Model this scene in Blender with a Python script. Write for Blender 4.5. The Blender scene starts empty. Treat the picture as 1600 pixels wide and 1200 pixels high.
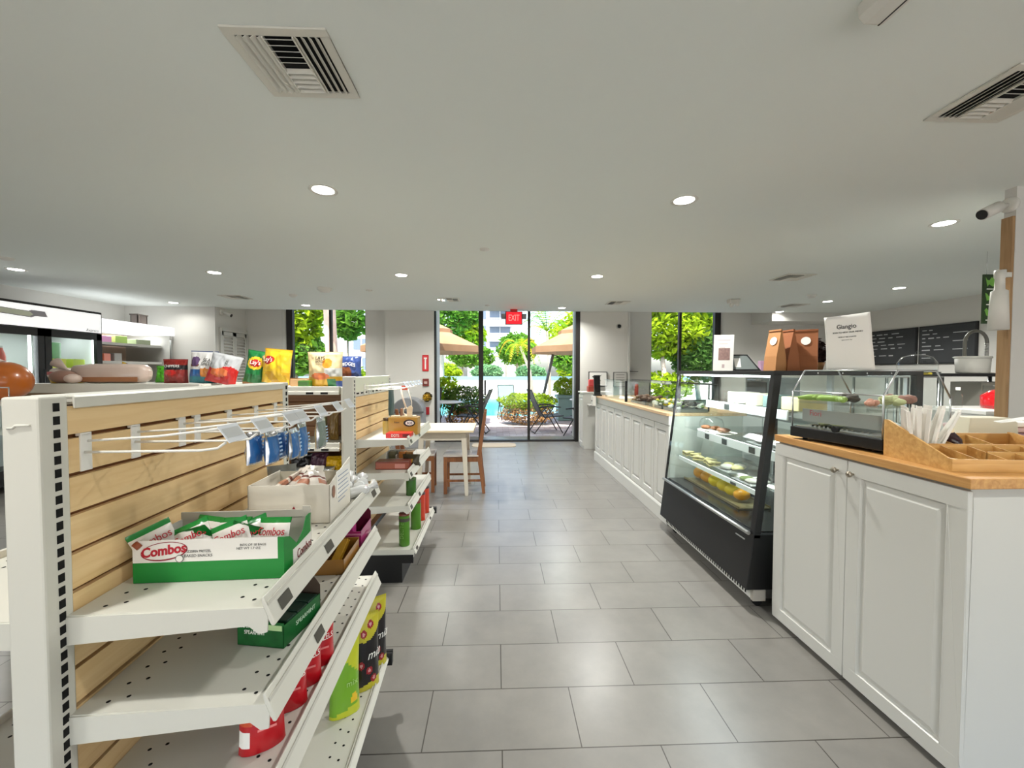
import bpy, bmesh, math, random
from mathutils import Vector, Matrix, noise
S = bpy.context.scene
COL = S.collection
PI = math.pi
R = math.radians
rnd = random.Random(7)

# ---------------------------------------------------------------- helpers
def lin(c):
    c = c / 255.0
    return c / 12.92 if c <= 0.04045 else ((c + 0.055) / 1.055) ** 2.4

def rgb(r, g, b):
    return (lin(r), lin(g), lin(b), 1.0)

MATS = {}
def mat(name, col, rough=0.5, metal=0.0, emit=0.0, ecol=None, trans=0.0, coat=0.0, spec=0.5, bump=0.0, bscale=200.0, mott=0.0, mscale=6.0, ior=1.45):
    if name in MATS:
        return MATS[name]
    m = bpy.data.materials.new(name)
    m.use_nodes = True
    nt = m.node_tree
    b = nt.nodes['Principled BSDF']
    b.inputs['Base Color'].default_value = col
    b.inputs['Roughness'].default_value = rough
    b.inputs['Metallic'].default_value = metal
    b.inputs['Specular IOR Level'].default_value = spec
    b.inputs['IOR'].default_value = ior
    if coat:
        b.inputs['Coat Weight'].default_value = coat
        b.inputs['Coat Roughness'].default_value = 0.08
    if trans:
        b.inputs['Transmission Weight'].default_value = trans
    if emit:
        b.inputs['Emission Color'].default_value = ecol or col
        b.inputs['Emission Strength'].default_value = emit
    tc = None
    if bump or mott:
        tc = nt.nodes.new('ShaderNodeTexCoord')
    if bump:
        n = nt.nodes.new('ShaderNodeTexNoise'); n.inputs['Scale'].default_value = bscale; n.inputs['Detail'].default_value = 3
        bp = nt.nodes.new('ShaderNodeBump'); bp.inputs['Strength'].default_value = bump; bp.inputs['Distance'].default_value = 0.002
        nt.links.new(tc.outputs['Object'], n.inputs['Vector'])
        nt.links.new(n.outputs['Fac'], bp.inputs['Height'])
        nt.links.new(bp.outputs['Normal'], b.inputs['Normal'])
    if mott:
        n = nt.nodes.new('ShaderNodeTexNoise'); n.inputs['Scale'].default_value = mscale; n.inputs['Detail'].default_value = 4
        mx = nt.nodes.new('ShaderNodeMix'); mx.data_type = 'RGBA'
        mx.inputs['A'].default_value = tuple(c * (1 - mott) for c in col[:3]) + (1,)
        mx.inputs['B'].default_value = tuple(min(1, c * (1 + mott)) for c in col[:3]) + (1,)
        nt.links.new(tc.outputs['Object'], n.inputs['Vector'])
        nt.links.new(n.outputs['Fac'], mx.inputs['Factor'])
        nt.links.new(mx.outputs['Result'], b.inputs['Base Color'])
    MATS[name] = m
    return m

def woodmat(name, c1, c2, rough=0.5, axis='x', scale=1.0, coat=0.0):
    m = bpy.data.materials.new(name); m.use_nodes = True
    nt = m.node_tree; b = nt.nodes['Principled BSDF']
    b.inputs['Roughness'].default_value = rough
    if coat:
        b.inputs['Coat Weight'].default_value = coat
    tc = nt.nodes.new('ShaderNodeTexCoord'); mp = nt.nodes.new('ShaderNodeMapping')
    s = {'x': (1.5, 22, 22), 'y': (22, 1.5, 22), 'z': (22, 22, 1.5)}[axis]
    mp.inputs['Scale'].default_value = tuple(k * scale for k in s)
    n = nt.nodes.new('ShaderNodeTexNoise'); n.inputs['Scale'].default_value = 2.2; n.inputs['Detail'].default_value = 6; n.inputs['Distortion'].default_value = 0.6
    rp = nt.nodes.new('ShaderNodeValToRGB')
    rp.color_ramp.elements[0].position = 0.3; rp.color_ramp.elements[0].color = c1
    rp.color_ramp.elements[1].position = 0.7; rp.color_ramp.elements[1].color = c2
    nt.links.new(tc.outputs['Object'], mp.inputs['Vector']); nt.links.new(mp.outputs['Vector'], n.inputs['Vector'])
    nt.links.new(n.outputs['Fac'], rp.inputs['Fac']); nt.links.new(rp.outputs['Color'], b.inputs['Base Color'])
    return m

def glassmat(name, tint, refl=1.0, rough=0.0):
    """thin clear sheet: transparent body with a mirror reflection by Fresnel"""
    m = bpy.data.materials.new(name); m.use_nodes = True
    nt = m.node_tree; nt.nodes.remove(nt.nodes['Principled BSDF'])
    out = nt.nodes['Material Output']
    t = nt.nodes.new('ShaderNodeBsdfTransparent'); t.inputs['Color'].default_value = tint
    g = nt.nodes.new('ShaderNodeBsdfGlossy'); g.inputs['Roughness'].default_value = rough
    f = nt.nodes.new('ShaderNodeFresnel'); f.inputs['IOR'].default_value = 1.45
    ge = nt.nodes.new('ShaderNodeNewGeometry'); mi = nt.nodes.new('ShaderNodeMapRange')
    mi.inputs['To Min'].default_value = 1.45; mi.inputs['To Max'].default_value = 1 / 1.45   # same reflection from either face of the sheet
    nt.links.new(ge.outputs['Backfacing'], mi.inputs['Value']); nt.links.new(mi.outputs['Result'], f.inputs['IOR'])
    mu = nt.nodes.new('ShaderNodeMath'); mu.operation = 'MULTIPLY'; mu.inputs[1].default_value = refl
    mx = nt.nodes.new('ShaderNodeMixShader')
    nt.links.new(f.outputs['Fac'], mu.inputs[0]); nt.links.new(mu.outputs['Value'], mx.inputs['Fac'])
    nt.links.new(t.outputs['BSDF'], mx.inputs[1]); nt.links.new(g.outputs['BSDF'], mx.inputs[2])
    nt.links.new(mx.outputs['Shader'], out.inputs['Surface'])
    return m

def leafmat(name, c1, c2, tl=0.45):
    m = bpy.data.materials.new(name); m.use_nodes = True
    nt = m.node_tree; nt.nodes.remove(nt.nodes['Principled BSDF'])
    out = nt.nodes['Material Output']
    tc = nt.nodes.new('ShaderNodeTexCoord'); n = nt.nodes.new('ShaderNodeTexNoise'); n.inputs['Scale'].default_value = 2.5; n.inputs['Detail'].default_value = 5
    rp = nt.nodes.new('ShaderNodeValToRGB')
    rp.color_ramp.elements[0].position = 0.35; rp.color_ramp.elements[0].color = c1
    rp.color_ramp.elements[1].position = 0.65; rp.color_ramp.elements[1].color = c2
    d = nt.nodes.new('ShaderNodeBsdfDiffuse'); t = nt.nodes.new('ShaderNodeBsdfTranslucent'); mx = nt.nodes.new('ShaderNodeMixShader'); mx.inputs['Fac'].default_value = tl
    nt.links.new(tc.outputs['Object'], n.inputs['Vector']); nt.links.new(n.outputs['Fac'], rp.inputs['Fac'])
    nt.links.new(rp.outputs['Color'], d.inputs['Color']); nt.links.new(rp.outputs['Color'], t.inputs['Color'])
    nt.links.new(d.outputs['BSDF'], mx.inputs[1]); nt.links.new(t.outputs['BSDF'], mx.inputs[2])
    nt.links.new(mx.outputs['Shader'], out.inputs['Surface'])
    return m

class MB:
    def __init__(s):
        s.v = []; s.f = []; s.m = []; s.sm = []
    def add(s, vs, fs, m=0, smooth=False):
        b = len(s.v)
        s.v.extend(tuple(v) for v in vs)
        for f in fs:
            s.f.append(tuple(b + i for i in f)); s.m.append(m); s.sm.append(smooth)
        return s
    def box(s, x0, x1, y0, y1, z0, z1, m=0):
        vs = [(x0, y0, z0), (x1, y0, z0), (x1, y1, z0), (x0, y1, z0), (x0, y0, z1), (x1, y0, z1), (x1, y1, z1), (x0, y1, z1)]
        return s.add(vs, [(0, 3, 2, 1), (4, 5, 6, 7), (0, 1, 5, 4), (1, 2, 6, 5), (2, 3, 7, 6), (3, 0, 4, 7)], m)
    def obox(s, c, size, M, m=0):
        """oriented box: centre, size, rotation matrix"""
        hx, hy, hz = (k / 2 for k in size)
        vs = []
        for z in (-hz, hz):
            for x, y in ((-hx, -hy), (hx, -hy), (hx, hy), (-hx, hy)):
                vs.append(tuple(Vector(c) + M @ Vector((x, y, z))))
        return s.add(vs, [(0, 3, 2, 1), (4, 5, 6, 7), (0, 1, 5, 4), (1, 2, 6, 5), (2, 3, 7, 6), (3, 0, 4, 7)], m)
    def bar(s, a, b, w, t, m=0, up=(0, 0, 1)):
        """rectangular bar from a to b"""
        a = Vector(a); b = Vector(b); d = (b - a); L = d.length; d.normalize()
        u = Vector(up); x = d.cross(u)
        if x.length < 1e-4:
            x = d.cross(Vector((1, 0, 0)))
        x.normalize(); y = x.cross(d)
        M = Matrix((x, d, y)).transposed()
        return s.obox((a + b) / 2, (w, L, t), M, m)
    def prism(s, pts, axis, a, b, m=0, smooth=False):
        n = len(pts)
        def P(p, k):
            return {'x': (k, p[0], p[1]), 'y': (p[0], k, p[1]), 'z': (p[0], p[1], k)}[axis]
        vs = [P(p, a) for p in pts] + [P(p, b) for p in pts]
        fs = [tuple(range(n - 1, -1, -1)), tuple(range(n, 2 * n))]
        s.add(vs, fs, m)
        s.add(vs, [(i, (i + 1) % n, n + (i + 1) % n, n + i) for i in range(n)], m, smooth)
        return s
    def tube(s, pts, r, n=8, m=0, cap=True):
        pts = [Vector(p) for p in pts]
        rs = r if isinstance(r, (list, tuple)) else [r] * len(pts)
        vs = []; prev = None
        for i, p in enumerate(pts):
            d = (pts[min(i + 1, len(pts) - 1)] - pts[max(i - 1, 0)])
            if d.length < 1e-9: d = Vector((0, 0, 1))
            d.normalize()
            if prev is None:
                x = d.cross(Vector((0, 0, 1)))
                if x.length < 1e-3: x = d.cross(Vector((1, 0, 0)))
            else:
                x = prev - d * prev.dot(d)
            x.normalize(); prev = x; y = d.cross(x)
            for k in range(n):
                a = 2 * PI * k / n
                vs.append(p + (x * math.cos(a) + y * math.sin(a)) * rs[i])
        fs = []
        for i in range(len(pts) - 1):
            for k in range(n):
                fs.append((i * n + k, i * n + (k + 1) % n, (i + 1) * n + (k + 1) % n, (i + 1) * n + k))
        s.add(vs, fs, m, True)
        if cap:
            L = len(pts) - 1
            s.add(vs, [tuple(range(n - 1, -1, -1)), tuple(range(L * n, L * n + n))], m)
        return s
    def cyl(s, c, r, h, n=24, m=0, r2=None):
        return s.tube([c, (c[0], c[1], c[2] + h)], [r, r if r2 is None else r2], n, m)
    def lathe(s, prof, c=(0, 0, 0), n=24, m=0, zone=None, sx=1.0, sy=1.0):
        vs = []
        for r, z in prof:
            for k in range(n):
                a = 2 * PI * k / n
                vs.append((c[0] + r * math.cos(a) * sx, c[1] + r * math.sin(a) * sy, c[2] + z))
        for i in range(len(prof) - 1):
            mi = zone(i) if zone else m
            s.add([], [], mi)
            b = len(s.v)
            fs = [(i * n + k, i * n + (k + 1) % n, (i + 1) * n + (k + 1) % n, (i + 1) * n + k) for k in range(n)]
            if i == 0:
                base = len(s.v); s.v.extend(vs)
            for f in fs:
                s.f.append(tuple(base + q for q in f)); s.m.append(mi); s.sm.append(True)
        return s
    def ball(s, c, r, n=14, k=9, m=0):
        rx, ry, rz = r if isinstance(r, (tuple, list)) else (r, r, r)
        prof = [(max(1e-4, math.sin(PI * i / k)), -math.cos(PI * i / k)) for i in range(k + 1)]
        vs = []
        for q, z in prof:
            for j in range(n):
                a = 2 * PI * j / n
                vs.append((c[0] + rx * q * math.cos(a), c[1] + ry * q * math.sin(a), c[2] + rz * z))
        fs = [(i * n + j, i * n + (j + 1) % n, (i + 1) * n + (j + 1) % n, (i + 1) * n + j) for i in range(k) for j in range(n)]
        return s.add(vs, fs, m, True)
    def disc(s, c, r, nrm='z', n=10, m=0):
        vs = []
        for k in range(n):
            a = 2 * PI * k / n
            u, w = r * math.cos(a), r * math.sin(a)
            vs.append({'z': (c[0] + u, c[1] + w, c[2]), 'x': (c[0], c[1] + u, c[2] + w), 'y': (c[0] + u, c[1], c[2] + w)}[nrm])
        return s.add(vs, [tuple(range(n))], m)
    def quad(s, a, b, c, d, m=0):
        return s.add([a, b, c, d], [(0, 1, 2, 3)], m)
    def shift(s, dx, dy, dz=0):
        s.v = [(x + dx, y + dy, z + dz) for x, y, z in s.v]; return s
    def rotz(s, a):
        c, n = math.cos(a), math.sin(a)
        s.v = [(x * c - y * n, x * n + y * c, z) for x, y, z in s.v]; return s
    def xf(s, M):
        s.v = [tuple(M @ Vector(p)) for p in s.v]; return s
    def build(s, name, mats, parent=None, loc=None, rot=None, bevel=0.0, seg=2, weld=False):
        me = bpy.data.meshes.new(name)
        me.from_pydata(s.v, [], s.f)
        if not isinstance(mats, (list, tuple)): mats = [mats]
        for m in mats: me.materials.append(m)
        me.polygons.foreach_set('material_index', s.m)
        me.polygons.foreach_set('use_smooth', s.sm)
        bm = bmesh.new(); bm.from_mesh(me)
        bmesh.ops.remove_doubles(bm, verts=bm.verts, dist=1e-6)
        bmesh.ops.recalc_face_normals(bm, faces=bm.faces)
        bm.to_mesh(me); bm.free()
        me.update()
        o = bpy.data.objects.new(name, me); COL.objects.link(o)
        if parent is not None: o.parent = parent
        if loc is not None: o.location = loc
        if rot is not None: o.rotation_euler = rot
        if bevel:
            md = o.modifiers.new('bevel', 'BEVEL'); md.width = bevel; md.segments = seg; md.limit_method = 'ANGLE'; md.angle_limit = R(50)
            md.harden_normals = False
        return o

def tag(o, label, cat, group=None):
    o['label'] = label; o['category'] = cat
    if group: o['group'] = group
    return o

def thing(name, label, cat, loc=(0, 0, 0), rz=0.0, group=None):
    o = bpy.data.objects.new(name, None); COL.objects.link(o)
    o.location = loc; o.rotation_euler = (0, 0, rz)
    o.empty_display_size = 0.05
    return tag(o, label, cat, group)

def struct(name, mb, m, bevel=0.0):
    o = mb.build(name, m, bevel=bevel); o['kind'] = 'structure'; return o

def copy_tree(o, loc=None, rz=None, label=None, parent=None):
    c = o.copy(); COL.objects.link(c)
    if parent is not None: c.parent = parent
    if loc is not None: c.location = loc
    if rz is not None: c.rotation_euler = (0, 0, rz)
    if label: c['label'] = label
    for ch in list(o.children):
        copy_tree(ch, parent=c)
    return c

def text(body, size, m, parent=None, loc=(0, 0, 0), rot=(PI / 2, 0, 0), name='lettering', extrude=0.0004, warp=None, sx=1.0, shear=0.0, align='CENTER', bold=0.0):
    cu = bpy.data.curves.new(name, 'FONT'); cu.body = body; cu.size = size; cu.extrude = extrude
    cu.align_x = align; cu.align_y = 'CENTER'; cu.resolution_u = 3; cu.shear = shear; cu.offset = bold
    t = bpy.data.objects.new(name, cu); COL.objects.link(t)
    bpy.context.view_layer.update()
    dg = bpy.context.evaluated_depsgraph_get()
    me = bpy.data.meshes.new_from_object(t.evaluated_get(dg))
    COL.objects.unlink(t); bpy.data.objects.remove(t)
    me.materials.clear(); me.materials.append(m)
    for v in me.vertices:
        v.co.x *= sx
        if warp: v.co = warp(v.co)
    me.name = name
    o = bpy.data.objects.new(name, me); COL.objects.link(o)
    if parent is not None: o.parent = parent
    o.location = loc; o.rotation_euler = rot
    return o

# ---- pillow pouches (crisps, packets, sachets): front faces -y, stands on z=0
def pouch_y(W, H, T, x, z, base=0.35):
    u = max(-1, min(1, 2 * x / W)); w = max(0, min(1, z / H))
    a = max(0.0, 1 - abs(u) ** 2.6) ** 0.62
    low = base + (1 - base) * min(1, w / 0.25) if w < 0.25 else 1.0
    b = low * max(0.0, 1 - max(0, (w - 0.25) / 0.75) ** 2.0) ** 0.7
    return T / 2 * a * b

def pouch(W, H, T, zone, seed=0, nx=20, nz=24, wr=0.05, flare=0.06, base=0.35, crimp=0.05):
    mb = MB()
    for side in (-1, 1):
        vs = []; fs = []; ms = []
        for j in range(nz + 1):
            w = j / nz
            k = 1 - flare * math.sin(PI * min(1, w * 1.03)) ** 0.8
            for i in range(nx + 1):
                u = -1 + 2 * i / nx
                x = u * W / 2 * k; z = w * H
                y = pouch_y(W * k, H, T, x, z, base)
                n1 = noise.noise(Vector((u * 2.2 + seed * 3.1, w * 3.1, side * 5.0 + seed)))
                n2 = noise.noise(Vector((u * 5 + seed, w * 6.5, side * 9.0)))
                y += wr * T * (n1 * 0.8 + n2 * 0.6) * min(1, (1 - abs(u)) * 5) * min(1, (1 - w) * 8)
                if w > 1 - crimp: y = 0.002 * math.sin(i * 2.2)
                y = max(y, 0.0004)
                vs.append((x, side * y, z))
        for j in range(nz):
            for i in range(nx):
                fs.append((j * (nx + 1) + i, j * (nx + 1) + i + 1, (j + 1) * (nx + 1) + i + 1, (j + 1) * (nx + 1) + i))
                ms.append(zone(-1 + 2 * (i + 0.5) / nx, (j + 0.5) / nz, side < 0))
        b = len(mb.v); mb.v.extend(vs)
        for f, q in zip(fs, ms):
            mb.f.append(tuple(b + t for t in f)); mb.m.append(q); mb.sm.append(True)
    return mb

def pouch_text(body, size, m, parent, W, H, T, cx, cz, sx=1.0, base=0.35, lift=0.004, shear=0.0, arc=0.0):
    def wp(co):
        x = co.x + cx; z = co.y + cz - arc * co.x * co.x
        return Vector((x, -(pouch_y(W, H, T, x, z, base) + lift) - co.z, z))
    return text(body, size, m, parent, (0, 0, 0), (0, 0, 0), warp=wp, sx=sx, shear=shear)

def leaf_cloud(mb, c, r, n, size, seed, m=0, shell=0.55):
    q = random.Random(seed); n = int(n * 1.5); size *= 1.25
    for _ in range(n):
        while True:
            d = Vector((q.uniform(-1, 1), q.uniform(-1, 1), q.uniform(-1, 1)))
            if 0.05 < d.length < 1: break
        rad = d.length; d = d.normalized() * (shell + (1 - shell) * rad)
        lump = 1 + 0.22 * noise.noise(d * 2.3 + Vector((seed * 1.7, 0, 0)))
        p = Vector((c[0] + d.x * r[0] * lump, c[1] + d.y * r[1] * lump, c[2] + d.z * r[2] * lump))
        a = Vector((q.uniform(-1, 1), q.uniform(-1, 1), q.uniform(-0.6, 0.8))).normalized()
        b = a.cross(Vector((q.uniform(-1, 1), q.uniform(-1, 1), q.uniform(-1, 1)))).normalized()
        L = size * q.uniform(0.7, 1.3); Wd = L * 0.5
        nn = a.cross(b) * Wd * 0.25
        vs = [p - a * L * 0.5, p + b * Wd * 0.5 + nn, p + a * L * 0.5, p - b * Wd * 0.5 + nn]
        mb.add(vs, [(0, 1, 2), (0, 2, 3)], m)
    return mb

# ---------------------------------------------------------------- materials
M_wall = mat('wall_paint', rgb(208, 206, 200), 0.75, bump=0.06, bscale=300)
M_ceil = mat('ceiling_paint', rgb(224, 229, 224), 0.85, bump=0.15, bscale=220)
M_white = mat('white_enamel', rgb(210, 208, 198), 0.38, bump=0.02, bscale=500)
M_white2 = mat('white_lacquer', rgb(200, 199, 193), 0.35)
M_plast = mat('white_plastic', rgb(214, 212, 204), 0.45)
M_black = mat('black_steel', rgb(22, 22, 23), 0.38)
M_blackm = mat('black_matte', rgb(16, 16, 16), 0.7)
M_frame = mat('dark_bronze', rgb(28, 25, 22), 0.5)
M_dark = mat('dark_gap', rgb(8, 8, 8), 0.9)
M_groove = mat('groove_brown', rgb(120, 78, 44), 0.8)
M_chrome = mat('chrome', rgb(200, 200, 200), 0.18, 1.0)
M_nickel = mat('nickel', rgb(170, 160, 145), 0.28, 1.0)
M_steel = mat('brushed_steel', rgb(180, 182, 182), 0.35, 1.0)
M_slat = woodmat('maple_slat', rgb(222, 186, 132), rgb(236, 206, 156), 0.5, 'y')
M_slatx = woodmat('maple_slat_cross', rgb(150, 116, 76), rgb(176, 142, 98), 0.5, 'x')
M_bamboo = woodmat('bamboo', rgb(186, 138, 74), rgb(214, 170, 104), 0.42, 'x', 1.0)
M_butcher = woodmat('butcher_block', rgb(176, 124, 68), rgb(208, 160, 98), 0.4, 'y', 1.2)
M_counter = woodmat('pale_oak', rgb(196, 160, 120), rgb(222, 190, 150), 0.4, 'y')
M_tabletop = woodmat('birch_top', rgb(216, 196, 160), rgb(232, 216, 184), 0.35, 'x')
M_chair = woodmat('brown_wood', rgb(116, 70, 40), rgb(146, 94, 56), 0.42, 'z', 1.0)
M_leg = mat('painted_leg', rgb(208, 200, 184), 0.45)
M_glass = glassmat('window_glass', (0.97, 0.98, 0.97, 1), 0.55)
M_case = glassmat('case_glass', (0.955, 0.978, 0.968, 1), 0.55)
M_acryl = glassmat('clear_acrylic', (0.96, 0.97, 0.97, 1), 0.9)
M_film = glassmat('clear_film', (0.93, 0.94, 0.94, 1), 3.0, 0.12)
M_lamp = mat('lamp_lens', (1, 1, 1, 1), 0.4, emit=14.0, ecol=(1, 0.97, 0.92, 1))
M_led = mat('led_strip', (1, 1, 1, 1), 0.4, emit=9.0, ecol=(0.93, 0.98, 1, 1))
M_header = mat('lit_header', rgb(240, 240, 240), 0.4, emit=0.45, ecol=(1, 1, 1, 1))
M_cooler = mat('cooler_light', rgb(240, 240, 245), 0.4, emit=0.7, ecol=(0.95, 0.97, 1, 1))
M_red = mat('red_plastic', rgb(196, 30, 30), 0.35)
M_paper = mat('paper', rgb(236, 234, 228), 0.8)
M_ink = mat('ink', rgb(35, 34, 34), 0.7)
M_card = mat('white_card', rgb(226, 221, 210), 0.7)
M_kraft = mat('kraft_paper', rgb(172, 122, 76), 0.75, mott=0.08, mscale=12)
M_kraft2 = mat('brown_kraft', rgb(140, 84, 48), 0.75, mott=0.1, mscale=12)
M_foil = mat('silver_foil', rgb(205, 207, 210), 0.22, 1.0)
M_cfoil = mat('clear_wrap', rgb(225, 226, 226), 0.12, 0.3, coat=0.6)
LAMP_W = 26.0; CASE_W = 11.0; SKY_W = 0.50; SUN_W = 7.5; EXPO = 0.58
# ---------------------------------------------------------------- room shell
CE = 2.64
def tile_mat():
    m = bpy.data.materials.new('floor_tile'); m.use_nodes = True
    nt = m.node_tree; b = nt.nodes['Principled BSDF']
    tc = nt.nodes.new('ShaderNodeTexCoord'); mp = nt.nodes.new('ShaderNodeMapping')
    mp.inputs['Location'].default_value = (0.283 + 0.3048, -1.529, 0)
    br = nt.nodes.new('ShaderNodeTexBrick'); br.offset = 0.5; br.offset_frequency = 2; br.squash = 1.0
    br.inputs['Scale'].default_value = 1.0; br.inputs['Brick Width'].default_value = 0.6096; br.inputs['Row Height'].default_value = 0.3048
    br.inputs['Mortar Size'].default_value = 0.0024; br.inputs['Mortar Smooth'].default_value = 0.1; br.inputs['Bias'].default_value = 0.0
    br.inputs['Color1'].default_value = rgb(124, 121, 116); br.inputs['Color2'].default_value = rgb(118, 115, 110); br.inputs['Mortar'].default_value = rgb(58, 54, 48)
    n = nt.nodes.new('ShaderNodeTexNoise'); n.inputs['Scale'].default_value = 3.5; n.inputs['Detail'].default_value = 8; n.inputs['Roughness'].default_value = 0.65
    rp = nt.nodes.new('ShaderNodeValToRGB'); rp.color_ramp.elements[0].position = 0.3; rp.color_ramp.elements[0].color = (0.84, 0.84, 0.84, 1); rp.color_ramp.elements[1].position = 0.72; rp.color_ramp.elements[1].color = (1.08, 1.07, 1.05, 1)
    mx = nt.nodes.new('ShaderNodeMix'); mx.data_type = 'RGBA'; mx.blend_type = 'MULTIPLY'; mx.inputs['Factor'].default_value = 1.0
    bp = nt.nodes.new('ShaderNodeBump'); bp.inputs['Strength'].default_value = 0.35; bp.inputs['Distance'].default_value = 0.002; bp.invert = True
    nt.links.new(tc.outputs['Object'], mp.inputs['Vector']); nt.links.new(mp.outputs['Vector'], br.inputs['Vector'])
    nt.links.new(tc.outputs['Object'], n.inputs['Vector']); nt.links.new(n.outputs['Fac'], rp.inputs['Fac'])
    nt.links.new(br.outputs['Color'], mx.inputs['A']); nt.links.new(rp.outputs['Color'], mx.inputs['B'])
    nt.links.new(mx.outputs['Result'], b.inputs['Base Color'])
    nt.links.new(br.outputs['Fac'], bp.inputs['Height']); nt.links.new(bp.outputs['Normal'], b.inputs['Normal'])
    b.inputs['Roughness'].default_value = 0.31; b.inputs['Specular IOR Level'].default_value = 0.5
    return m
M_tile = tile_mat()
struct('floor', MB().box(-7.2, 7.8, -3.2, 9.1, -0.1, 0.0), M_tile)
struct('floor_front_bounce', MB().box(-30, 30, -30, -3.2, -0.12, -0.01), mat('bounce_ground', rgb(168, 164, 156), 0.85))  # unseen pale ground, added to bounce daylight onto the ceiling
cm = MB().box(-7.2, 7.8, -3.2, 8.35, CE, 2.94)
struct('ceiling', cm, M_ceil)
struct('ceiling_recess', MB().box(-7.2, 7.8, 8.35, 9.3, 2.94, 3.1), M_ceil)
struct('wall_left', MB().box(-7.2, -6.93, -3.2, 9.3, 0, CE), M_wall)
fw = MB().box(-7.2, 7.8, -3.3, -3.2, 1.75, CE)  # unseen storefront header and piers, added to cut sky light from behind
for k in range(8):
    fw.box(-7.2 + k * 2.13, -7.05 + k * 2.13, -3.3, -3.2, 0, 1.75)
struct('wall_front_sky_block', fw, M_wall)
struct('wall_right', MB().box(7.5, 7.8, -3.2, 9.3, 0, CE), M_wall)
# far wall: the stretch with the sliding doors stands forward of the two window bays
struct('wall_back_left_of_doors', MB().box(-2.21, -1.25, 8.35, 9.2, 0, 2.94), M_wall)
struct('wall_back_right_of_doors', MB().box(1.69, 2.70, 8.35, 9.2, 0, 2.94), M_wall)
struct('trim_1', MB().box(2.665, 2.705, 8.335, 8.36, 0, CE), M_white2, 0.004)
lb = MB().box(-5.31, -4.47, 9.0, 9.2, 0, 2.94).box(-2.80, -2.21, 9.0, 9.2, 0, 2.94).box(-4.47, -2.80, 9.0, 9.2, 0, 1.15)
struct('wall_back_window_bay_left', lb, M_wall)
rb = MB().box(2.70, 3.39, 9.0, 9.2, 0, 2.94).box(4.95, 7.5, 9.0, 9.2, 0, 2.94).box(3.39, 4.95, 9.0, 9.2, 0, 0.75)
struct('wall_back_window_bay_right', rb, M_wall)
struct('wall_left_block', MB().box(-6.93, -5.29, 8.03, 9.4, 0, CE).box(-7.2, -5.29, 8.36, 9.4, CE, 2.94), M_wall)
struct('trim_2', MB().box(5.62, 7.5, 8.3, 9.0, 2.47, 2.94), M_wall)
struct('wall_pier_right', MB().box(3.368, 3.9, 2.60, 2.665, 0, CE), M_wall)
struct('trim_3', MB().box(3.35, 3.368, 2.603, 2.665, 1.0, 2.45), woodmat('pier_board', rgb(150, 116, 78), rgb(170, 136, 96), 0.6, 'z'))
bs = MB().box(-2.21, -1.25, 8.338, 8.35, 0, 0.09)
struct('baseboard_back', bs, M_white2)
bs = MB().box(-6.93, -5.29, 8.015, 8.03, 0, 0.09)
struct('baseboard_left', bs, M_white2)

# sliding glass doors
d = MB().box(-1.25, -1.215, 8.40, 8.52, 0, CE).box(1.60, 1.69, 8.36, 8.52, 0, 2.7)
d.box(-1.25, 1.69, 8.40, 8.52, 0, 0.028).box(-1.25, 1.69, 8.40, 8.52, 2.70, 2.94)
door = d.build('door_1', M_frame); door['kind'] = 'structure'
MB().box(-0.365, -0.27, 8.44, 8.50, 0.028, 2.7).build('mullion', M_frame, door)
MB().box(0.635, 0.685, 8.44, 8.50, 0.028, 2.7).build('mullion', M_frame, door)
for a, b in ((-1.215, -0.365), (-0.27, 0.635), (0.685, 1.60)):
    MB().box(a, b, 8.468, 8.474, 0.028, 2.7).build('glass_pane', M_glass, door)
MB().box(-0.25, -0.215, 8.415, 8.44, 0.95, 1.25).build('pull_handle', M_black, door, bevel=0.004)
def window(name, x0, x1, z0, mulls, left_dark, right_dark):
    w = MB().box(x0, x0 + left_dark, 9.02, 9.12, z0, 2.94).box(x1 - right_dark, x1, 9.02, 9.12, z0, 2.94).box(x0, x1, 9.02, 9.12, z0, z0 + 0.05)
    o = w.build(name, M_frame); o['kind'] = 'structure'
    xs = [x0 + left_dark] + list(mulls) + [x1 - right_dark]
    for q in mulls:
        MB().box(q - 0.027, q + 0.027, 9.03, 9.11, z0 + 0.05, 2.94).build('mullion', M_frame, o)
    for a, b in zip(xs[:-1], xs[1:]):
        MB().box(a, b, 9.066, 9.072, z0 + 0.05, 2.94).build('glass_pane', M_glass, o)
    MB().box(x0 - 0.02, x1 + 0.02, 8.94, 9.02, z0 - 0.03, z0).build('window_sill', M_white2, o)
    return o
window('window_1', -4.47, -2.80, 1.15, (-3.55,), 0.13, 0.012)
window('window_2', 3.39, 4.95, 0.75, (4.05,), 0.012, 0.13)
struct('trim_4', MB().box(4.955, 5.0, 8.97, 9.0, 0.0, 2.94), M_white2)
struct('trim_5', MB().box(-4.54, -4.475, 8.97, 9.0, 1.0, 2.94), M_white2)

# louvred doors in the left block
lv = MB().box(-5.29, -5.25, 8.12, 8.16, 0, 2.26).box(-5.29, -5.25, 8.95, 8.99, 0, 2.26).box(-5.29, -5.25, 8.16, 8.95, 2.2, 2.26)
ld = lv.build('door_2', M_white2); ld['kind'] = 'structure'
for a, b in ((8.165, 8.55), (8.56, 8.945)):
    f = MB().box(-5.285, -5.255, a, a + 0.05, 0.02, 2.19).box(-5.285, -5.255, b - 0.05, b, 0.02, 2.19).box(-5.285, -5.255, a, b, 2.12, 2.19).box(-5.285, -5.255, a, b, 0.02, 0.14)
    k = 0.16
    while k < 2.1:
        f.prism([(-5.282, k + 0.03), (-5.276, k + 0.036), (-5.252, k + 0.006), (-5.258, k)], 'y', a + 0.05, b - 0.05)
        k += 0.062
    f.build('louvred_leaf', M_white2, ld)

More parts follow.
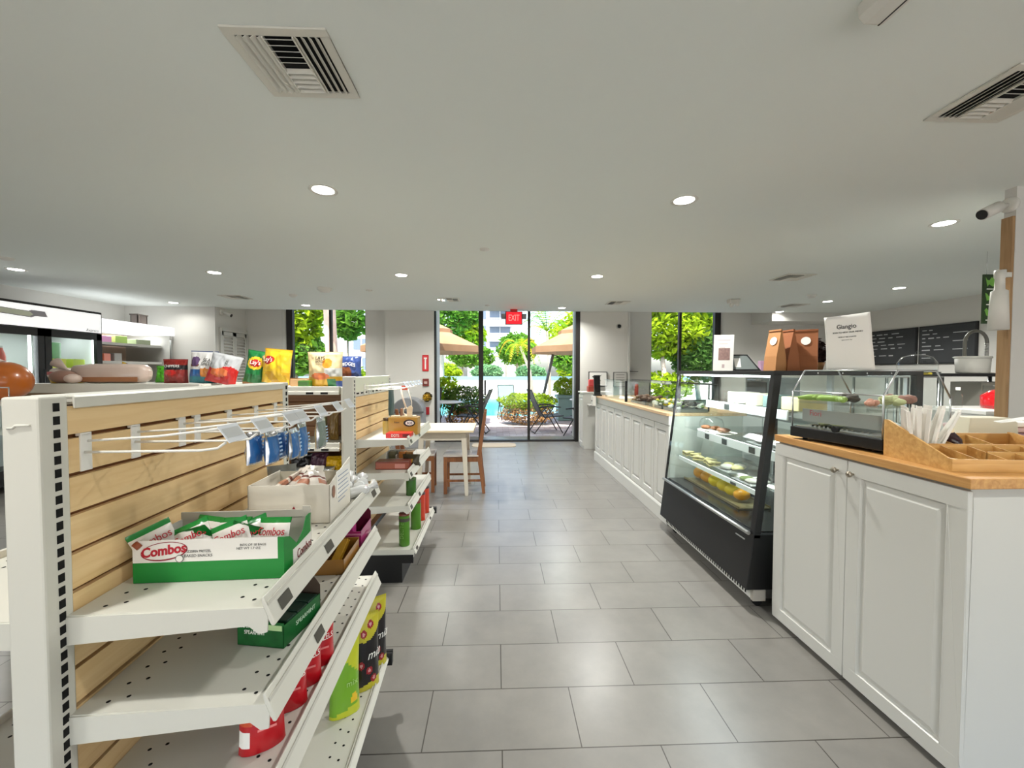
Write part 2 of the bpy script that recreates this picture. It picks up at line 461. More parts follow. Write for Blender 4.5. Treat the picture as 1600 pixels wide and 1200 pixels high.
# ---------------------------------------------------------------- ceiling fittings
lights = [(-1.154, 2.845, 'leftmost downlight of the row nearest the viewer'), (1.318, 2.909, 'middle downlight of the row nearest the viewer'), (3.624, 3.269, 'rightmost downlight of the row nearest the viewer'),
          (-3.463, 5.264, 'second downlight from the left in the middle row'), (-1.198, 5.301, 'third downlight from the left in the middle row, over the snack shelves'), (1.275, 5.262, 'downlight in the middle row above the aisle floor, right of the sprinkler'),
          (5.782, 5.79, 'downlight above the black menu boards, nearest of the right-hand three'), (5.67, 6.946, 'downlight beside the ceiling detector near the menu boards'), (-5.728, 5.202, 'leftmost downlight in the middle row, above the glass-door fridge'),
          (-3.5, 7.794, 'far downlight in front of the left window'), (-0.925, 7.061, 'downlight beside the small vent left of the exit sign'), (1.239, 7.877, 'downlight just right of the exit sign by the glass doors'),
          (5.683, 8.172, 'farthest downlight in the right-hand kitchen corner'), (-5.726, 7.612, 'far downlight above the open cooler and white wall block')]
def lamp_area(loc, power, size=0.11):
    l = bpy.data.lights.new('downlight_lamp', 'AREA'); l.shape = 'DISK'; l.size = size; l.energy = power; l.color = (1.0, 0.995, 0.95)
    l.spread = R(150)
    o = bpy.data.objects.new('downlight_lamp', l); COL.objects.link(o); o.location = loc
    return o
for x, y, lab in lights:
    t = thing('downlight', 'round white recessed ' + lab, 'ceiling light', (x, y, CE), group='recessed ceiling downlights')
    MB().lathe([(0.066, -0.001), (0.088, -0.006), (0.092, -0.003), (0.092, 0.0)], n=28).build('trim_ring', M_plast, t)
    MB().lathe([(0.001, -0.003), (0.067, -0.003)], n=28).build('lens', M_lamp, t)
    lamp_area((x, y, CE - 0.012), LAMP_W * (0.14 if y > 7.5 and abs(x) > 5 else 1))

for x in (-1.16, 1.29, 3.6):          # unseen row added on the grid's spacing to brighten the near shelves
    o = struct('trim_added_light', MB().lathe([(0.066, -0.001), (0.088, -0.006), (0.092, -0.003), (0.092, 0.0)], n=28).shift(x, 0.42, CE), M_plast)
    MB().lathe([(0.001, -0.003), (0.067, -0.003)], n=28).shift(x, 0.42, CE).build('lens', M_lamp, o)
    lamp_area((x, 0.42, CE - 0.012), LAMP_W * 0.42)

def vent(x, y, s, lab, kind=0):
    t = thing('ceiling_vent', lab, 'air vent', (x, y, CE), group='square air vents in the ceiling')
    h = s / 2; q = h - 0.035
    f = MB().box(-h, h, -h, -q, -0.008, 0).box(-h, h, q, h, -0.008, 0).box(-h, -q, -q, q, -0.008, 0).box(q, h, -q, q, -0.008, 0)
    f.build('frame', M_white, t, bevel=0.002)
    MB().box(-q, q, -q, q, -0.0012, -0.0002).build('dark_opening', M_dark, t)
    a = q * 0.36
    def blade_y(x0, tilt, y0, y1):
        mb = MB(); c = Vector((x0, (y0 + y1) / 2, -0.009)); M = Matrix.Rotation(tilt, 3, 'Y')
        mb.obox(c, (0.022, y1 - y0, 0.0018), M); mb.build('louvre_blade', M_white, t)
    def blade_x(y0, tilt, x0, x1):
        mb = MB(); c = Vector(((x0 + x1) / 2, y0, -0.009)); M = Matrix.Rotation(tilt, 3, 'X')
        mb.obox(c, (x1 - x0, 0.018, 0.0018), M); mb.build('louvre_blade', M_white, t)
    n = 4
    for i in range(n):
        blade_y(-q + 0.012 + (q - a - 0.02) * i / (n - 1), R(-38), -q, q)
        blade_y(q - 0.012 - (q - a - 0.02) * i / (n - 1), R(38), -q, q)
    for i in range(5):
        blade_x(-q + 0.014 + (q - 0.02) * i / 4.6, R(40), -a, a)
        blade_x(q - 0.014 - (q - 0.02) * i / 4.6, R(-40), -a, a)
    MB().box(-a - 0.003, -a + 0.003, -q, q, -0.014, -0.001).box(a - 0.003, a + 0.003, -q, q, -0.014, -0.001).build('divider', M_white, t)
vent(-0.785, 1.70, 0.37, 'large white multi-way air vent in the ceiling above the near slatwall shelf')
vent(2.22, 1.76, 0.37, 'white air vent in the ceiling cut by the right edge of the view')
vent(-4.259, 6.973, 0.36, 'distant white air vent in the ceiling left of the dome detector')
vent(-0.785, 7.054, 0.34, 'distant white air vent left of the red exit sign')
vent(2.122, 7.245, 0.36, 'distant white air vent right of the glass doors')
vent(3.765, 5.188, 0.37, 'white air vent in the ceiling above the glass pastry case')
vent(5.388, 7.375, 0.36, 'farthest white air vent over the kitchen corner')

def dome(x, y, r, h, lab, name='smoke_detector'):
    t = thing(name, lab, 'detector', (x, y, CE))
    MB().lathe([(r, 0), (r, -h * 0.35), (r * 0.8, -h * 0.6), (r * 0.78, -h * 0.62)], n=24).build('base', M_plast, t)
    MB().lathe([(r * 0.76, -h * 0.6), (r * 0.6, -h * 0.85), (0.001, -h)], n=24).build('dome', M_plast, t)
dome(-2.499, 6.163, 0.10, 0.07, 'white dome detector on the ceiling in front of the left window')
dome(-3.204, 6.698, 0.06, 0.05, 'small white detector on the ceiling left of the larger dome')
dome(4.947, 6.38, 0.07, 0.05, 'small white detector on the ceiling over the kitchen near the menu boards')
dome(-5.245, 4.678, 0.06, 0.03, 'flat white disc on the ceiling above the glass-door fridge')
for x, y, lab in ((-0.12, 4.134, 'round white sprinkler cover in the middle of the ceiling over the aisle'), (-0.163, 7.636, 'round white sprinkler cover on the ceiling close to the exit sign'), (-1.9, 6.3, 'small round white cover on the ceiling near the middle-row downlights'), (-5.85, 4.75, 'round white sprinkler cover at the left edge of the ceiling')):
    t = thing('sprinkler_cover', lab, 'sprinkler', (x, y, CE))
    MB().lathe([(0.001, -0.012), (0.045, -0.012), (0.048, -0.009), (0.048, 0)], n=24).build('plate', M_plast, t)
    MB().cyl((0, 0, -0.02), 0.012, 0.009, 12).build('nub', M_plast, t)
# ceiling speaker, twin-head emergency lamp, exit sign
t = thing('ceiling_speaker', 'white curved speaker on the ceiling at the top edge of the view', 'speaker', (1.24, 1.275, CE))
MB().prism([(-0.062, 0), (-0.055, -0.045), (-0.035, -0.065), (0.025, -0.065), (0.05, -0.045), (0.06, 0)], 'y', -0.085, 0.085).build('body', M_plast, t, bevel=0.012, seg=3)
MB().box(0.012, 0.016, -0.06, 0.08, -0.0665, -0.064).build('seam', M_ink, t)
t = thing('emergency_lamp', 'white box emergency lamp on the ceiling above the right window', 'emergency light', (3.95, 6.82, CE))
MB().prism([(-0.09, 0), (-0.08, -0.06), (-0.03, -0.10), (0.09, -0.06), (0.09, 0)], 'y', -0.06, 0.06).build('body', M_plast, t, bevel=0.012)
MB().ball((-0.05, -0.03, -0.10), (0.035, 0.035, 0.035)).build('lamp_head', M_plast, t)
MB().ball((0.05, -0.03, -0.085), (0.035, 0.035, 0.035)).build('lamp_head', M_plast, t)
t = thing('exit_sign', 'red exit sign hanging from the ceiling in front of the glass doors', 'exit sign', (0.335, 8.1, CE))
MB().box(-0.07, 0.07, -0.025, 0.025, -0.045, 0).build('canopy_mount', M_red, t, bevel=0.004)
MB().box(-0.165, 0.165, -0.03, 0.03, -0.30, -0.045).build('housing', mat('exit_housing', rgb(120, 60, 58), 0.4), t, bevel=0.005)
MB().box(-0.145, 0.145, -0.034, -0.029, -0.285, -0.06).build('face', mat('exit_face', rgb(220, 24, 34), 0.3, emit=0.9, ecol=(0.9, 0.01, 0.02, 1)), t)
text('EXIT', 0.17, mat('exit_letters', rgb(255, 130, 120), 0.4, emit=1.0, ecol=(1, 0.22, 0.2, 1)), t, (0, -0.0355, -0.175), sx=0.62)
for k in (-1, 1):
    MB().box(k * 0.205 - 0.04, k * 0.205 + 0.04, -0.02, 0.02, -0.19, -0.09).build('side_lamp', mat('grey_lens', rgb(130, 135, 138), 0.35), t, bevel=0.005)
# bullet cameras
def bullet_cam(loc, rz, lab, d=1):
    t = thing('security_camera', lab, 'security camera', loc, rz)
    MB().lathe([(0.001, -0.002), (0.05, -0.002), (0.05, 0.018), (0.03, 0.026), (0.001, 0.027)], n=20).xf(Matrix.Rotation(R(90), 4, 'Y')).build('wall_plate', M_plast, t)
    MB().tube([(0.02, 0, 0), (0.06, 0, -0.01), (0.10, 0, -0.02)], 0.014, 10).build('arm', M_plast, t)
    M = Matrix.Translation((0.14, 0, -0.04)) @ Matrix.Rotation(R(115), 4, 'Y')
    MB().tube([(0, 0, -0.065), (0, 0, 0.06)], 0.036, 18).xf(M).build('barrel', M_plast, t)
    MB().tube([(0, 0, 0.055), (0, 0, 0.066)], 0.031, 18).xf(M).build('lens', M_black, t)
bullet_cam((3.368, 2.63, 2.53), PI, 'white bullet camera mounted high on the right-hand wall end')
bullet_cam((-5.29, 8.2, 2.56), 0.0, 'small white bullet camera above the louvred doors')
t = thing('dome_camera', 'small black dome camera on the wall right of the glass doors', 'security camera', (2.476, 8.35, 2.346))
MB().lathe([(0.05, 0), (0.05, 0.02), (0.045, 0.03)], n=20).xf(Matrix.Rotation(R(90), 4, 'X')).build('base', M_plast, t)
MB().ball((0, -0.03, 0), (0.036, 0.036, 0.036)).build('dome', M_black, t)
# wall signs left of the doors
t = thing('fire_sign', 'red framed fire extinguisher sign on the wall left of the glass doors', 'sign', (-1.417, 8.35, 1.595))
MB().box(-0.062, 0.062, -0.02, 0, -0.16, 0.16).build('frame', M_red, t, bevel=0.003)
MB().box(-0.045, 0.045, -0.023, -0.019, -0.14, 0.14).build('face', mat('sign_face', rgb(214, 70, 78), 0.5), t)
MB().box(-0.014, 0.014, -0.026, -0.022, -0.12, 0.08).box(-0.03, 0.03, -0.026, -0.022, 0.08, 0.11).build('symbol', M_paper, t)
t = thing('alarm_pull', 'small dark red alarm plate on the wall under the fire sign', 'fire alarm', (-1.412, 8.35, 1.21))
MB().box(-0.06, 0.06, -0.03, 0, -0.075, 0.075).build('plate', mat('dark_red', rgb(120, 52, 46), 0.5), t, bevel=0.004)
MB().box(-0.03, 0.03, -0.04, -0.029, -0.03, 0.02).build('pull_bar', mat('pale_bar', rgb(196, 170, 160), 0.5), t)
t = thing('wall_notice', 'small plain red box fixed low on the wall left of the glass doors', 'notice', (-1.39, 8.35, 0.64))
MB().box(-0.045, 0.045, -0.03, 0, -0.075, 0.075).build('plate', mat('deep_red', rgb(150, 30, 34), 0.45), t, bevel=0.004)
# ---------------------------------------------------------------- outside: patio, pool, planting
def paver_mat():
    m = bpy.data.materials.new('patio_paver'); m.use_nodes = True
    nt = m.node_tree; b = nt.nodes['Principled BSDF']; b.inputs['Roughness'].default_value = 0.8
    tc = nt.nodes.new('ShaderNodeTexCoord'); br = nt.nodes.new('ShaderNodeTexBrick')
    br.inputs['Scale'].default_value = 1; br.inputs['Brick Width'].default_value = 0.3; br.inputs['Row Height'].default_value = 0.15; br.inputs['Mortar Size'].default_value = 0.004
    br.inputs['Color1'].default_value = rgb(186, 176, 176); br.inputs['Color2'].default_value = rgb(150, 138, 138); br.inputs['Mortar'].default_value = rgb(110, 100, 98)
    nt.links.new(tc.outputs['Object'], br.inputs['Vector']); nt.links.new(br.outputs['Color'], b.inputs['Base Color'])
    return m
o = struct('floor_patio', MB().box(-16, 18, 9.1, 13.4, -0.12, -0.01), paver_mat())
o = struct('floor_pool_deck', MB().box(-30, 34, 22.0, 60, -0.2, -0.01).box(-30, -7, 13.4, 22, -0.2, -0.01).box(9, 34, 13.4, 22, -0.2, -0.01), mat('deck', rgb(200, 196, 188), 0.8))
o = MB().box(-7, 9, 13.4, 22.0, -0.3, -0.06).build('pool_water', mat('pool_water', rgb(70, 170, 185), 0.06, mott=0.15, mscale=0.6, bump=0.3, bscale=3)); o['kind'] = 'structure'
t = thing('planter_wall', 'long low white planter wall with blue grey coping beyond the pool', 'garden wall', (0, 34.2, 0))
MB().box(-24, 26, -0.2, 0.2, -0.02, 0.72).build('wall_body', mat('planter_white', rgb(196, 194, 190), 0.7), t)
MB().box(-24, 26, -0.3, 0.3, 0.72, 1.0).build('coping', mat('coping_blue', rgb(104, 136, 150), 0.6), t)
L_yel = leafmat('leaf_yellow_green', rgb(118, 150, 22), rgb(168, 190, 44))
L_green = leafmat('leaf_green', rgb(60, 112, 30), rgb(120, 165, 60))
L_teal = leafmat('leaf_teal', rgb(86, 140, 96), rgb(140, 182, 130))
L_dark = leafmat('leaf_dark', rgb(52, 84, 36), rgb(98, 132, 62))
L_brown = leafmat('leaf_dry', rgb(140, 104, 62), rgb(180, 140, 92), 0.25)
L_orange = leafmat('leaf_gold', rgb(190, 160, 40), rgb(214, 190, 70))
M_trunk = mat('palm_trunk', rgb(196, 168, 146), 0.85, bump=0.6, bscale=14, mott=0.2, mscale=9)
M_trunk2 = mat('grey_trunk', rgb(168, 156, 138), 0.85, bump=0.5, bscale=20, mott=0.2, mscale=9)
M_flower = mat('white_petal', rgb(240, 238, 230), 0.6)

def shrub(name, lab, loc, blobs, group=None, stem=True, cat='shrub'):
    """blobs: (centre, radii, leaf count, leaf size, material)"""
    t = thing(name, lab, cat, loc, group=group)
    for i, (c, r, n, sz, m) in enumerate(blobs):
        leaf_cloud(MB(), c, r, n, sz, 11 + i * 7 + int(abs(loc[0] * 13 + loc[1] * 7)), shell=0.35).build('foliage', m, t)
    if stem:
        mb = MB(); q = random.Random(5)
        for k in range(6):
            a = q.uniform(0, 6.28)
            mb.tube([(0.05 * math.cos(a), 0.05 * math.sin(a), -0.02), (0.3 * math.cos(a) * blobs[0][1][0], 0.3 * math.sin(a) * blobs[0][1][1], blobs[0][0][2] * 0.6 + 0.1), (0.6 * math.cos(a) * blobs[0][1][0], 0.6 * math.sin(a) * blobs[0][1][1], blobs[0][0][2] * 1.1)], 0.012, 5)
        mb.build('stems', M_trunk2, t)
    return t

t = shrub('flowering_shrub', 'dark green shrub dotted with white flowers outside the left door pane', (-0.85, 11.25, 0), [((0, 0, 0.62), (0.62, 0.5, 0.42), 1500, 0.075, L_dark), ((-0.05, -0.1, 0.22), (0.5, 0.42, 0.24), 420, 0.07, L_brown)])
fl = MB(); q = random.Random(3)
for _ in range(34):
    a = q.uniform(-2.6, 0.2); b = q.uniform(-0.2, 1.2)
    p = (0.6 * math.cos(a) * math.cos(b), 0.5 * math.sin(a) * math.cos(b), 0.6 + 0.4 * math.sin(b))
    fl.ball(p, (0.022, 0.022, 0.016), 6, 4)
fl.build('blossom', M_flower, t)
shrub('hedge_shrub', 'bright green clipped shrub with dry base in the middle of the patio', (0.85, 11.3, 0), [((0, 0, 0.60), (0.80, 0.5, 0.26), 1500, 0.07, L_yel), ((0, -0.05, 0.28), (0.78, 0.5, 0.30), 1300, 0.06, L_brown)])
shrub('hedge_shrub', 'yellow green shrub behind the flowering bush at the left door edge', (-1.75, 12.9, 0), [((0, 0, 0.85), (0.65, 0.4, 0.42), 900, 0.10, L_yel)])
t = shrub('potted_shrub', 'round yellow green shrub in a square teal pot by the right door edge', (2.05, 12.2, 0), [((0, 0, 0.98), (0.38, 0.38, 0.28), 800, 0.07, L_yel)], stem=False, cat='potted plant')
MB().prism([(-0.26, -0.26), (0.26, -0.26), (0.26, 0.26), (-0.26, 0.26)], 'z', 0, 0.70).build('pot', mat('teal_pot', rgb(112, 142, 138), 0.5), t, bevel=0.01)
MB().box(-0.3, 0.3, -0.3, 0.3, 0.66, 0.74).build('pot_rim', mat('teal_pot', rgb(112, 142, 138), 0.5), t, bevel=0.01)
# hedges and trees beyond the pool
hz = [(-4.7, 36, 1.0, (1.7, 1.0, 1.0), 'yellow green hedge clump on the planter wall at the far left pane', L_yel), (-0.8, 36, 1.0, (1.35, 1.0, 0.8), 'teal green low planting behind the pool in the middle pane', L_teal), (3.0, 36, 0.95, (1.35, 1.0, 0.8), 'pale teal planting beyond the pool under the leaning palm', L_teal), (6.8, 36, 1.2, (1.5, 1.0, 1.1), 'round bright yellow shrub beyond the pool in the right pane', L_yel), (10.6, 36, 1.05, (1.8, 1.0, 1.0), 'bright green hedge clump beyond the pool far to the right', L_yel)]
for x, y, z, r, lab, m in hz:
    shrub('hedge_clump', lab, (x, y, 0), [((0, 0, z + 0.2), r, 900, 0.3, m)], 'hedges beyond the pool', stem=False, cat='hedge')
def tree(lab, loc, h, blobs, name='broadleaf_tree', tr=0.16, lean=0.0):
    t = thing(name, lab, 'tree', loc, group='garden trees')
    MB().tube([(0, 0, -0.1), (lean * 0.4, 0, h * 0.4), (lean, 0, h)], [tr, tr * 0.85, tr * 0.5], 10).build('trunk', M_trunk2, t)
    for i, (c, r, n, sz, m) in enumerate(blobs):
        leaf_cloud(MB(), c, r, n, sz, 3 + i * 5 + int(abs(loc[0] * 3 + loc[1])), shell=0.3).build('crown', m, t)
    return t
tree('leafy bright green tree filling the top of the left door pane', (-2.7, 20.5, 0), 3.4, [((0.3, 0, 4.0), (1.6, 1.2, 1.1), 1900, 0.24, L_green), ((1.1, 0.2, 3.2), (1.1, 0.9, 0.8), 1000, 0.22, L_yel)])
tree('dark green tree behind the left parasol, beyond the pool', (-3.2, 39, 0), 2.6, [((0.8, 0, 2.8), (2.2, 1.2, 1.0), 1000, 0.35, L_green)])
tree('yellow green tree behind the right parasol', (6.4, 30, 0), 4.0, [((0, 0, 4.0), (2.6, 1.6, 1.7), 1800, 0.32, L_yel), ((-0.6, 0, 2.2), (2.0, 1.2, 0.9), 900, 0.3, L_green)])
tree('green tree behind the leaning palm in the middle pane', (2.0, 41, 0), 3.6, [((0, 0, 3.6), (2.0, 1.6, 1.6), 1300, 0.35, L_green)])
tree('large bright green tree filling the right window', (5.9, 14.0, 0), 2.0, [((0, 0.3, 3.0), (1.3, 1.0, 1.1), 1900, 0.20, L_yel), ((1.2, 0.3, 2.0), (1.0, 0.8, 0.9), 1100, 0.18, L_dark), ((-0.4, 0.2, 0.9), (1.3, 0.7, 0.5), 900, 0.18, L_yel), ((0.5, 0.2, 4.0), (1.8, 0.9, 0.8), 900, 0.22, L_green)], tr=0.13, lean=-0.25)
tree('slim grey tree trunk with drooping leaves in the right half of the right window', (8.2, 16.4, 0), 3.2, [((0.2, 0, 2.6), (0.8, 0.6, 1.2), 1100, 0.16, L_dark), ((0, 0, 3.6), (1.0, 0.7, 0.6), 700, 0.2, L_yel)], tr=0.10, lean=-0.5)
tree('bright green tree filling the left pane of the left window', (-6.0, 13.0, 0), 2.2, [((-0.1, 0, 3.0), (0.75, 0.7, 1.3), 1400, 0.2, L_yel), ((0.1, 0, 1.9), (0.7, 0.6, 0.6), 700, 0.18, L_green)], tr=0.08, lean=-0.3)
tree('loose leafy branch hanging in the right pane of the left window', (-5.15, 14.6, 0), 3.6, [((0.05, 0, 3.2), (0.55, 0.5, 0.7), 450, 0.22, L_green), ((0.3, 0, 1.25), (0.25, 0.3, 0.4), 150, 0.16, L_yel)], tr=0.05)
t = thing('palm_trunk_tree', 'thick pale palm trunk standing just outside the left window', 'tree', (-4.28, 11.0, 0), group='garden trees')
MB().tube([(0.05, 0, -0.1), (0, 0, 1.5), (-0.12, 0, 4.5)], [0.17, 0.15, 0.15], 14).build('trunk', M_trunk, t)
leaf_cloud(MB(), (-0.2, 0, 4.9), (1.2, 1.2, 0.6), 500, 0.3, 4).build('crown', L_green, t)

def frond(mb, base, ang, L, droop, rise, m=0, w=0.09, n=16, lf=0.36):
    pts = []
    for i in range(n + 1):
        s = i / n
        r = L * s * (1 - 0.18 * s * s)
        pts.append(Vector((base[0] + math.cos(ang) * r, base[1] + math.sin(ang) * r, base[2] + rise * math.sin(min(1, s * 1.3) * PI / 2) - droop * s * s)))
    mb.tube(pts, [0.02 * (1 - 0.8 * i / n) + 0.003 for i in range(n + 1)], 4, m)
    for i in range(2, n + 1):
        d = (pts[i] - pts[i - 1]).normalized(); sd = Vector((-math.sin(ang), math.cos(ang), 0))
        l = lf * L * math.sin(PI * (0.15 + 0.8 * i / n)) * 0.6
        for s in (-1, 1):
            tip = pts[i] + sd * s * l * 0.9 + d * l * 0.5 - Vector((0, 0, l * 0.35))
            u = d * w * 0.35
            mb.add([pts[i] - u, pts[i] + u, tip], [(0, 1, 2)], m)
def palm(lab, loc, h, L, lean, nf, mats, droop=1.0, tr=0.11, seed=1, spread=1.0):
    t = thing('palm_tree', lab, 'palm tree', loc, group='palms by the pool')
    MB().tube([(0, 0, -0.1), (lean * 0.25, 0, h * 0.5), (lean, 0, h)], [tr, tr * 0.8, tr * 0.75], 10).build('trunk', M_trunk2, t)
    q = random.Random(seed)
    for k in range(nf):
        mb = MB(); a = 2 * PI * k / nf + q.uniform(-0.25, 0.25)
        frond(mb, (lean, 0, h), a, L * q.uniform(0.85, 1.1), droop * q.uniform(0.5, 1.25) * L, L * q.uniform(0.15, 0.6) * spread)
        mb.build('frond', mats[k % len(mats)], t)
    return t
palm('golden drooping palm leaning over the pool edge in the middle pane', (2.15, 24.5, 0), 2.9, 1.5, -0.75, 16, [L_yel, L_orange, L_green], 0.9, seed=3)
palm('tall palm with upright fronds at the top of the right door pane', (3.3, 25.6, 0), 3.9, 2.0, -0.2, 16, [L_green, L_yel], 0.45, seed=4, spread=1.8)
palm('palm with fan of green fronds at the top of the right window', (5.9, 19.0, 0), 4.2, 1.5, 0.0, 14, [L_yel, L_green], 0.8, seed=6)
palm('feathery low palm beyond the pool right of the centre mullion', (1.0, 44.0, 0), 2.4, 1.9, 0.0, 12, [L_teal, L_yel], 0.5, seed=8, spread=1.2)

# buildings far behind
def building(lab, loc, w, dp, hs, wins, m):
    t = thing('apartment_building', lab, 'building', loc)
    MB().box(-w / 2, w / 2, 0, dp, 0, hs).build('wall', m, t)
    M_win = mat('far_window', rgb(96, 110, 128), 0.3); M_rail = mat('balcony_rail', rgb(176, 182, 190), 0.6)
    for x0, x1, z0, z1, bal in wins:
        f = MB().box(x0, x1, -0.12, 0.02, z0, z1).build('window', M_win, t)
        MB().box((x0 + x1) / 2 - 0.05, (x0 + x1) / 2 + 0.05, -0.16, -0.1, z0, z1).build('mullion', m, f)
        if bal:
            b = MB().box(x0 - 0.2, x1 + 0.2, -1.2, 0, z0 - 1.2, z0 - 1.0)
            for i in range(9):
                xx = x0 - 0.15 + (x1 - x0 + 0.3) * i / 8
                b.box(xx - 0.03, xx + 0.03, -1.2, -1.14, z0 - 1.0, z0 - 0.05)
            b.box(x0 - 0.2, x1 + 0.2, -1.22, -1.12, z0 - 0.1, z0)
            b.build('balcony', M_rail, t)
    return t
bw = []
for z in (4.9, 7.0, 9.2, 11.6):
    bw += [(-2.1, -1.0, z, z + 1.2, False), (-0.4, 2.6, z, z + 1.2, True)]
building('white apartment block with stacked balconies seen through the middle door pane', (-0.6, 62, 0), 7.4, 10, 12.9, bw, mat('far_white', rgb(196, 196, 196), 0.7))
building('low white house with a square pane seen through the left window', (-9.6, 31, 0), 3.2, 4, 4.2, [(-0.9, 0.3, 1.5, 2.4, False), (-0.9, 0.3, 3.0, 3.8, False)], mat('far_white', rgb(196, 196, 196), 0.7))

# parasols
M_canvas = leafmat('parasol_canvas', rgb(172, 136, 104), rgb(182, 148, 116), 0.3)
M_pole = mat('parasol_pole', rgb(92, 98, 100), 0.5, 0.4)
def parasol(lab, loc, rad, zb, zp, side):
    t = thing('garden_parasol', lab, 'parasol', loc, group='beige parasols on the patio')
    n = 8; mb = MB()
    def ring(r, z): return [(r * math.cos(2 * PI * (k + 0.5) / n), r * math.sin(2 * PI * (k + 0.5) / n), z) for k in range(n)]
    zc = zb + (zp - zb) * 0.62
    A, B = ring(rad, zb + 0.16), ring(rad * 0.42, zc)
    Lo = ring(rad, zb)
    for k in range(n):
        j = (k + 1) % n
        mb.quad(A[k], A[j], B[j], B[k]); mb.quad(Lo[k], Lo[j], A[j], A[k])
    mb.build('canopy', M_canvas, t)
    mb = MB(); A, B, Lo = ring(rad * 0.5, zc + 0.04), ring(0.05, zp), ring(rad * 0.5, zc - 0.06)
    for k in range(n):
        j = (k + 1) % n
        mb.quad(A[k], A[j], B[j], B[k]); mb.quad(Lo[k], Lo[j], A[j], A[k])
    mb.build('vent_flap', M_canvas, t)
    for k in range(n):
        a = 2 * PI * (k + 0.5) / n
        MB().tube([(0.05 * math.cos(a), 0.05 * math.sin(a), zp - 0.12), (rad * 0.98 * math.cos(a), rad * 0.98 * math.sin(a), zb + 0.13)], 0.012, 5).build('rib', M_black, t)
    MB().tube([(0, 0, 0), (0, 0, zp)], 0.024, 8).build('pole', M_pole, t)
    MB().lathe([(0.001, 0.0), (0.26, 0.0), (0.24, 0.06), (0.05, 0.09), (0.03, 0.2)], n=20).build('base', M_black, t)
    return t
parasol('beige two-tier parasol seen through the left door pane', (-1.95, 11.2, 0), 1.6, 1.92, 2.85, -1)
parasol('beige two-tier parasol seen through the right door pane', (2.45, 11.4, 0), 1.55, 1.93, 2.85, 1)
t = thing('leaning_post', 'slanted grey post standing outside the right door pane', 'post', (1.30, 12.6, 0))
MB().tube([(-0.03, 0, 0), (0.42, 0, 1.95)], 0.045, 10).build('post', M_pole, t)
MB().box(-0.16, 0.1, -0.13, 0.13, -0.01, 0.04).build('base_plate', M_pole, t)

# sling chairs (local: faces +x)
M_sling = mat('sling_fabric', rgb(58, 70, 74), 0.6); M_sling2 = mat('sling_teal', rgb(110, 150, 150), 0.6)
def sling_chair(lab, loc, rz, fab):
    t = thing('patio_chair', lab, 'outdoor chair', loc, rz, group='folding sling chairs on the patio')
    prof = [(0.48, 0.40), (0.25, 0.385), (0.02, 0.37), (-0.10, 0.56), (-0.20, 0.78), (-0.29, 1.0)]
    for y in (-0.25, 0.25):
        MB().tube([(x, y, z) for x, z in prof], 0.014, 8).build('side_rail', M_black, t)
        MB().tube([(0.40, y * 1.1, 0.60), (0.15, y * 1.12, 0.635), (-0.13, y * 1.06, 0.60)], 0.016, 8).build('armrest', M_black, t)
        MB().tube([(0.24, y * 1.08, 0.615), (-0.22, y * 1.08, 0.0)], 0.013, 8).build('leg', M_black, t)
        MB().tube([(0.10, y * 1.04, 0.60), (0.46, y * 1.04, 0.0)], 0.013, 8).build('leg', M_black, t)
    mb = MB()
    for (x0, z0), (x1, z1) in zip(prof[:-1], prof[1:]):
        mb.add([(x0, -0.24, z0), (x0, 0.24, z0), (x1, 0.24, z1), (x1, -0.24, z1), (x0, -0.24, z0 - 0.006), (x0, 0.24, z0 - 0.006), (x1, 0.24, z1 - 0.006), (x1, -0.24, z1 - 0.006)], [(0, 1, 2, 3), (7, 6, 5, 4)])
    mb.build('sling', fab, t)
    MB().tube([(-0.22, -0.27, 0.02), (-0.22, 0.27, 0.02)], 0.011, 6).tube([(-0.29, -0.25, 1.0), (-0.29, 0.25, 1.0)], 0.014, 6).build('cross_bar', M_black, t)
    return t
sling_chair('dark sling chair facing left outside the left door pane', (-0.42, 9.75, 0), R(172), M_sling)
sling_chair('dark sling chair facing right in front of the hedge outside', (1.05, 9.75, 0), R(8), M_sling)
sling_chair('dark sling chair partly hidden behind the right door frame', (2.02, 9.15, 0), R(150), M_sling)
sling_chair('teal sling chair with its back to the pool, in the middle pane', (0.33, 12.6, 0), R(-80), M_sling2)
sling_chair('dark sling chair at the far left outside the left door pane', (-1.70, 10.5, 0), R(-95), M_sling)
def patio_table(lab, loc):
    t = thing('patio_table', lab, 'outdoor table', loc, group='small round patio tables')
    MB().lathe([(0.001, 0.70), (0.40, 0.70), (0.41, 0.715), (0.40, 0.73), (0.001, 0.73)], n=28).build('top', mat('patio_top', rgb(190, 190, 188), 0.3), t)
    for k in range(4):
        a = PI / 4 + k * PI / 2
        MB().tube([(0.3 * math.cos(a), 0.3 * math.sin(a), 0.70), (0.14 * math.cos(a), 0.14 * math.sin(a), 0.36), (0.34 * math.cos(a), 0.34 * math.sin(a), 0.0)], 0.014, 6).build('leg', M_black, t)
patio_table('pale round patio table outside the left edge of the doors', (-1.2, 9.68, 0))
patio_table('pale round patio table between the chairs at the right edge of the doors', (2.25, 10.35, 0))
# ---------------------------------------------------------------- slatwall gondola shelving
def post(mb_name, t, px0, px1, d0, d1, ztop, pitch=0.0254):
    MB().box(px0, px1, d0, d1, 0, ztop).build('post', M_white, t, bevel=0.004)
    dc = (d0 + d1) / 2 + (d1 - d0) * 0.05
    for side, p in ((1, px1), (-1, px0)):
        mb = MB(); z = 0.3
        while z < ztop - 0.02:
            a, b = (p, p + 0.0012) if side > 0 else (p - 0.0012, p)
            mb.box(a, b, dc - 0.005, dc + 0.007, z - 0.008, z + 0.008); z += pitch
        mb.build('slot_column', M_dark, t)

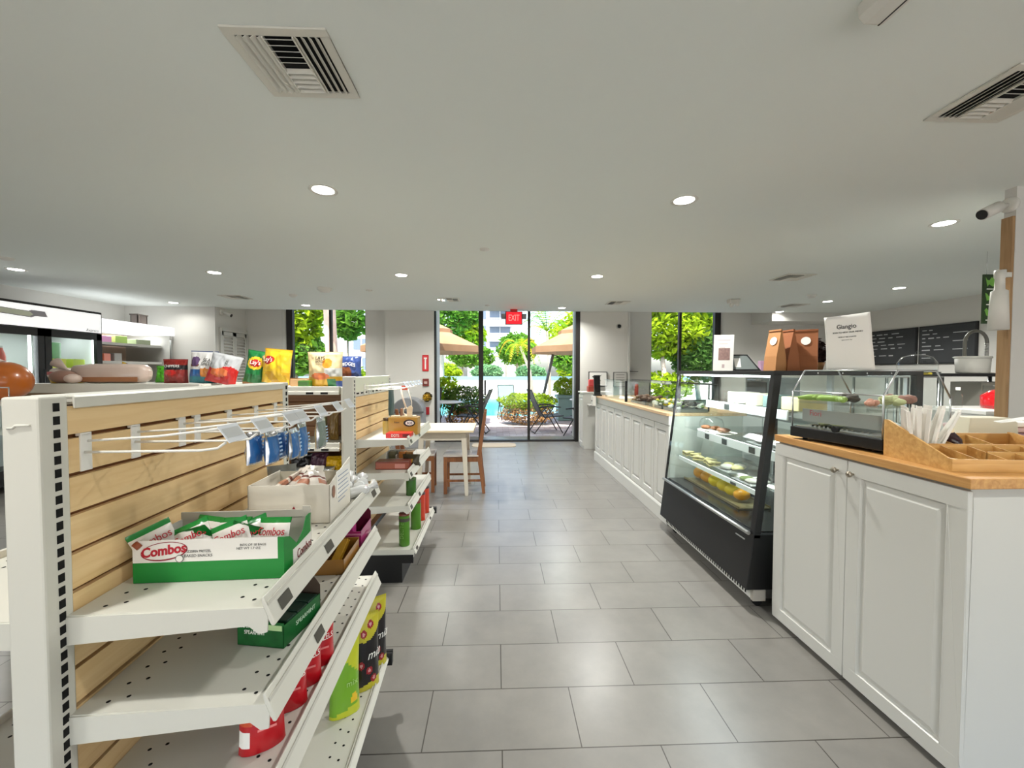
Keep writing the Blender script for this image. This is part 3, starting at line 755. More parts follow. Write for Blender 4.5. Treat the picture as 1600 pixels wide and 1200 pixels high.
def slat_panel(t, pc, half, d0, d1, z0, z1, first=None, pitch=0.08, gap=0.009, m=None, only=None):
    MB().box(pc - half + 0.012, pc + half - 0.012, d0, d1, z0, z1).build('panel_core', M_groove, t)
    for side in (1, -1):
        if only and side != only: continue
        mb = MB(); z = z1; h = (first if first else pitch - gap)
        while z - h > z0:
            a, b = (pc + half - 0.012, pc + half) if side > 0 else (pc - half, pc - half + 0.012)
            mb.box(a, b, d0, d1, z - h, z); z -= h + gap; h = pitch - gap
        mb.build('slat_panel', m or M_slat, t)

def shelf(t, pback, pfront, d0, d1, z, holes=True, tickets=(), slope=0.0, clip=False, lip=0.02, drop=0.042):
    """white steel shelf, front rail and end brackets; runs along d"""
    sg = 1 if pfront > pback else -1
    mb = MB()
    mb.box(min(pback, pfront - sg * 0.015), max(pback, pfront - sg * 0.015), d0, d1, z - 0.006, z, 0)
    for a, b in ((d0 - 0.004, d0), (d1, d1 + 0.004)):
        mb.prism([(pback - sg * 0.012, z - 0.002), (pfront - sg * 0.02, z + 0.001), (pfront - sg * 0.012, z - 0.02), (pfront - sg * 0.014, z - 0.050), (pfront - sg * 0.030, z - 0.053), (pfront - sg * 0.05, z - 0.036), (pback - sg * 0.012, z - 0.058)], 'y', a, b, 0)
    if holes:
        for e in ((0.045, 0.075) if abs(pfront - pback) > 0.2 else (0.04,)):
            for base in (pback, pfront):
                pp = base + sg * e if base == pback else base - sg * (e + 0.01)
                d = d0 + 0.03
                while d < d1 - 0.02:
                    mb.disc((pp, d + (0.012 if e > 0.05 else 0), z + 0.0006), 0.0042, 'z', 8, 1); d += 0.0254 * 2
    s = mb.build('shelf', [M_white, M_dark], t)
    r = MB().prism([(pfront - sg * 0.026, z + lip), (pfront - sg * 0.021, z + lip + 0.003), (pfront + sg * 0.002, z - drop + 0.004), (pfront, z - drop), (pfront - sg * 0.006, z - drop), (pfront - sg * 0.020, z - 0.010)], 'y', d0 - 0.003, d1 + 0.003)
    r = r.build('price_rail', M_white, s, bevel=0.002)
    MB().prism([(pfront - sg * 0.0148, z + 0.0110), (pfront - sg * 0.0128, z + 0.0115), (pfront - sg * 0.0108, z + 0.004), (pfront - sg * 0.0128, z + 0.0035)], 'y', d0, d1).build('rail_groove', mat('rail_shadow', rgb(196, 193, 184), 0.5), s)
    for tk in tickets:
        def q(k): return (pfront - sg * 0.021 + sg * 0.022 * k + sg * 0.0022, z + lip - 0.001 - (drop + lip - 0.006) * k)
        a, b = q(0.42), q(0.85)
        MB().prism([a, (a[0] + sg * 0.0012, a[1]), (b[0] + sg * 0.0012, b[1]), b], 'y', tk, tk + 0.05).build('price_ticket', mat('ticket_dark', rgb(70, 66, 58), 0.3), s)
    if clip:
        for k in (d1 + 0.004,):
            MB().box(min(pback, pfront + sg * 0.014), max(pback, pfront + sg * 0.014), k, k + 0.014, z - 0.012, z + 0.01).box(pfront - sg * 0.014 if sg > 0 else pfront, pfront + sg * 0.014 if sg > 0 else pfront + 0.014, k - 0.012, k + 0.014, z - 0.045, z + 0.008).build('end_clip', M_black, s)
    return s

G1R = R(2.74)
def g1(p, d, z=0.0):
    c, n = math.cos(G1R), math.sin(G1R)
    return (p * c - d * n, p * n + d * c, z)
def g1b(mb, name, m, t, **k):           # mesh laid out in gondola coordinates, moved under its root
    return mb.shift(0.88, -1.33).build(name, m, t, **k)
# everything for gondola one is written around (p=-0.88, d=1.33): the root stands there
class Off:
    pass
t = thing('slatwall_gondola', 'near white slatwall shelving unit with wood panel, hooks and snack shelves', 'shelving unit', g1(-0.831, 1.335), G1R, group='white slatwall shelving units')
p0, dd = -0.831, 1.335
P = lambda p: p - p0
D = lambda d: d - dd
ZT = 1.388
post('p', t, P(-0.863), P(-0.799), D(0.828), D(0.883), ZT)
post('p', t, P(-0.863), P(-0.799), D(1.79), D(1.84), ZT)
MB().tube([(P(-0.852), D(0.8275), 1.331), (P(-0.843), D(0.8275), 1.331), (P(-0.838), D(0.8275), 1.336), (P(-0.813), D(0.8275), 1.336)], 0.0025, 6).build('embossed_mark', M_white, t)
slat_panel(t, 0.0, 0.030, D(0.883), D(1.79), 0.24, 1.366, first=0.0555, pitch=0.0773)
MB().prism([(P(-0.875), 1.384), (P(-0.875), 1.388), (P(-0.797), 1.388), (P(-0.793), 1.384), (P(-0.793), 1.362), (P(-0.797), 1.362), (P(-0.799), 1.382), (P(-0.872), 1.382)], 'y', D(0.89), D(1.785)).build('top_cap', M_white, t, bevel=0.002)
PB, PF = P(-0.799), P(-0.410)
S1, S2, S3, SB = 0.957, 0.757, 0.561, 0.217
shelf(t, PB, PF, D(0.868), D(1.79), S1, drop=0.038, tickets=(D(0.90), D(1.17), D(1.68)))
shelf(t, PB, PF, D(0.868), D(1.79), S2, drop=0.038, tickets=(D(1.09),))
shelf(t, PB, PF, D(0.868), D(1.79), S3, drop=0.038)
shelf(t, PB, P(-0.378), D(0.868), D(1.79), SB, clip=True, lip=0.004, drop=0.02)
for z in (0.95, 0.52):
    shelf(t, P(-0.863), P(-1.25), D(0.868), D(1.79), z)
shelf(t, P(-0.863), P(-1.28), D(0.868), D(1.79), SB, lip=0.004, drop=0.02)
MB().box(P(-1.2), P(-0.46), D(0.885), D(1.785), 0.0, SB - 0.02).build('kick_plate', M_black, t)

# second unit, square to the room
t = thing('slatwall_gondola', 'second white slatwall unit further down the aisle, before the dining table', 'shelving unit', (-0.975, 3.22, 0), 0.0, group='white slatwall shelving units')
post('p', t, -0.030, 0.037, -0.48, -0.42, 1.40)
post('p', t, -0.030, 0.037, 0.43, 0.48, 1.40)
slat_panel(t, 0.004, 0.028, -0.42, 0.43, 0.24, 1.26, first=0.07)
MB().box(-0.035, 0.032, -0.42, 0.48, 1.295, 1.395).build('header_panel', mat('header_cream', rgb(222, 226, 206), 0.45), t, bevel=0.002)
mb = MB().box(-0.03, 0.028, -0.42, 0.44, 1.262, 1.296, 0)
for i in range(9):
    mb.box(0.028, 0.0292, -0.38 + i * 0.09, -0.33 + i * 0.09, 1.278, 1.288, 1)
mb.build('perforated_strip', [M_white, M_dark], t)
for z, pf in ((0.975, 0.397), (0.748, 0.397), (0.522, 0.397)):
    shelf(t, 0.037, pf, -0.415, 0.44, z, holes=False, tickets=(-0.40, -0.1))
shelf(t, 0.037, 0.429, -0.415, 0.44, 0.224, holes=False, clip=True, lip=0.012, drop=0.03, tickets=(-0.38, 0.2))
MB().box(-0.025, 0.335, -0.42, 0.44, 0, 0.19).box(0.037, 0.41, -0.424, -0.40, 0.135, 0.19).build('kick_plate', M_black, t)

# unit standing across the aisle behind, its shelves face the viewer
t = thing('cross_gondola', 'wood-backed shelf unit facing the viewer between the two slatwall units', 'shelving unit', (-1.35, 3.1, 0), 0.0)
def cshelf(z, lip=0.05, x0=-0.62, x1=0.245):
    s = MB().box(x0, x1, -0.13, 0.19, z - 0.006, z).box(x0, x0 + 0.004, -0.13, 0.19, z - 0.05, z).box(x1 - 0.004, x1, -0.13, 0.19, z - 0.05, z).build('shelf', M_white, t)
    MB().box(x0, x1, -0.15, -0.13, z - 0.03, z + 0.004).box(x0, x1, -0.155, -0.135, z - 0.055, z - 0.03).build('price_rail', M_white, s, bevel=0.003)
    for k in (0.02, 0.12):
        MB().box(k, k + 0.05, -0.158, -0.154, z - 0.05, z - 0.036).build('price_ticket', M_blackm, s)
for z in (1.323, 0.925, 0.70, 0.48): cshelf(z)
mb = MB(); z = 0.25
while z < 1.3:
    mb.box(-0.62, 0.245, 0.19, 0.205, z, z + 0.085); z += 0.095
mb.build('slat_panel', woodmat('brown_panel', rgb(122, 82, 48), rgb(146, 104, 64), 0.55, 'x'), t)
MB().box(-0.62, 0.245, 0.205, 0.22, 0.2, 1.3).build('panel_core', M_groove, t)
MB().box(-0.66, -0.62, -0.13, 0.22, 0, 1.33).box(0.2455, 0.265, -0.12, 0.22, 0, 1.32).build('upright', M_white, t, bevel=0.003)
MB().box(-0.62, 0.245, -0.1, 0.2, 0, 0.2).build('kick_plate', M_black, t)

t = thing('display_gondola', 'long shelf top carrying bread and crisps behind the near slatwall unit', 'shelving unit', (-2.65, 3.15, 0), 0.0)
MB().box(-0.64, 0.62, -0.22, 0.30, 1.33, 1.345).box(-0.64, 0.62, -0.24, -0.22, 1.283, 1.347).build('top_deck', M_white, t, bevel=0.003)
mb = MB(); z = 0.2
while z < 1.28:
    mb.box(-0.60, 0.60, -0.2, -0.185, z, z + 0.085); z += 0.093
mb.build('slat_panel', M_slatx, t)
MB().box(-0.60, 0.60, -0.185, 0.2, 0.0, 1.325).build('panel_core', M_groove, t)
MB().box(-0.66, -0.60, -0.215, 0.26, 0, 1.33).box(0.60, 0.64, -0.2, 0.26, 0, 1.33).build('upright', M_white, t, bevel=0.003)
s = MB().box(-0.80, -0.15, -0.66, -0.245, 1.23, 1.25).build('wing_shelf', M_white, t, bevel=0.002)
MB().tube([(-0.79, -0.655, 1.25), (-0.79, -0.655, 1.338), (-0.16, -0.655, 1.338), (-0.16, -0.655, 1.25)], 0.004, 6).build('wire_rail', M_chrome, s)
for x in (-0.78, -0.22):
    MB().box(x, x + 0.05, -0.6, -0.25, 0, 1.23).build('upright', M_white, t)

# ---------------------------------------------------------------- slatwall hooks with ticket holders
M_wire = mat('white_wire', rgb(232, 230, 224), 0.35)
M_tag = mat('ticket_clear', rgb(212, 216, 222), 0.2, coat=0.5)
M_tagp = mat('ticket_print', rgb(176, 178, 178), 0.5)
def hook(loc, rz, lab, tag_print=True, L=0.28):
    t = thing('display_hook', lab, 'slatwall hook', loc, rz, group='white slatwall hooks')
    MB().box(0, 0.004, -0.0125, 0.0125, -0.078, -0.002).box(-0.006, 0.004, -0.0125, 0.0125, -0.006, 0.0).build('back_plate', M_wire, t, bevel=0.001)
    MB().tube([(0.003, 0.004, -0.018), (L * 0.5, 0.004, -0.010), (L, 0.004, 0.006)], 0.0026, 8).build('ticket_arm', M_wire, t)
    MB().tube([(0.003, -0.004, -0.040), (L * 0.8, -0.004, -0.040), (L * 0.93, -0.004, -0.036), (L * 0.99, -0.004, -0.024)], 0.0028, 8).build('hook_arm', M_wire, t)
    M = Matrix.Translation((L + 0.006, 0.0, 0.002)) @ Matrix.Rotation(R(-35), 4, 'Y')
    h = MB().box(-0.0008, 0.0008, -0.034, 0.034, -0.027, 0.014).xf(M).build('ticket_holder', M_tag, t)
    if tag_print:
        MB().box(0.0009, 0.0012, -0.029, 0.029, -0.016, 0.006).box(-0.0012, -0.0009, -0.029, 0.029, -0.016, 0.006).xf(M).build('ticket_print', M_tagp, h)
    return t
HK = [0.918, 1.043, 1.198, 1.26, 1.415, 1.579, 1.724]
names = ['first slatwall hook nearest the viewer, bare with a grey price ticket', 'second slatwall hook from the viewer, bare with a price ticket', 'third slatwall hook from the viewer, holding the nearest blue sachets', 'fourth slatwall hook from the viewer, holding blue sachets', 'fifth slatwall hook from the viewer, holding the larger blue sachet', 'second slatwall hook from the far end of the near unit', 'last slatwall hook at the far end of the near unit']
h0 = None
for k, (d, n) in enumerate(zip(HK, names)):
    if h0 is None:
        h0 = hook(g1(-0.802, d, 1.310), G1R, n)
    else:
        copy_tree(h0, loc=g1(-0.802, d, 1.310), label=n)
ords = ['nearest', 'second', 'third', 'fourth', 'fifth', 'sixth', 'farthest']
for k in range(6):
    copy_tree(h0, loc=(-0.944, 3.0 + k * 0.118, 1.345), rz=0.0, label='white hook on the second slatwall unit, %s of its top row' % ords[k if k < 5 else 6])
# ---------------------------------------------------------------- crisps and bread on the shelf tops
def gl(name, r, g, b, rough=0.28, coat=0.4):
    return mat(name, rgb(r, g, b), rough, coat=coat)
B_yel = gl('bag_yellow', 228, 186, 40); B_gold = gl('bag_gold', 196, 150, 30); B_green = gl('bag_green', 22, 104, 50); B_red = gl('bag_red', 176, 30, 26)
B_dred = gl('bag_dark_red', 130, 30, 24); B_grey = gl('bag_silver', 176, 178, 180, 0.22); B_white = gl('bag_white', 226, 224, 222); B_teal = gl('bag_teal', 28, 118, 132); B_blue = gl('bag_blue', 40, 92, 150)
B_orange = gl('bag_orange', 214, 132, 40); B_beige = gl('bag_beige', 206, 184, 142); B_navy = gl('bag_navy', 48, 68, 124); B_lime = gl('bag_lime', 132, 176, 40); B_black = gl('bag_black', 22, 18, 22); B_purple = gl('bag_purple', 78, 44, 66)
B_cheese = gl('chip_print', 208, 110, 60); B_pale = gl('bag_pale', 200, 200, 196); B_brown = gl('bag_brown', 120, 70, 44); B_tan = gl('bag_tan', 176, 140, 96); B_plum = gl('bag_plum', 96, 70, 110)
TXW = mat('print_white', rgb(240, 238, 232), 0.5); TXK = mat('print_black', rgb(24, 22, 24), 0.5); TXR = mat('print_red', rgb(176, 20, 40), 0.5); TXG = mat('print_grey', rgb(120, 118, 114), 0.6)

def bag(name, lab, cat, loc, rz, W, H, T, zone, mats, texts=(), seed=1, group=None, tilt=(0, 0), wr=0.06, base=0.45):
    t = thing(name, lab, cat, loc, rz, group)
    if tilt != (0, 0): t.rotation_euler = (tilt[0], tilt[1], rz)
    pouch(W, H, T, zone, seed, wr=wr * 1.9, base=base, nx=30, nz=36).build('pouch', mats, t)
    for (s, size, m, cx, cz, sx, arc) in texts:
        pouch_text(s, size, m, t, W, H, T, cx, cz, sx, base, lift=0.006, arc=arc)
    return t
def ell(u, w, cu, cw, ru, rw): return ((u - cu) / ru) ** 2 + ((w - cw) / rw) ** 2 < 1
DZ = 1.346
GC = 'crisp bags along the shelf tops'
bag('crisp_bag', 'yellow glossy crisp bag with a red oval badge, tallest in the row', 'crisps', (-1.605, 3.07, DZ), R(-14), 0.235, 0.25, 0.10,
    lambda u, w, f: (2 if ell(u, w, -0.42, 0.66, 0.42, 0.13) else 1 if (w < 0.33 and math.sin(u * 5 + w * 9) > -0.1) or w > 0.93 else 0) if f else 0, [B_yel, B_gold, B_red], [("Lay's", 0.05, TXW, -0.05, 0.168, 0.9, 0)], 2, GC, (R(-4), R(5)))
bag('crisp_bag', 'dark green crisp bag with a red and yellow oval badge', 'crisps', (-1.785, 3.13, DZ), R(10), 0.165, 0.24, 0.09,
    lambda u, w, f: (2 if ell(u, w, -0.1, 0.6, 0.52, 0.115) else 1 if ell(u, w, -0.1, 0.6, 0.72, 0.2) else 3 if ell(u, w, 0.75, 0.84, 0.4, 0.1) else 0) if f else 0, [B_green, B_yel, B_red, B_tan], [("Lay's", 0.045, TXW, -0.008, 0.148, 0.85, 0)], 3, GC, (R(-5), R(9)))
bag('crisp_bag', 'silver and red crisp bag leaning against the green one', 'crisps', (-1.985, 3.05, DZ), R(8), 0.205, 0.215, 0.09,
    lambda u, w, f: (0 if w > 0.52 + 0.08 * math.sin(u * 3) else 2 if ell(u, w, -0.1, 0.36, 0.6, 0.16) else 1), [B_grey, B_red, B_cheese], [('S', 0.05, TXG, 0.02, 0.155, 1, 0)], 4, GC, (R(-8), R(13)))
bag('crisp_bag', 'white and blue popcorn bag with a dark blue top seam', 'crisps', (-2.15, 3.12, DZ), R(-4), 0.21, 0.235, 0.09,
    lambda u, w, f: (3 if w > 0.96 else 2 if w < 0.2 else 1 if w < 0.42 and u < 0.1 else 4 if ell(u, w, 0.4, 0.32, 0.5, 0.14) else 5 if ell(u, w, -0.45, 0.66, 0.35, 0.16) else 6 if ell(u, w, -0.5, 0.55, 0.45, 0.06) else 0) if f else 0, [B_white, B_blue, B_teal, B_navy, B_orange, B_plum, B_brown], [('SEA', 0.036, TXK, 0.045, 0.165, 0.9, 0), ('SALT', 0.03, TXK, 0.04, 0.138, 0.9, 0)], 5, GC, (R(-4), R(2)))
bag('crisp_bag', 'dark red snack bag with white lettering on a black band', 'crisps', (-2.355, 3.14, DZ), R(4), 0.17, 0.175, 0.08,
    lambda u, w, f: (1 if 0.55 < w < 0.75 else 2 if ell(u, w, -0.2, 0.45, 0.5, 0.12) else 0), [B_dred, B_black, B_red], [('CHIPPERS', 0.026, TXW, -0.01, 0.123, 0.95, 0)], 6, GC)
bag('crisp_bag', 'beige baked crisp bag with orange swirl and green corner, on the cross unit', 'crisps', (-1.24, 3.06, 1.324), R(2), 0.25, 0.25, 0.10,
    lambda u, w, f: (1 if ell(u, w, 0.2, 0.66, 0.3, 0.14) else 5 if w < 0.22 and 0.2 < u < 0.7 else 6 if w < 0.16 and u >= 0.7 else 2 if ell(u, w, -0.2, 0.3, 0.55, 0.1) else 3 if w < 0.28 else 4 if u > 0.1 and w > 0.3 and w < 0.52 else 0) if f else 0, [B_beige, B_orange, B_cheese, B_gold, B_pale, B_green, B_navy], [('LAYS', 0.038, TXK, -0.025, 0.205, 0.8, 0), ('BAKED', 0.024, TXK, -0.025, 0.178, 0.8, 0)], 7, GC)
bag('crisp_bag', 'dark blue snack bag with curved lettering, beside the second unit post', 'crisps', (-1.115, 3.21, 1.374), R(-3), 0.175, 0.175, 0.08,
    lambda u, w, f: (1 if ell(u, w, -0.35, 0.3, 0.62, 0.28) and w < 0.52 else 2 if ell(u, w, -0.1, 0.22, 0.3, 0.16) else 0) if f else 0, [B_navy, B_brown, B_white], [('MIDGES', 0.036, TXW, -0.005, 0.115, 0.9, 4)], 8, GC)
t = tag(MB().box(-0.08, 0.08, -0.06, 0.06, 0, 0.05).build('carton', gl('dark_red_print', 96, 44, 36, 0.4), loc=(-1.155, 3.2, 1.3235), bevel=0.002), 'dark red patterned carton under the blue snack bag', 'carton')
t = tag(MB().box(-0.055, 0.055, -0.06, 0.06, 0, 0.053).build('carton', mat('kraft_box', rgb(196, 156, 112), 0.7), loc=(-1.43, 3.1, 1.3235), bevel=0.002), 'small plain cardboard carton beside the beige crisp bag', 'carton')
tag(MB().box(-0.04, 0.04, -0.03, 0.03, 0, 0.045).build('snack_packet', gl('deep_green_pack', 60, 110, 40), loc=(-1.36, 3.0, 1.3235), bevel=0.008), 'small green packet in front of the cardboard carton', 'packet')

# bread, dips and packets
M_breadbag = mat('bread_wrap', rgb(196, 176, 164), 0.3, coat=0.5, bump=0.4, bscale=40, mott=0.1, mscale=14)
M_crust = mat('bread_crust', rgb(146, 96, 60), 0.6, mott=0.15, mscale=20)
t = thing('bread_loaf', 'long sliced loaf in a pale clear wrapper lying on the shelf top', 'bread', (-2.745, 3.06, DZ), R(3))
mb = MB()
prof = [(-0.24, 0.02, 0.03), (-0.215, 0.055, 0.06), (-0.10, 0.062, 0.07), (0.0, 0.06, 0.068), (0.1, 0.062, 0.07), (0.215, 0.06, 0.065), (0.24, 0.05, 0.052), (0.262, 0.02, 0.02)]
vs = []
for i, (x, ry, rz_) in enumerate(prof):
    for k in range(18):
        a = 2 * PI * k / 18
        q = 1 + 0.05 * noise.noise(Vector((x * 30, math.cos(a) * 2, math.sin(a) * 2)))
        cy, sz = math.cos(a), math.sin(a)
        vs.append((x, ry * q * math.copysign(abs(cy) ** 0.7, cy), 0.07 + rz_ * q * math.copysign(abs(sz) ** 0.7, sz)))
fs = [(i * 18 + k, i * 18 + (k + 1) % 18, (i + 1) * 18 + (k + 1) % 18, (i + 1) * 18 + k) for i in range(len(prof) - 1) for k in range(18)]
mb.add(vs, fs, 0, True); mb.add(vs, [tuple(range(17, -1, -1)), tuple(range((len(prof) - 1) * 18, len(prof) * 18))])
mb.build('wrapped_loaf', M_breadbag, t)
MB().box(-0.20, 0.22, -0.064, -0.060, 0.012, 0.045).build('crust_band', M_crust, t, bevel=0.002)
MB().tube([(-0.24, 0, 0.06), (-0.29, 0, 0.10), (-0.36, 0.0, 0.15)], [0.02, 0.008, 0.035], 10).build('twisted_end', M_breadbag, t)
t = thing('bread_roll', 'dark brown wrapped roll beside the long pale loaf', 'bread', (-2.98, 2.97, DZ), 0)
MB().ball((0, 0, 0.047), (0.085, 0.055, 0.046), 18, 12).build('roll', mat('rye_crust', rgb(140, 106, 92), 0.4, coat=0.3), t)
MB().ball((0.07, -0.01, 0.035), (0.05, 0.045, 0.033), 12, 8).build('wrapper_fold', M_breadbag, t)
t = thing('dip_tub', 'yellow dip tub with a curved white lid', 'tub', (-3.10, 3.12, DZ), 0)
MB().lathe([(0.001, 0), (0.085, 0), (0.098, 0.045), (0.001, 0.046)], n=28).build('tub', gl('tub_yellow', 206, 170, 40), t)
MB().lathe([(0.1, 0.044), (0.102, 0.056), (0.088, 0.094), (0.07, 0.108), (0.001, 0.11)], n=28).build('lid', mat('lid_pale', rgb(218, 206, 196), 0.35), t)
MB().box(-0.04, 0.04, -0.103, -0.097, 0.060, 0.082).build('lid_print', mat('lid_print', rgb(178, 100, 98), 0.5), t)
bag('snack_pouch', 'bright green pouch lying behind the long loaf', 'packet', (-2.55, 3.32, DZ), R(5), 0.19, 0.13, 0.07, lambda u, w, f: 0, [gl('vivid_green', 80, 176, 30)], [], 9, None, (R(-10), R(0)), 0.15)
bag('snack_pouch', 'yellow and brown striped pouch leaning behind the dark roll', 'packet', (-2.88, 3.34, DZ), R(-10), 0.19, 0.14, 0.05, lambda u, w, f: (1 if int((u + w * 0.8) * 5) % 2 else 2 if u > 0.6 else 0), [B_yel, B_tan, B_dred], [], 10, None, (R(-6), R(16)), 0.12)
t = thing('bread_boule', 'round dark orange loaf in a wrapper at the left edge behind the post', 'bread', (-3.02, 2.66, 1.251), 0)
MB().ball((0, 0, 0.12), (0.13, 0.12, 0.12), 24, 16).build('loaf', mat('amber_crust', rgb(168, 88, 22), 0.3, coat=0.5, mott=0.2, mscale=9), t)
MB().tube([(-0.02, 0, 0.225), (-0.04, 0, 0.25), (-0.07, 0, 0.27)], [0.03, 0.012, 0.03], 10).build('twisted_end', M_breadbag, t)

# packs inside the cross unit
for k, (x, y, w, h, m, lab) in enumerate(((-1.20, 3.12, 0.07, 0.20, gl('amber_jar', 120, 92, 40), 'amber brown pouch on the middle shelf of the cross unit'), (-1.29, 3.15, 0.06, 0.20, gl('olive_jar', 98, 92, 52), 'olive brown pouch left of the amber one on the cross unit'), (-1.14, 3.2, 0.07, 0.19, gl('dark_brown_pack', 74, 46, 30), 'dark brown pouch right of the amber one on the cross unit'))):
    bag('snack_pouch', lab, 'packet', (x, y - 0.02, 0.928), R(6 * k - 4), w, h, 0.05, lambda u, w_, f: 0, [m], [], 20 + k)
for k, (x, m, lab, w) in enumerate(((-1.43, B_black, 'black glossy pouch lying on the lower shelf of the cross unit', 0.16), (-1.30, B_purple, 'dark purple pouch on the lower shelf of the cross unit', 0.13), (-1.18, gl('pack_yellow', 222, 176, 16), 'bright yellow pouch on the lower shelf of the cross unit', 0.14))):
    bag('snack_pouch', lab, 'packet', (x, 3.06, 0.713), R(5 * k - 6), w, 0.125 if k < 2 else 0.10, 0.07, lambda u, w_, f: 0, [m], [], 30 + k, None, (R(-12), 0), 0.12)
for k in range(3):
    t = tag(pouch(0.10, 0.055, 0.03, lambda u, w, f: 0, 40 + k, nx=10, nz=10, wr=0.2).build('foil_packet', M_foil, loc=(-1.42 + 0.105 * k, 2.985, 0.701), rot=(R(-25), 0, R(4 * k))), ['silver foil packet in front of the black pouch', 'silver foil packet in front of the purple pouch', 'silver foil packet beside the yellow pouch'][k], 'packet', 'foil packets on the cross unit')

# hanging blue sachets
M_sblue = gl('sachet_blue', 46, 104, 166); 
def sachet(p, d, z, lab, m=M_sblue, s=1):
    W, H, T = (0.062, 0.088, 0.03) if d < 1.4 else (0.07, 0.115, 0.03)
    t = thing('hanging_sachet', lab, 'sachet', g1(p, d, z - H - 0.004), G1R + R(90) + R(rnd.uniform(-14, 14)), 'sachets hanging from the slatwall hooks')
    pouch(W, H, T, lambda u, w, f: (1 if w > 0.86 or abs(u) > 0.86 or w < 0.07 else 0), s, nx=14, nz=20, wr=0.12, base=0.6).build('pouch', [m, M_foil], t)
    mb = MB()
    for k in range(6):
        z = 0.018 + k * 0.011; x = 0.018
        y = -(pouch_y(W, H, T, x, z, 0.6) + 0.004)
        mb.box(x - 0.008, x + 0.006, y - 0.0006, y, z, z + 0.005)
    mb.build('print_marks', mat('pale_blue_print', rgb(170, 200, 228), 0.4), t)
    MB().tube([(0, 0, H - 0.002), (0.004, 0, H + 0.004), (0, 0, H + 0.006)], 0.0015, 5).build('hang_loop', M_film, t)
    return t
ZH = 1.273
sachet(-0.568, 1.200, ZH, 'front blue sachet on the third hook from the viewer', s=1)
sachet(-0.613, 1.197, ZH, 'rear blue sachet on the third hook from the viewer', s=2)
sachet(-0.538, 1.262, ZH, 'front blue sachet on the fourth hook from the viewer', s=3)
sachet(-0.578, 1.259, ZH, 'rear blue sachet on the fourth hook from the viewer', s=4)
sachet(-0.575, 1.416, ZH, 'larger blue sachet with silver edges on the fifth hook', s=5)
sachet(-0.575, 1.580, ZH, 'grey green sachet hanging behind the blue ones', gl('sachet_grey', 120, 134, 126), s=6)

# ---------------------------------------------------------------- boxes on the near unit
def rel(p, d, z, rz=0.0): return dict(loc=g1(p, d, z), rz=G1R + rz)
# pretzel snack box: open tray, green front lip, white collar
t = thing('snack_box', 'open green and white pretzel snack box on the top near shelf', 'snack box', g1(-0.607, 1.067, S1 + 0.001), G1R)
M_gcard = mat('green_card', rgb(10, 124, 44), 0.5); M_wcard = mat('box_white', rgb(226, 222, 216), 0.55); M_grey = mat('card_inside', rgb(196, 188, 178), 0.8)
hw, hd, hh = 0.163, 0.079, 0.100
MB().box(-hw, hw, -hd, hd, 0, 0.002).build('tray_floor', M_gcard, t)
f = MB().box(-hw, hw, -hd - 0.001, -hd + 0.001, 0.0, 0.046, 0).box(-hw + 0.0, hw - 0.014, -hd - 0.0008, -hd + 0.0008, 0.046, hh - 0.004, 1).box(hw - 0.014, hw, -hd - 0.0008, -hd + 0.0008, 0.046, hh - 0.004, 0).build('front_panel', [M_gcard, M_wcard], t)
MB().box(-hw, -hw + 0.002, -hd, hd, 0, hh - 0.01).build('left_panel', M_wcard, t)
MB().prism([(-hd, 0), (hd, 0), (hd, hh), (hd - 0.03, hh), (hd - 0.05, 0.07), (-0.01, 0.052), (-hd + 0.03, 0.085), (-hd, hh - 0.004)], 'x', hw - 0.002, hw).build('right_panel', M_gcard, t)
MB().prism([(-hd + 0.045, 0.004), (hd - 0.004, 0.004), (hd - 0.004, 0.05), (0.0, 0.046), (-hd + 0.045, 0.046)], 'x', hw, hw + 0.0012).build('right_label', M_wcard, t)
text('Combos', 0.032, mat('maroon_print', rgb(120, 40, 40), 0.5), t, (hw + 0.0018, 0.03, 0.024), (PI / 2, 0, PI / 2), sx=0.8)
MB().box(-hw, hw, hd - 0.002, hd, 0, hh + 0.008).build('back_panel', M_grey, t)
MB().box(-hw, hw, hd - 0.004, hd - 0.002, hh - 0.01, hh + 0.008).box(hw - 0.02, hw, hd - 0.006, hd - 0.002, 0.05, hh + 0.018).build('back_flap', M_gcard if False else M_grey, t)
# badge: maroon oval with white border and lettering
mb = MB()
def oval(mb, cx, cz, rx, rz_, y, m, th=0.001, rot=0.0):
    n = 28; pts = []
    for k in range(n):
        a = 2 * PI * k / n; x, z = rx * math.cos(a), rz_ * math.sin(a)
        pts.append((cx + x * math.cos(rot) - z * math.sin(rot), cz + x * math.sin(rot) + z * math.cos(rot)))
    mb.prism(pts, 'y', y - th, y, m)
oval(mb, -0.096, 0.071, 0.050, 0.021, -hd - 0.001, 0, 0.0006, 0.12); oval(mb, -0.096, 0.072, 0.048, 0.0185, -hd - 0.0017, 1, 0.0006, 0.12)
mb.build('badge', [mat('badge_maroon', rgb(140, 18, 40), 0.5), M_wcard], t)
text('Combos', 0.030, TXR, t, (-0.097, -hd - 0.0027, 0.073), (PI / 2, R(-7), 0), sx=0.92, shear=0.15, extrude=0.0006, bold=0.0009)
mb = MB(); oval(mb, -0.063, 0.054, 0.009, 0.009, -hd - 0.0024, 0, 0.0005); oval(mb, -0.063, 0.054, 0.007, 0.007, -hd - 0.0028, 1, 0.0005); mb.build('seal', [TXG, M_wcard], t)
text('PIZZERIA PRETZEL', 0.0085, TXG, t, (-0.024, -hd - 0.0012, 0.069), sx=0.8)
text('BAKED SNACKS', 0.0095, TXG, t, (-0.024, -hd - 0.0012, 0.059), sx=0.9)
text('BOX OF 18 BAGS', 0.0075, TXG, t, (0.095, -hd - 0.0012, 0.080)); text('NET WT 1.7 OZ', 0.0075, TXG, t, (0.085, -hd - 0.0012, 0.072))
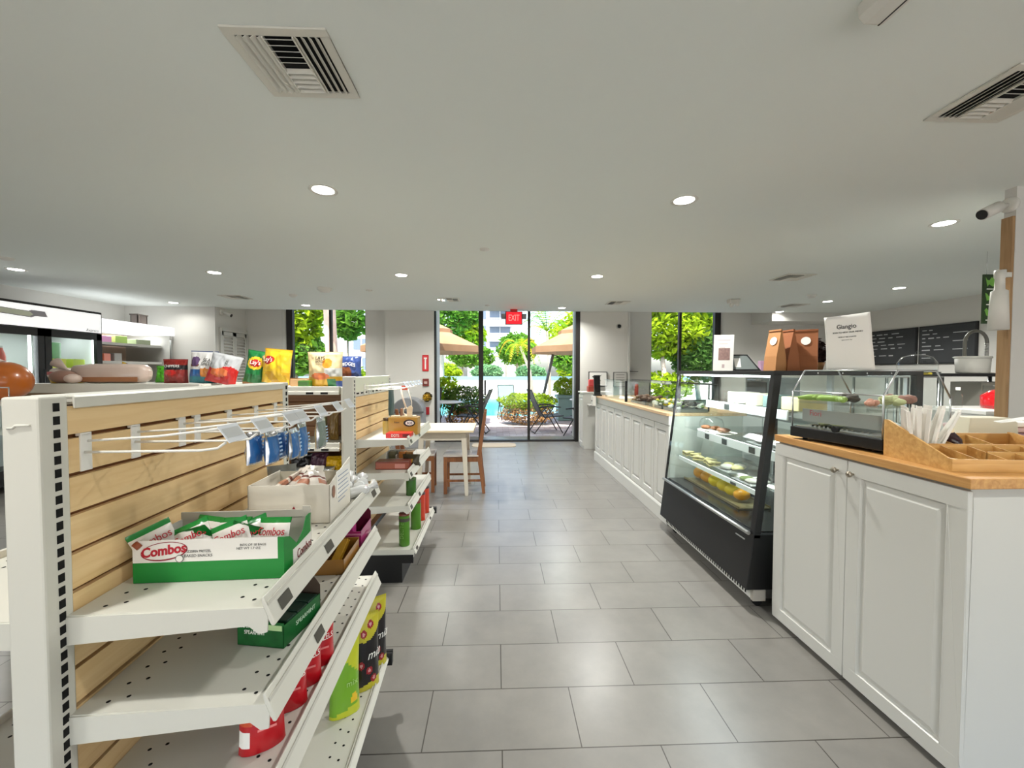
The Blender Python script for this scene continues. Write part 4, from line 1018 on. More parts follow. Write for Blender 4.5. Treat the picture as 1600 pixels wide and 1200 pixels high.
MB().tube([(-0.156, -hd - 0.004, 0.092), (-0.145, -hd - 0.004, 0.082)], 0.0065, 10).build('pretzel_print', mat('pretzel_brown', rgb(140, 70, 40), 0.5), t)
pk = [(-0.135, -0.055, 34, 12), (-0.095, -0.01, -20, 30), (-0.05, -0.06, 12, 20), (0.0, -0.04, -8, 28), (0.05, -0.062, 6, 16), (0.095, -0.04, 18, 24), (0.13, -0.058, -14, 14), (-0.05, 0.045, 170, 34), (0.03, 0.05, 186, 30)]
pl = ['leftmost packet, tilted against the box wall', 'second packet from the left, standing highest', 'third packet from the left along the front', 'middle packet behind the front wall', 'packet right of the middle along the front', 'second packet from the right along the front', 'rightmost packet by the cut corner', 'packet at the back left showing its green side', 'packet at the back right showing its green side']
for (x, y, a, tl), lab in zip(pk, pl):
    loc = g1(-0.607 + x * 0.88, 1.067 + y * 0.62, S1 + 0.018)
    q = thing('snack_packet', 'pretzel snack ' + lab, 'packet', loc, 0, 'packets in the pretzel box')
    q.rotation_euler = (R(-tl), R(rnd.uniform(-25, 25)), G1R + R(a))
    pouch(0.085, 0.105, 0.03, lambda u, w, f: ((1 if w > 0.9 or w < 0.08 else 0) if f else 1), 50 + int(x * 100), nx=12, nz=16, wr=0.16, base=0.6, crimp=0.08).build('pouch', [gl('packet_white', 224, 218, 212), gl('packet_green', 16, 124, 48)], q)
    pouch_text('Combos', 0.026, TXR, q, 0.085, 0.105, 0.03, 0.0, 0.072, 0.8, 0.6, lift=0.005)

# tall white carton with packets
t = thing('display_carton', 'tall white card carton of wafer packets behind the green box', 'carton', g1(-0.583, 1.44, S1 + 0.001), G1R)
hw, hd, hh = 0.123, 0.105, 0.122
MB().box(-hw, hw, -hd, hd, 0, 0.002).box(-hw, hw, -hd, -hd + 0.003, 0, hh).box(-hw, -hw + 0.003, -hd, hd, 0, hh).build('carton_body', M_card, t)
MB().box(-hw, hw, hd - 0.003, hd, 0, hh - 0.004).build('back_panel', mat('card_grey', rgb(190, 184, 168), 0.7), t)
MB().prism([(-hd, 0), (hd, 0), (hd, hh + 0.045), (-hd + 0.05, hh + 0.012), (-hd, hh - 0.002)], 'x', hw - 0.003, hw).build('side_flap', M_card, t)
MB().box(hw, hw + 0.0015, -hd + 0.06, hd - 0.005, 0.06, hh + 0.025).build('paper_note', M_paper, t)
mb = MB(); q = random.Random(4)
for k in range(7):
    mb.box(hw + 0.0015, hw + 0.0022, -hd + 0.075, hd - 0.02 - q.uniform(0, 0.05), hh + 0.005 - k * 0.014, hh + 0.008 - k * 0.014)
mb.build('note_print', mat('note_blue', rgb(150, 160, 180), 0.6), t)
mb = MB(); oval(mb, 0, 0, 0.012, 0.02, 0, 0, 0.001); mb.rotz(PI / 2).shift(hw + 0.002, -hd + 0.03, hh - 0.03).build('badge', mat('brown_badge', rgb(150, 110, 90), 0.6), t)
MB().prism([(0.008, 0.045), (0.020, 0.045), (0.014, 0.056)], 'y', -hd - 0.001, -hd).build('arrow_print', mat('badge_maroon', rgb(140, 18, 40), 0.5), t)
pl = ['leftmost packet', 'second packet from the left', 'third packet from the left', 'fourth packet from the left', 'largest packet on the right']
for k in range(5):
    q = thing('wafer_packet', 'cream wafer packet in the tall white carton, ' + pl[k], 'packet', g1(-0.665 + k * 0.04, 1.385 + 0.02 * (k % 2), S1 + 0.085), 0, 'wafer packets in the white carton')
    q.rotation_euler = (R(-62 + 5 * (k % 2)), R(-30 + k * 12), G1R + R(22 * k - 50))
    pouch(0.06, 0.115, 0.022, lambda u, w, f: (1 if 0.3 < w < 0.5 and u > -0.2 else 2 if 0.55 < w < 0.62 else 0), 70 + k, nx=10, nz=14, wr=0.18, base=0.6).build('pouch', [gl('wafer_cream', 222, 214, 204), gl('wafer_print', 190, 130, 104), gl('wafer_red', 110, 60, 54)], q)
# clear wrapped sweets beyond the carton
wl = ['nearest clear wrapped sweet roll at the shelf edge', 'clear wrapped sweet roll behind the nearest one', 'clear wrapped sweet roll beside the white carton', 'farthest clear wrapped sweet roll on the top shelf']
for k, (p, d) in enumerate(((-0.455, 1.605), (-0.52, 1.66), (-0.465, 1.70), (-0.50, 1.755))):
    q = thing('wrapped_sweet', wl[k], 'sweet', g1(p, d, S1 + 0.022), G1R + R(50 + 25 * k), 'clear wrapped sweets on the top shelf')
    MB().lathe([(0.001, -0.05), (0.016, -0.046), (0.02, -0.03), (0.021, 0.03), (0.016, 0.046), (0.001, 0.05)], n=12).xf(Matrix.Rotation(R(90), 4, 'Y')).build('roll', M_cfoil, q)
    for sg in (-1, 1):
        MB().tube([(sg * 0.048, 0, 0), (sg * 0.062, 0, 0.004), (sg * 0.082, 0, 0.012)], [0.008, 0.006, 0.022], 9).build('twist', M_cfoil, q)
tag(pouch(0.10, 0.12, 0.05, lambda u, w, f: 0, 77, nx=12, nz=12, wr=0.2).build('clear_bag', mat('smoky_bag', rgb(120, 122, 118), 0.2, coat=0.6), loc=g1(-0.735, 1.63, S1 + 0.002), rot=(R(-6), 0, G1R + R(30))), 'smoky clear bag between the white carton and the wood panel', 'packet')

# second shelf: green gum box, gold bar tray, magenta tray
t = thing('gum_box', 'dark green open display box of mint gum on the second shelf', 'gum box', g1(-0.515, 1.125, S2 + 0.001), G1R + R(-12))
M_gg = mat('gum_green', rgb(20, 92, 40), 0.35, mott=0.55, mscale=40); hw, hd = 0.062, 0.077
MB().box(-hw, hw, -hd, -hd + 0.002, 0, 0.062).box(-hw, hw, -hd, hd, 0, 0.002).box(hw - 0.002, hw, -hd, hd, 0, 0.055).box(-hw, -hw + 0.002, -hd, hd, 0, 0.09).build('box_body', M_gg, t)
MB().prism([(-hw, 0), (hw, 0), (hw, 0.08), (hw - 0.02, 0.105), (-hw + 0.02, 0.105), (-hw, 0.09)], 'y', hd - 0.002, hd).build('back_panel', mat('gum_inside', rgb(66, 52, 40), 0.7), t)
text('ICE BREAKERS', 0.0155, TXW, t, (-0.022, -hd - 0.0008, 0.050), sx=0.72); text('SPEARMINT', 0.0145, TXW, t, (-0.015, -hd - 0.0008, 0.034), sx=0.75)
MB().box(0.012, 0.058, -hd - 0.001, -hd, 0.043, 0.056).build('flavour_band', mat('pale_mint', rgb(176, 206, 150), 0.5), t)
text('SPEARMINT', 0.016, mat('mint_print', rgb(190, 214, 190), 0.5), t, (hw + 0.001, 0.01, 0.034), (PI / 2, 0, PI / 2))
for k in range(3):
    tag(MB().box(-0.05, 0.05, -0.02, 0.02, 0, 0.055).build('gum_pack', [gl('gum_pack_dark', 18, 46, 36)], loc=g1(-0.515 + 0.010 * k, 1.085 + 0.043 * k, S2 + 0.004), rot=(0, 0, G1R + R(-12)), bevel=0.004), ['dark green gum pack at the front of the gum box', 'dark green gum pack in the middle of the gum box', 'dark green gum pack at the back of the gum box'][k], 'gum', 'gum packs in the green box')
t = thing('bar_tray', 'low amber tray of gold wrapped bars on the second shelf', 'sweet tray', g1(-0.527, 1.495, S2 + 0.001), G1R)
MB().box(-0.085, 0.085, -0.09, 0.09, 0, 0.002).box(-0.085, 0.085, -0.09, -0.088, 0, 0.05).box(-0.085, 0.085, 0.088, 0.09, 0, 0.055).box(-0.085, -0.083, -0.09, 0.09, 0, 0.05).box(0.083, 0.085, -0.09, 0.09, 0, 0.05).build('tray', gl('tray_amber', 150, 104, 40), t)
for k in range(3):
    o = MB().prism([(-0.016, 0), (0.016, 0), (0.013, 0.016), (-0.013, 0.016)], 'y', -0.07, 0.07).box(-0.017, 0.017, -0.078, -0.07, 0.004, 0.007).box(-0.017, 0.017, 0.07, 0.078, 0.004, 0.007).build('sweet_bar', [mat('gold_foil', rgb(206, 158, 50), 0.25, 0.6)], loc=g1(-0.582 + 0.05 * k, 1.495, S2 + 0.035), rot=(R(8), 0, G1R + R(-6 + 5 * k)), bevel=0.002)
    tag(o, ['left gold wrapped bar in the amber tray', 'middle gold wrapped bar in the amber tray', 'right gold wrapped bar in the amber tray'][k], 'sweet bar', 'gold bars in the amber tray')
t = thing('sweet_bin', 'magenta rounded display box at the far end of the second shelf', 'sweet box', g1(-0.525, 1.70, S2 + 0.001), G1R)
MB().box(-0.08, 0.08, -0.075, -0.073, 0, 0.06).box(-0.08, 0.08, -0.075, 0.075, 0, 0.002).box(-0.08, -0.078, -0.075, 0.075, 0, 0.09).box(0.078, 0.08, -0.075, 0.075, 0, 0.06).build('box_body', gl('magenta_card', 156, 36, 100), t)
MB().prism([(-0.08, 0), (0.08, 0), (0.08, 0.09), (0.06, 0.115), (-0.08, 0.115)], 'y', 0.073, 0.075).build('back_panel', gl('wine_card', 86, 20, 40), t)
MB().box(-0.08, 0.08, -0.0762, -0.0752, 0.045, 0.052).build('pale_stripe', gl('pink_stripe', 206, 120, 160), t)
tag(MB().box(-0.028, 0.028, -0.025, 0.025, 0, 0.075).build('sweet_box', gl('pink_pack', 196, 70, 140), loc=g1(-0.515, 1.685, S2 + 0.003), rot=(0, 0, G1R), bevel=0.002), 'small pink pack standing inside the magenta box', 'sweet')

# third shelf: red pouches; base shelf: lime and black pouches
B_pr = gl('pouch_red', 184, 18, 30)
rl = ['nearest red stand-up pouch on the third shelf', 'second red stand-up pouch on the third shelf', 'third red stand-up pouch on the third shelf', 'farthest red stand-up pouch on the third shelf']
for k, d in enumerate((0.99, 1.10, 1.18, 1.26)):
    W, H, T = 0.095, 0.14, 0.055
    q = thing('snack_pouch', rl[k], 'pouch', g1(-0.50 + 0.008 * k, d, S3 + 0.001), G1R + R(28), 'red pouches on the third shelf')
    pouch(W, H, T, lambda u, w, f: (1 if f and u < -0.5 and 0.12 < w < 0.42 else 2 if f and u < -0.4 and 0.5 < w < 0.65 else 0), 80, nx=18, nz=22, wr=0.04, base=0.8).build('pouch', [B_pr, TXW, gl('flame_print', 206, 80, 40)], q)
    pouch_text('PRETZELS', 0.022, TXW, q, W, H, T, 0.010, 0.086, 0.66, 0.8, lift=0.003)
    MB().box(-0.01, 0.028, -0.0285, -0.0272, 0.055, 0.060).build('print_line', mat('pale_red', rgb(230, 130, 130), 0.5), q)
q = thing('snack_pouch', 'tall lime green stand-up pouch at the front of the bottom shelf', 'pouch', g1(-0.470, 1.487, SB + 0.001), G1R + R(30), 'tall pouches on the bottom shelf')
W, H, T = 0.105, 0.27, 0.055
pouch(W, H, T, lambda u, w, f: (1 if (w > 0.72 - 0.2 * u) or w < 0.1 + 0.06 * u else 2 if ell(u, w, 0.55, 0.22, 0.3, 0.06) else 0), 91, wr=0.04, base=0.8).build('pouch', [gl('lime', 116, 168, 40), gl('lime_yellow', 190, 196, 40), B_yel], q)
pouch_text('mix', 0.03, mat('lime_print', rgb(170, 206, 120), 0.5), q, W, H, T, 0.02, 0.12, 0.9, 0.8)
for k, (p, d) in enumerate(((-0.428, 1.608), (-0.424, 1.725))):
    q = thing('snack_pouch', ['black and yellow pouch with red rings beside the lime pouch', 'black and yellow pouch with red rings at the far end of the bottom shelf'][k], 'pouch', g1(p, d, SB + 0.001), G1R + R(34), 'tall pouches on the bottom shelf')
    W, H, T = 0.105, 0.285, 0.055
    def z(u, w, f):
        for cu, cw in ((0.3, 0.86), (-0.25, 0.76), (-0.5, 0.36), (0.1, 0.27), (0.45, 0.14)):
            if ell(u, w, cu, cw, 0.1, 0.022): return 3
            if ell(u, w, cu, cw, 0.24, 0.052): return 2
        return 1 if 0.09 + 0.05 * u < w < 0.66 + 0.10 * u * u + 0.04 * u else 0
    pouch(W, H, T, z, 95 + k, nx=30, nz=60, wr=0.03, base=0.8).build('pouch', [gl('acid_yellow', 190, 180, 44), B_black, gl('ring_red', 150, 24, 36), gl('ring_pink', 206, 150, 150)], q)
    pouch_text('mia', 0.045, TXW, q, W, H, T, 0.025, 0.135, 0.9, 0.8, shear=0.3)
# left side of the near unit, seen past its post
bag('snack_pouch', 'red brown bag on the hidden left side of the near unit', 'packet', g1(-1.09, 1.25, 0.521), R(90), 0.2, 0.25, 0.1, lambda u, w, f: 1 if w < 0.4 else 0, [B_dred, B_brown], [], 100)
bag('snack_pouch', 'clear straw coloured bag low on the left side of the near unit', 'packet', g1(-1.10, 1.06, SB + 0.001), R(80), 0.2, 0.2, 0.1, lambda u, w, f: 0, [gl('straw_bag', 190, 168, 120)], [], 101)

# ---------------------------------------------------------------- goods on the second unit (square to the room)
t = thing('snack_box', 'red flat sweet box at the front of the second unit upper shelf', 'snack box', (-0.675, 2.90, 0.976), 0)
MB().box(-0.085, 0.085, -0.04, 0.06, 0, 0.034).build('box', gl('red_box', 196, 28, 34), t, bevel=0.002)
text('DOTS', 0.026, TXW, t, (-0.02, -0.0412, 0.017), sx=0.8)
MB().box(0.03, 0.075, -0.0412, -0.04, 0.006, 0.028).build('dark_print', mat('box_dark', rgb(110, 20, 24), 0.5), t)
t = thing('snack_box', 'gold biscuit box with a dark oval label on the second unit', 'snack box', (-0.675, 3.06, 0.976), 0)
MB().box(-0.105, 0.105, -0.05, 0.05, 0, 0.125).build('box', gl('gold_box', 168, 128, 44, 0.35), t, bevel=0.002)
mb = MB(); oval(mb, 0.045, 0.085, 0.042, 0.026, -0.05, 0, 0.0012); oval(mb, 0.048, 0.085, 0.030, 0.017, -0.0514, 1, 0.0008); mb.build('oval_label', [TXK, M_paper], t)
text('BOB', 0.024, mat('navy_print', rgb(40, 50, 90), 0.5), t, (0.048, -0.0528, 0.085), sx=0.85); text('Fried', 0.018, TXK, t, (-0.045, -0.0508, 0.09))
for k, (x, y, m, lab) in enumerate(((-0.80, 3.06, gl('mustard_jar', 176, 150, 80), 'mustard coloured jar left of the gold box on the second unit'), (-0.615, 3.18, gl('pale_jar', 206, 190, 150), 'pale jar right of the gold box on the second unit'))):
    t = thing('glass_jar', lab, 'jar', (x, y, 0.976), 0)
    MB().lathe([(0.001, 0), (0.032, 0), (0.034, 0.01), (0.034, 0.085), (0.026, 0.1)], n=20).build('jar', m, t)
    MB().lathe([(0.028, 0.098), (0.03, 0.1), (0.03, 0.118), (0.001, 0.12)], n=20).build('lid', gl('jar_lid', 100, 40, 40) if k else gl('jar_lid2', 70, 50, 30), t)
t = thing('wood_napkin_stand', 'small pale wooden stand on top of the gold biscuit box', 'stand', (-0.68, 3.06, 1.1025), 0)
MB().box(-0.09, 0.09, -0.03, 0.03, 0, 0.008).build('base', M_tabletop, t)
MB().box(-0.02, -0.012, -0.03, 0.03, 0.008, 0.06).build('upright', M_chair, t)
MB().prism([(0.03, 0.008), (0.065, 0.008), (0.07, 0.07), (0.055, 0.085), (0.04, 0.075), (0.028, 0.06)], 'y', -0.03, -0.02).build('curved_side', M_tabletop, t)
t = thing('snack_box', 'dark red brown sweet box on the second unit middle shelf', 'snack box', (-0.728, 2.95, 0.749), 0)
MB().box(-0.115, 0.115, -0.05, 0.05, 0, 0.055).build('box', gl('maroon_box', 124, 52, 40), t, bevel=0.002)
MB().box(-0.11, 0.115, -0.0512, -0.05, 0.006, 0.045, 0).box(0.02, 0.09, -0.0524, -0.0512, 0.01, 0.04, 1).build('print_panel', [gl('copper_print', 158, 84, 62), gl('rose_print', 196, 130, 120)], t)
t = thing('card_tray', 'white divided card tray behind the maroon box on the second unit', 'tray', (-0.712, 3.12, 0.749), 0)
MB().box(-0.1, 0.1, -0.06, -0.057, 0, 0.045).box(-0.1, 0.1, 0.057, 0.06, 0, 0.09).box(-0.1, -0.097, -0.06, 0.06, 0, 0.09).box(0.097, 0.1, -0.06, 0.06, 0, 0.09).box(-0.03, -0.027, -0.06, 0.06, 0, 0.07).box(-0.1, 0.1, -0.06, 0.06, 0, 0.002).build('tray', M_paper, t)
for k, (x, m, lab) in enumerate(((-0.762, gl('olive_pack', 104, 100, 70), 'olive pack in the left cell of the white tray'), (-0.69, gl('orange_pack', 196, 120, 50), 'orange pack in the middle of the white tray'), (-0.635, gl('tan_pack', 176, 130, 80), 'tan pack in the right cell of the white tray'))):
    tag(MB().box(-0.025, 0.025, -0.03, 0.03, 0, 0.085).build('sweet_pack', m, loc=(x - 0.012, 3.12, 0.752), bevel=0.004), lab, 'packet')
tag(pouch(0.13, 0.08, 0.06, lambda u, w, f: 1 if ell(u, w, 0, 0.4, 0.4, 0.2) else 0, 104, nx=12, nz=12).build('snack_packet', [gl('dark_olive', 60, 52, 36), B_gold], loc=(-0.625, 3.03, 0.75), rot=(R(-10), 0, R(-8))), 'dark packet leaning at the right of the maroon box', 'packet')
# cans
def can(lab, loc, r, h, body, capm, word=None, group=None):
    t = thing('snack_can', lab, 'can', loc, R(20), group)
    MB().lathe([(0.001, 0), (r * 0.97, 0.0), (r, 0.004), (r, h * 0.80), (r, h - 0.012)], n=26, zone=None).build('tube', body, t)
    MB().lathe([(r * 1.02, h - 0.014), (r * 1.03, h - 0.002), (r * 0.98, h), (0.001, h)], n=26).build('cap', capm, t)
    if word:
        def wp(co):
            a = -PI / 2 - R(20) - R(14) - co.y / r; rr = r + 0.0012
            return Vector((rr * math.cos(a + 0.0), rr * math.sin(a), 0.035 + (co.x + h * 0.33)))
        text(word, r * 1.0, mat('can_print', rgb(150, 190, 110), 0.5), t, (0, 0, 0), (0, 0, 0), warp=wp)
        MB().lathe([(r + 0.0006, h * 0.76), (r + 0.0006, h * 0.86)], n=26).build('dark_band', mat('can_band', rgb(70, 66, 60), 0.5), t)
    return t
GCN = 'snack cans on the second unit'
C_green = gl('can_green', 70, 124, 24); C_green2 = gl('can_green_dark', 52, 100, 34); C_cap = gl('can_cap', 110, 44, 36)
can('tall green snack can at the front corner of the second unit bottom shelf', (-0.642, 2.885, 0.225), 0.037, 0.225, C_green, C_cap, 'DELITE', GCN)
can('green snack can behind the front one on the bottom shelf', (-0.622, 3.19, 0.225), 0.039, 0.215, C_green, C_cap, None, GCN)
can('short green can on the third shelf of the second unit', (-0.632, 3.07, 0.523), 0.037, 0.125, C_green2, gl('can_cap_green', 60, 84, 40), None, GCN)
can('red snack can with dark top behind the green cans on the bottom shelf', (-0.618, 3.37, 0.225), 0.036, 0.225, gl('can_red', 196, 60, 36), gl('can_cap_dark', 50, 34, 34), None, GCN)
can('farthest red snack can on the bottom shelf of the second unit', (-0.614, 3.55, 0.225), 0.036, 0.225, gl('can_red', 196, 60, 36), gl('can_cap_dark', 50, 34, 34), None, GCN)
# things hanging on the second unit hooks
t = thing('hanging_sachet', 'dark teal packet hanging on the second slatwall unit', 'sachet', (-0.78, 3.10, 1.11), R(80))
pouch(0.09, 0.20, 0.03, lambda u, w, f: 0, 110, nx=12, nz=16, base=0.6).build('pouch', gl('dark_teal', 52, 78, 78), t)
MB().tube([(0, 0, 0.19), (0, 0, 0.215)], 0.002, 5).build('hang_loop', M_film, t)
t = thing('keychain', 'pale cord keychain with a ring hanging on the second slatwall unit', 'keychain', (-0.715, 3.118, 1.10), 0)
MB().tube([(0, 0, 0.215), (0.015, 0, 0.14), (0.04, 0, 0.06)], 0.007, 8).build('cord', mat('cord_white', rgb(226, 214, 200), 0.6), t)
MB().tube([(0.04 + 0.022 * math.cos(a * PI / 8), 0, 0.035 + 0.026 * math.sin(a * PI / 8)) for a in range(17)], 0.005, 8).build('ring', mat('ring_pale', rgb(216, 206, 190), 0.4), t)
MB().ball((-0.01, 0, -0.045), (0.026, 0.02, 0.026)).build('charm', mat('charm_orange', rgb(176, 110, 70), 0.4), t)
t = tag(MB().box(-0.025, 0.025, -0.006, 0.006, 0, 0.035).build('hang_card', gl('red_card', 186, 70, 40), loc=(-0.735, 3.354, 1.285)), 'small orange red card hanging at the top of the second unit', 'card')
t = thing('keychain', 'clear packet with pale strap beside the corded keychain', 'keychain', (-0.69, 3.236, 1.10), 0)
MB().box(-0.03, 0.03, -0.004, 0.004, 0.03, 0.17).build('clear_pack', M_acryl, t)
MB().tube([(0.03, 0, 0.0), (0.032, 0, 0.10), (0.0, 0, 0.215)], 0.004, 6).build('strap', mat('cord_white', rgb(226, 214, 200), 0.6), t)
# ---------------------------------------------------------------- right-hand cabinet with wooden worktop
def raised_door(mb, x, y0, y1, z0, z1, th=0.02, rail=0.062, dirx=-1):
    """raised-panel door facing -x with front plane x"""
    mb.box(x, x + th, y0, y1, z0, z0 + rail).box(x, x + th, y0, y1, z1 - rail, z1).box(x, x + th, y0, y0 + rail, z0 + rail, z1 - rail).box(x, x + th, y1 - rail, y1, z0 + rail, z1 - rail)
    a, b, c, d = y0 + rail, y1 - rail, z0 + rail, z1 - rail
    g = 0.012; r = 0.022
    o = [(x, a, c), (x, b, c), (x, b, d), (x, a, d)]
    i1 = [(x + g, a + 0.006, c + 0.006), (x + g, b - 0.006, c + 0.006), (x + g, b - 0.006, d - 0.006), (x + g, a + 0.006, d - 0.006)]
    i2 = [(x + g, a + 0.012, c + 0.012), (x + g, b - 0.012, c + 0.012), (x + g, b - 0.012, d - 0.012), (x + g, a + 0.012, d - 0.012)]
    i3 = [(x + 0.002, a + r + 0.012, c + r + 0.012), (x + 0.002, b - r - 0.012, c + r + 0.012), (x + 0.002, b - r - 0.012, d - r - 0.012), (x + 0.002, a + r + 0.012, d - r - 0.012)]
    vs = o + i1 + i2 + i3
    fs = [(k * 4 + j, k * 4 + (j + 1) % 4, k * 4 + 4 + (j + 1) % 4, k * 4 + 4 + j) for k in range(3) for j in range(4)]
    fs.append((12, 13, 14, 15))
    mb.add(vs, fs)
    return mb
XC = 1.595
t = thing('base_cabinet', 'white two-door base cabinet in the right foreground', 'cabinet', (2.1, 1.885, 0))
cx, cy = 2.1, 1.885
MB().box(XC + 0.021 - cx, 0.85, 1.343 - cy, 2.300 - cy, 0.03, 1.040).build('body', M_white2, t)
MB().box(XC + 0.06 - cx, 0.8, 1.37 - cy, 2.28 - cy, 0.0, 0.03).build('plinth', M_blackm, t)
for y0, y1, ky in ((1.334, 1.813, 1.784), (1.819, 2.303, 1.868)):
    dmb = MB(); raised_door(dmb, XC - cx, y0 - cy, y1 - cy, 0.03, 1.032, rail=0.064)
    dr = dmb.build('door', M_white2, t, bevel=0.002)
    MB().lathe([(0.005, 0), (0.006, 0.012), (0.013, 0.016), (0.014, 0.024), (0.010, 0.029), (0.001, 0.030)], n=16).xf(Matrix.Translation((XC - cx, ky - cy, 0.978)) @ Matrix.Rotation(R(-90), 4, 'Y')).build('knob', M_nickel, dr)
tag(MB().box(-0.508, 0.86, -0.562, 0.425, 0, 0.036).build('worktop', M_butcher, loc=(cx, cy, 1.041), bevel=0.003), 'honey coloured wooden worktop on the white two-door cabinet', 'worktop')
ZW = 1.0775
# bamboo condiment organiser
t = thing('condiment_organizer', 'bamboo condiment organiser with sloped sides on the wooden worktop', 'organiser', (1.636, 1.42, ZW), R(-6))
OW, OD = 0.50, 0.30
def oz(y): return 0.045 + max(0, (y - 0.02)) * 0.20
for x, hb in ((0.0, 0.155), (OW - 0.008, 0.105)):
    MB().prism([(0, 0), (OD, 0), (OD, hb), (OD - 0.02, hb), (0.02, 0.048), (0, 0.046)], 'x', x, x + 0.008).build('side_panel', M_bamboo, t)
MB().box(0.008, OW - 0.008, 0, 0.008, 0, 0.045).build('front_panel', M_bamboo, t)
MB().box(0.008, OW - 0.008, OD - 0.008, OD, 0, 0.100).build('back_panel', M_bamboo, t)
MB().box(0.008, OW - 0.008, 0.008, OD - 0.008, 0, 0.006).build('bottom_panel', M_bamboo, t)
MB().box(0.008, OW - 0.008, 0.165, 0.171, 0.006, 0.074).build('cross_divider', M_bamboo, t)
MB().box(0.205, OW - 0.008, 0.088, 0.094, 0.006, 0.058).build('cross_divider', M_bamboo, t)
for x, y1 in ((0.105, 0.165), (0.205, 0.165), (0.30, 0.165), (0.40, 0.165), (0.17, OD - 0.008), (0.32, OD - 0.008)):
    y0 = 0.008 if y1 < 0.2 else 0.171
    MB().prism([(y0, 0.006), (y1, 0.006), (y1, oz(y1) - 0.006), (y0, oz(y0) - 0.006)], 'x', x, x + 0.005).build('divider', M_bamboo, t)
def oloc(x, y, z=0.0):
    c, n = math.cos(R(-6)), math.sin(R(-6)); return (1.636 + x * c - y * n, 1.42 + x * n + y * c, ZW + z)
M_straw = mat('straw_paper', rgb(226, 222, 214), 0.7)
sl = ['%s from the left' % w for w in ('leftmost', 'second', 'third', 'fourth', 'fifth', 'sixth', 'seventh', 'eighth, in the middle,', 'ninth', 'tenth', 'eleventh', 'twelfth', 'thirteenth', 'fourteenth')]
sl[0] = 'leftmost of the bundle'; sl.append('rightmost of the bundle')
straw = None
NS = 15
for k in range(NS):
    s = (k - 7) / 7; bx = 0.082 + 0.048 * s
    tx, ty, tz = bx + s * (0.085 if s > 0 else 0.042), 0.235 + 0.03 * ((k * 7) % 3 - 1), 0.205 - 0.05 * abs(s) ** 1.5
    a = Vector((bx, 0.225 + 0.03 * (k % 3 - 1), 0.012)); b = Vector((tx, ty - 0.03, tz)); dvec = (b - a)
    if straw is None:
        mb = MB(); mb.bar((0, 0, 0), (0, 0, 0.20), 0.0125, 0.008); mb.bar((0, 0, 0.2), (0, 0, 0.214), 0.0145, 0.0015)
        straw = mb.build('drinking_straw', M_straw, bevel=0.001); o = straw
    else:
        o = straw.copy(); COL.objects.link(o)
    o.location = oloc(*a); o.rotation_mode = 'QUATERNION'
    o.rotation_quaternion = Vector((0, 0, 1)).rotation_difference(dvec.normalized()) @ Matrix.Rotation(R(25 * (k % 4) - 30), 3, 'Z').to_quaternion()
    tag(o, 'white paper-wrapped drinking straw in the bamboo organiser, ' + sl[k], 'straw', 'wrapped straws')
t = thing('paper_cup', 'clear plastic cup standing behind the wrapped straws', 'cup', oloc(0.135, 0.265, 0.008), 0)
MB().lathe([(0.001, 0), (0.028, 0.0), (0.04, 0.145), (0.0385, 0.145), (0.027, 0.003), (0.001, 0.003)], n=24).build('cup_wall', mat('cup_pale', rgb(214, 212, 202), 0.3), t)
t = thing('sauce_pouch', 'dark red sauce bottle with pale cap in the organiser', 'bottle', oloc(0.235, 0.235, 0.008), 0); t.rotation_euler = (0, R(-16), 0)
MB().lathe([(0.001, 0), (0.026, 0.0), (0.028, 0.02), (0.028, 0.075), (0.012, 0.105), (0.010, 0.11)], n=20).build('bottle', mat('dark_sauce', rgb(44, 16, 22), 0.18, coat=0.6), t)
MB().lathe([(0.011, 0.108), (0.011, 0.125), (0.005, 0.135), (0.001, 0.136)], n=14).build('cap', M_tabletop, t)
cl = [(0.035, 0.06, M_paper, 'white paper packets in the front left cell of the organiser'), (0.10, 0.07, mat('packet_cream', rgb(226, 206, 160), 0.5), 'cream packets in the second front cell of the organiser'), (0.17, 0.05, mat('packet_tan', rgb(206, 160, 110), 0.5), 'tan packet in the third front cell of the organiser'), (0.245, 0.05, mat('packet_pink', rgb(214, 180, 150), 0.5), 'pinkish packet in the fourth front cell of the organiser'), (0.33, 0.05, mat('packet_lime', rgb(170, 190, 60), 0.5), 'lime green packet in the fifth front cell of the organiser')]
for k, (x, y, m, lab) in enumerate(cl):
    tag(MB().box(-0.022, 0.022, -0.03, 0.03, 0, 0.006).build('sugar_packet', m, loc=oloc(x, y, 0.018), rot=(R(14), R(6), R(8 * k - 12)), bevel=0.002), lab, 'sugar packet')
t = thing('napkin_carton', 'pale cream open carton standing behind the bamboo organiser', 'carton', (2.27, 1.845, ZW), R(-6))
MB().prism([(-0.115, 0), (0.115, 0), (0.10, 0.13), (0.07, 0.15), (-0.10, 0.15)], 'y', -0.045, 0.045).build('carton_body', mat('cream_carton', rgb(212, 206, 184), 0.6), t, bevel=0.003)
t = thing('paper_wedge', 'folded white paper lying across the back of the organiser', 'paper', (2.16, 1.60, ZW + 0.158), R(4)); 
MB().add([(-0.16, -0.02, 0.0), (0.10, -0.03, 0.025), (0.12, 0.02, 0.03), (-0.12, 0.03, 0.0), (-0.16, -0.02, -0.002), (0.10, -0.03, 0.022), (0.12, 0.02, 0.027), (-0.12, 0.03, -0.002)], [(0, 1, 2, 3), (7, 6, 5, 4), (0, 4, 5, 1), (1, 5, 6, 2), (2, 6, 7, 3), (3, 7, 4, 0)]).build('sheet', M_paper, t)
nm = ['lowest', 'second', 'third', 'top']
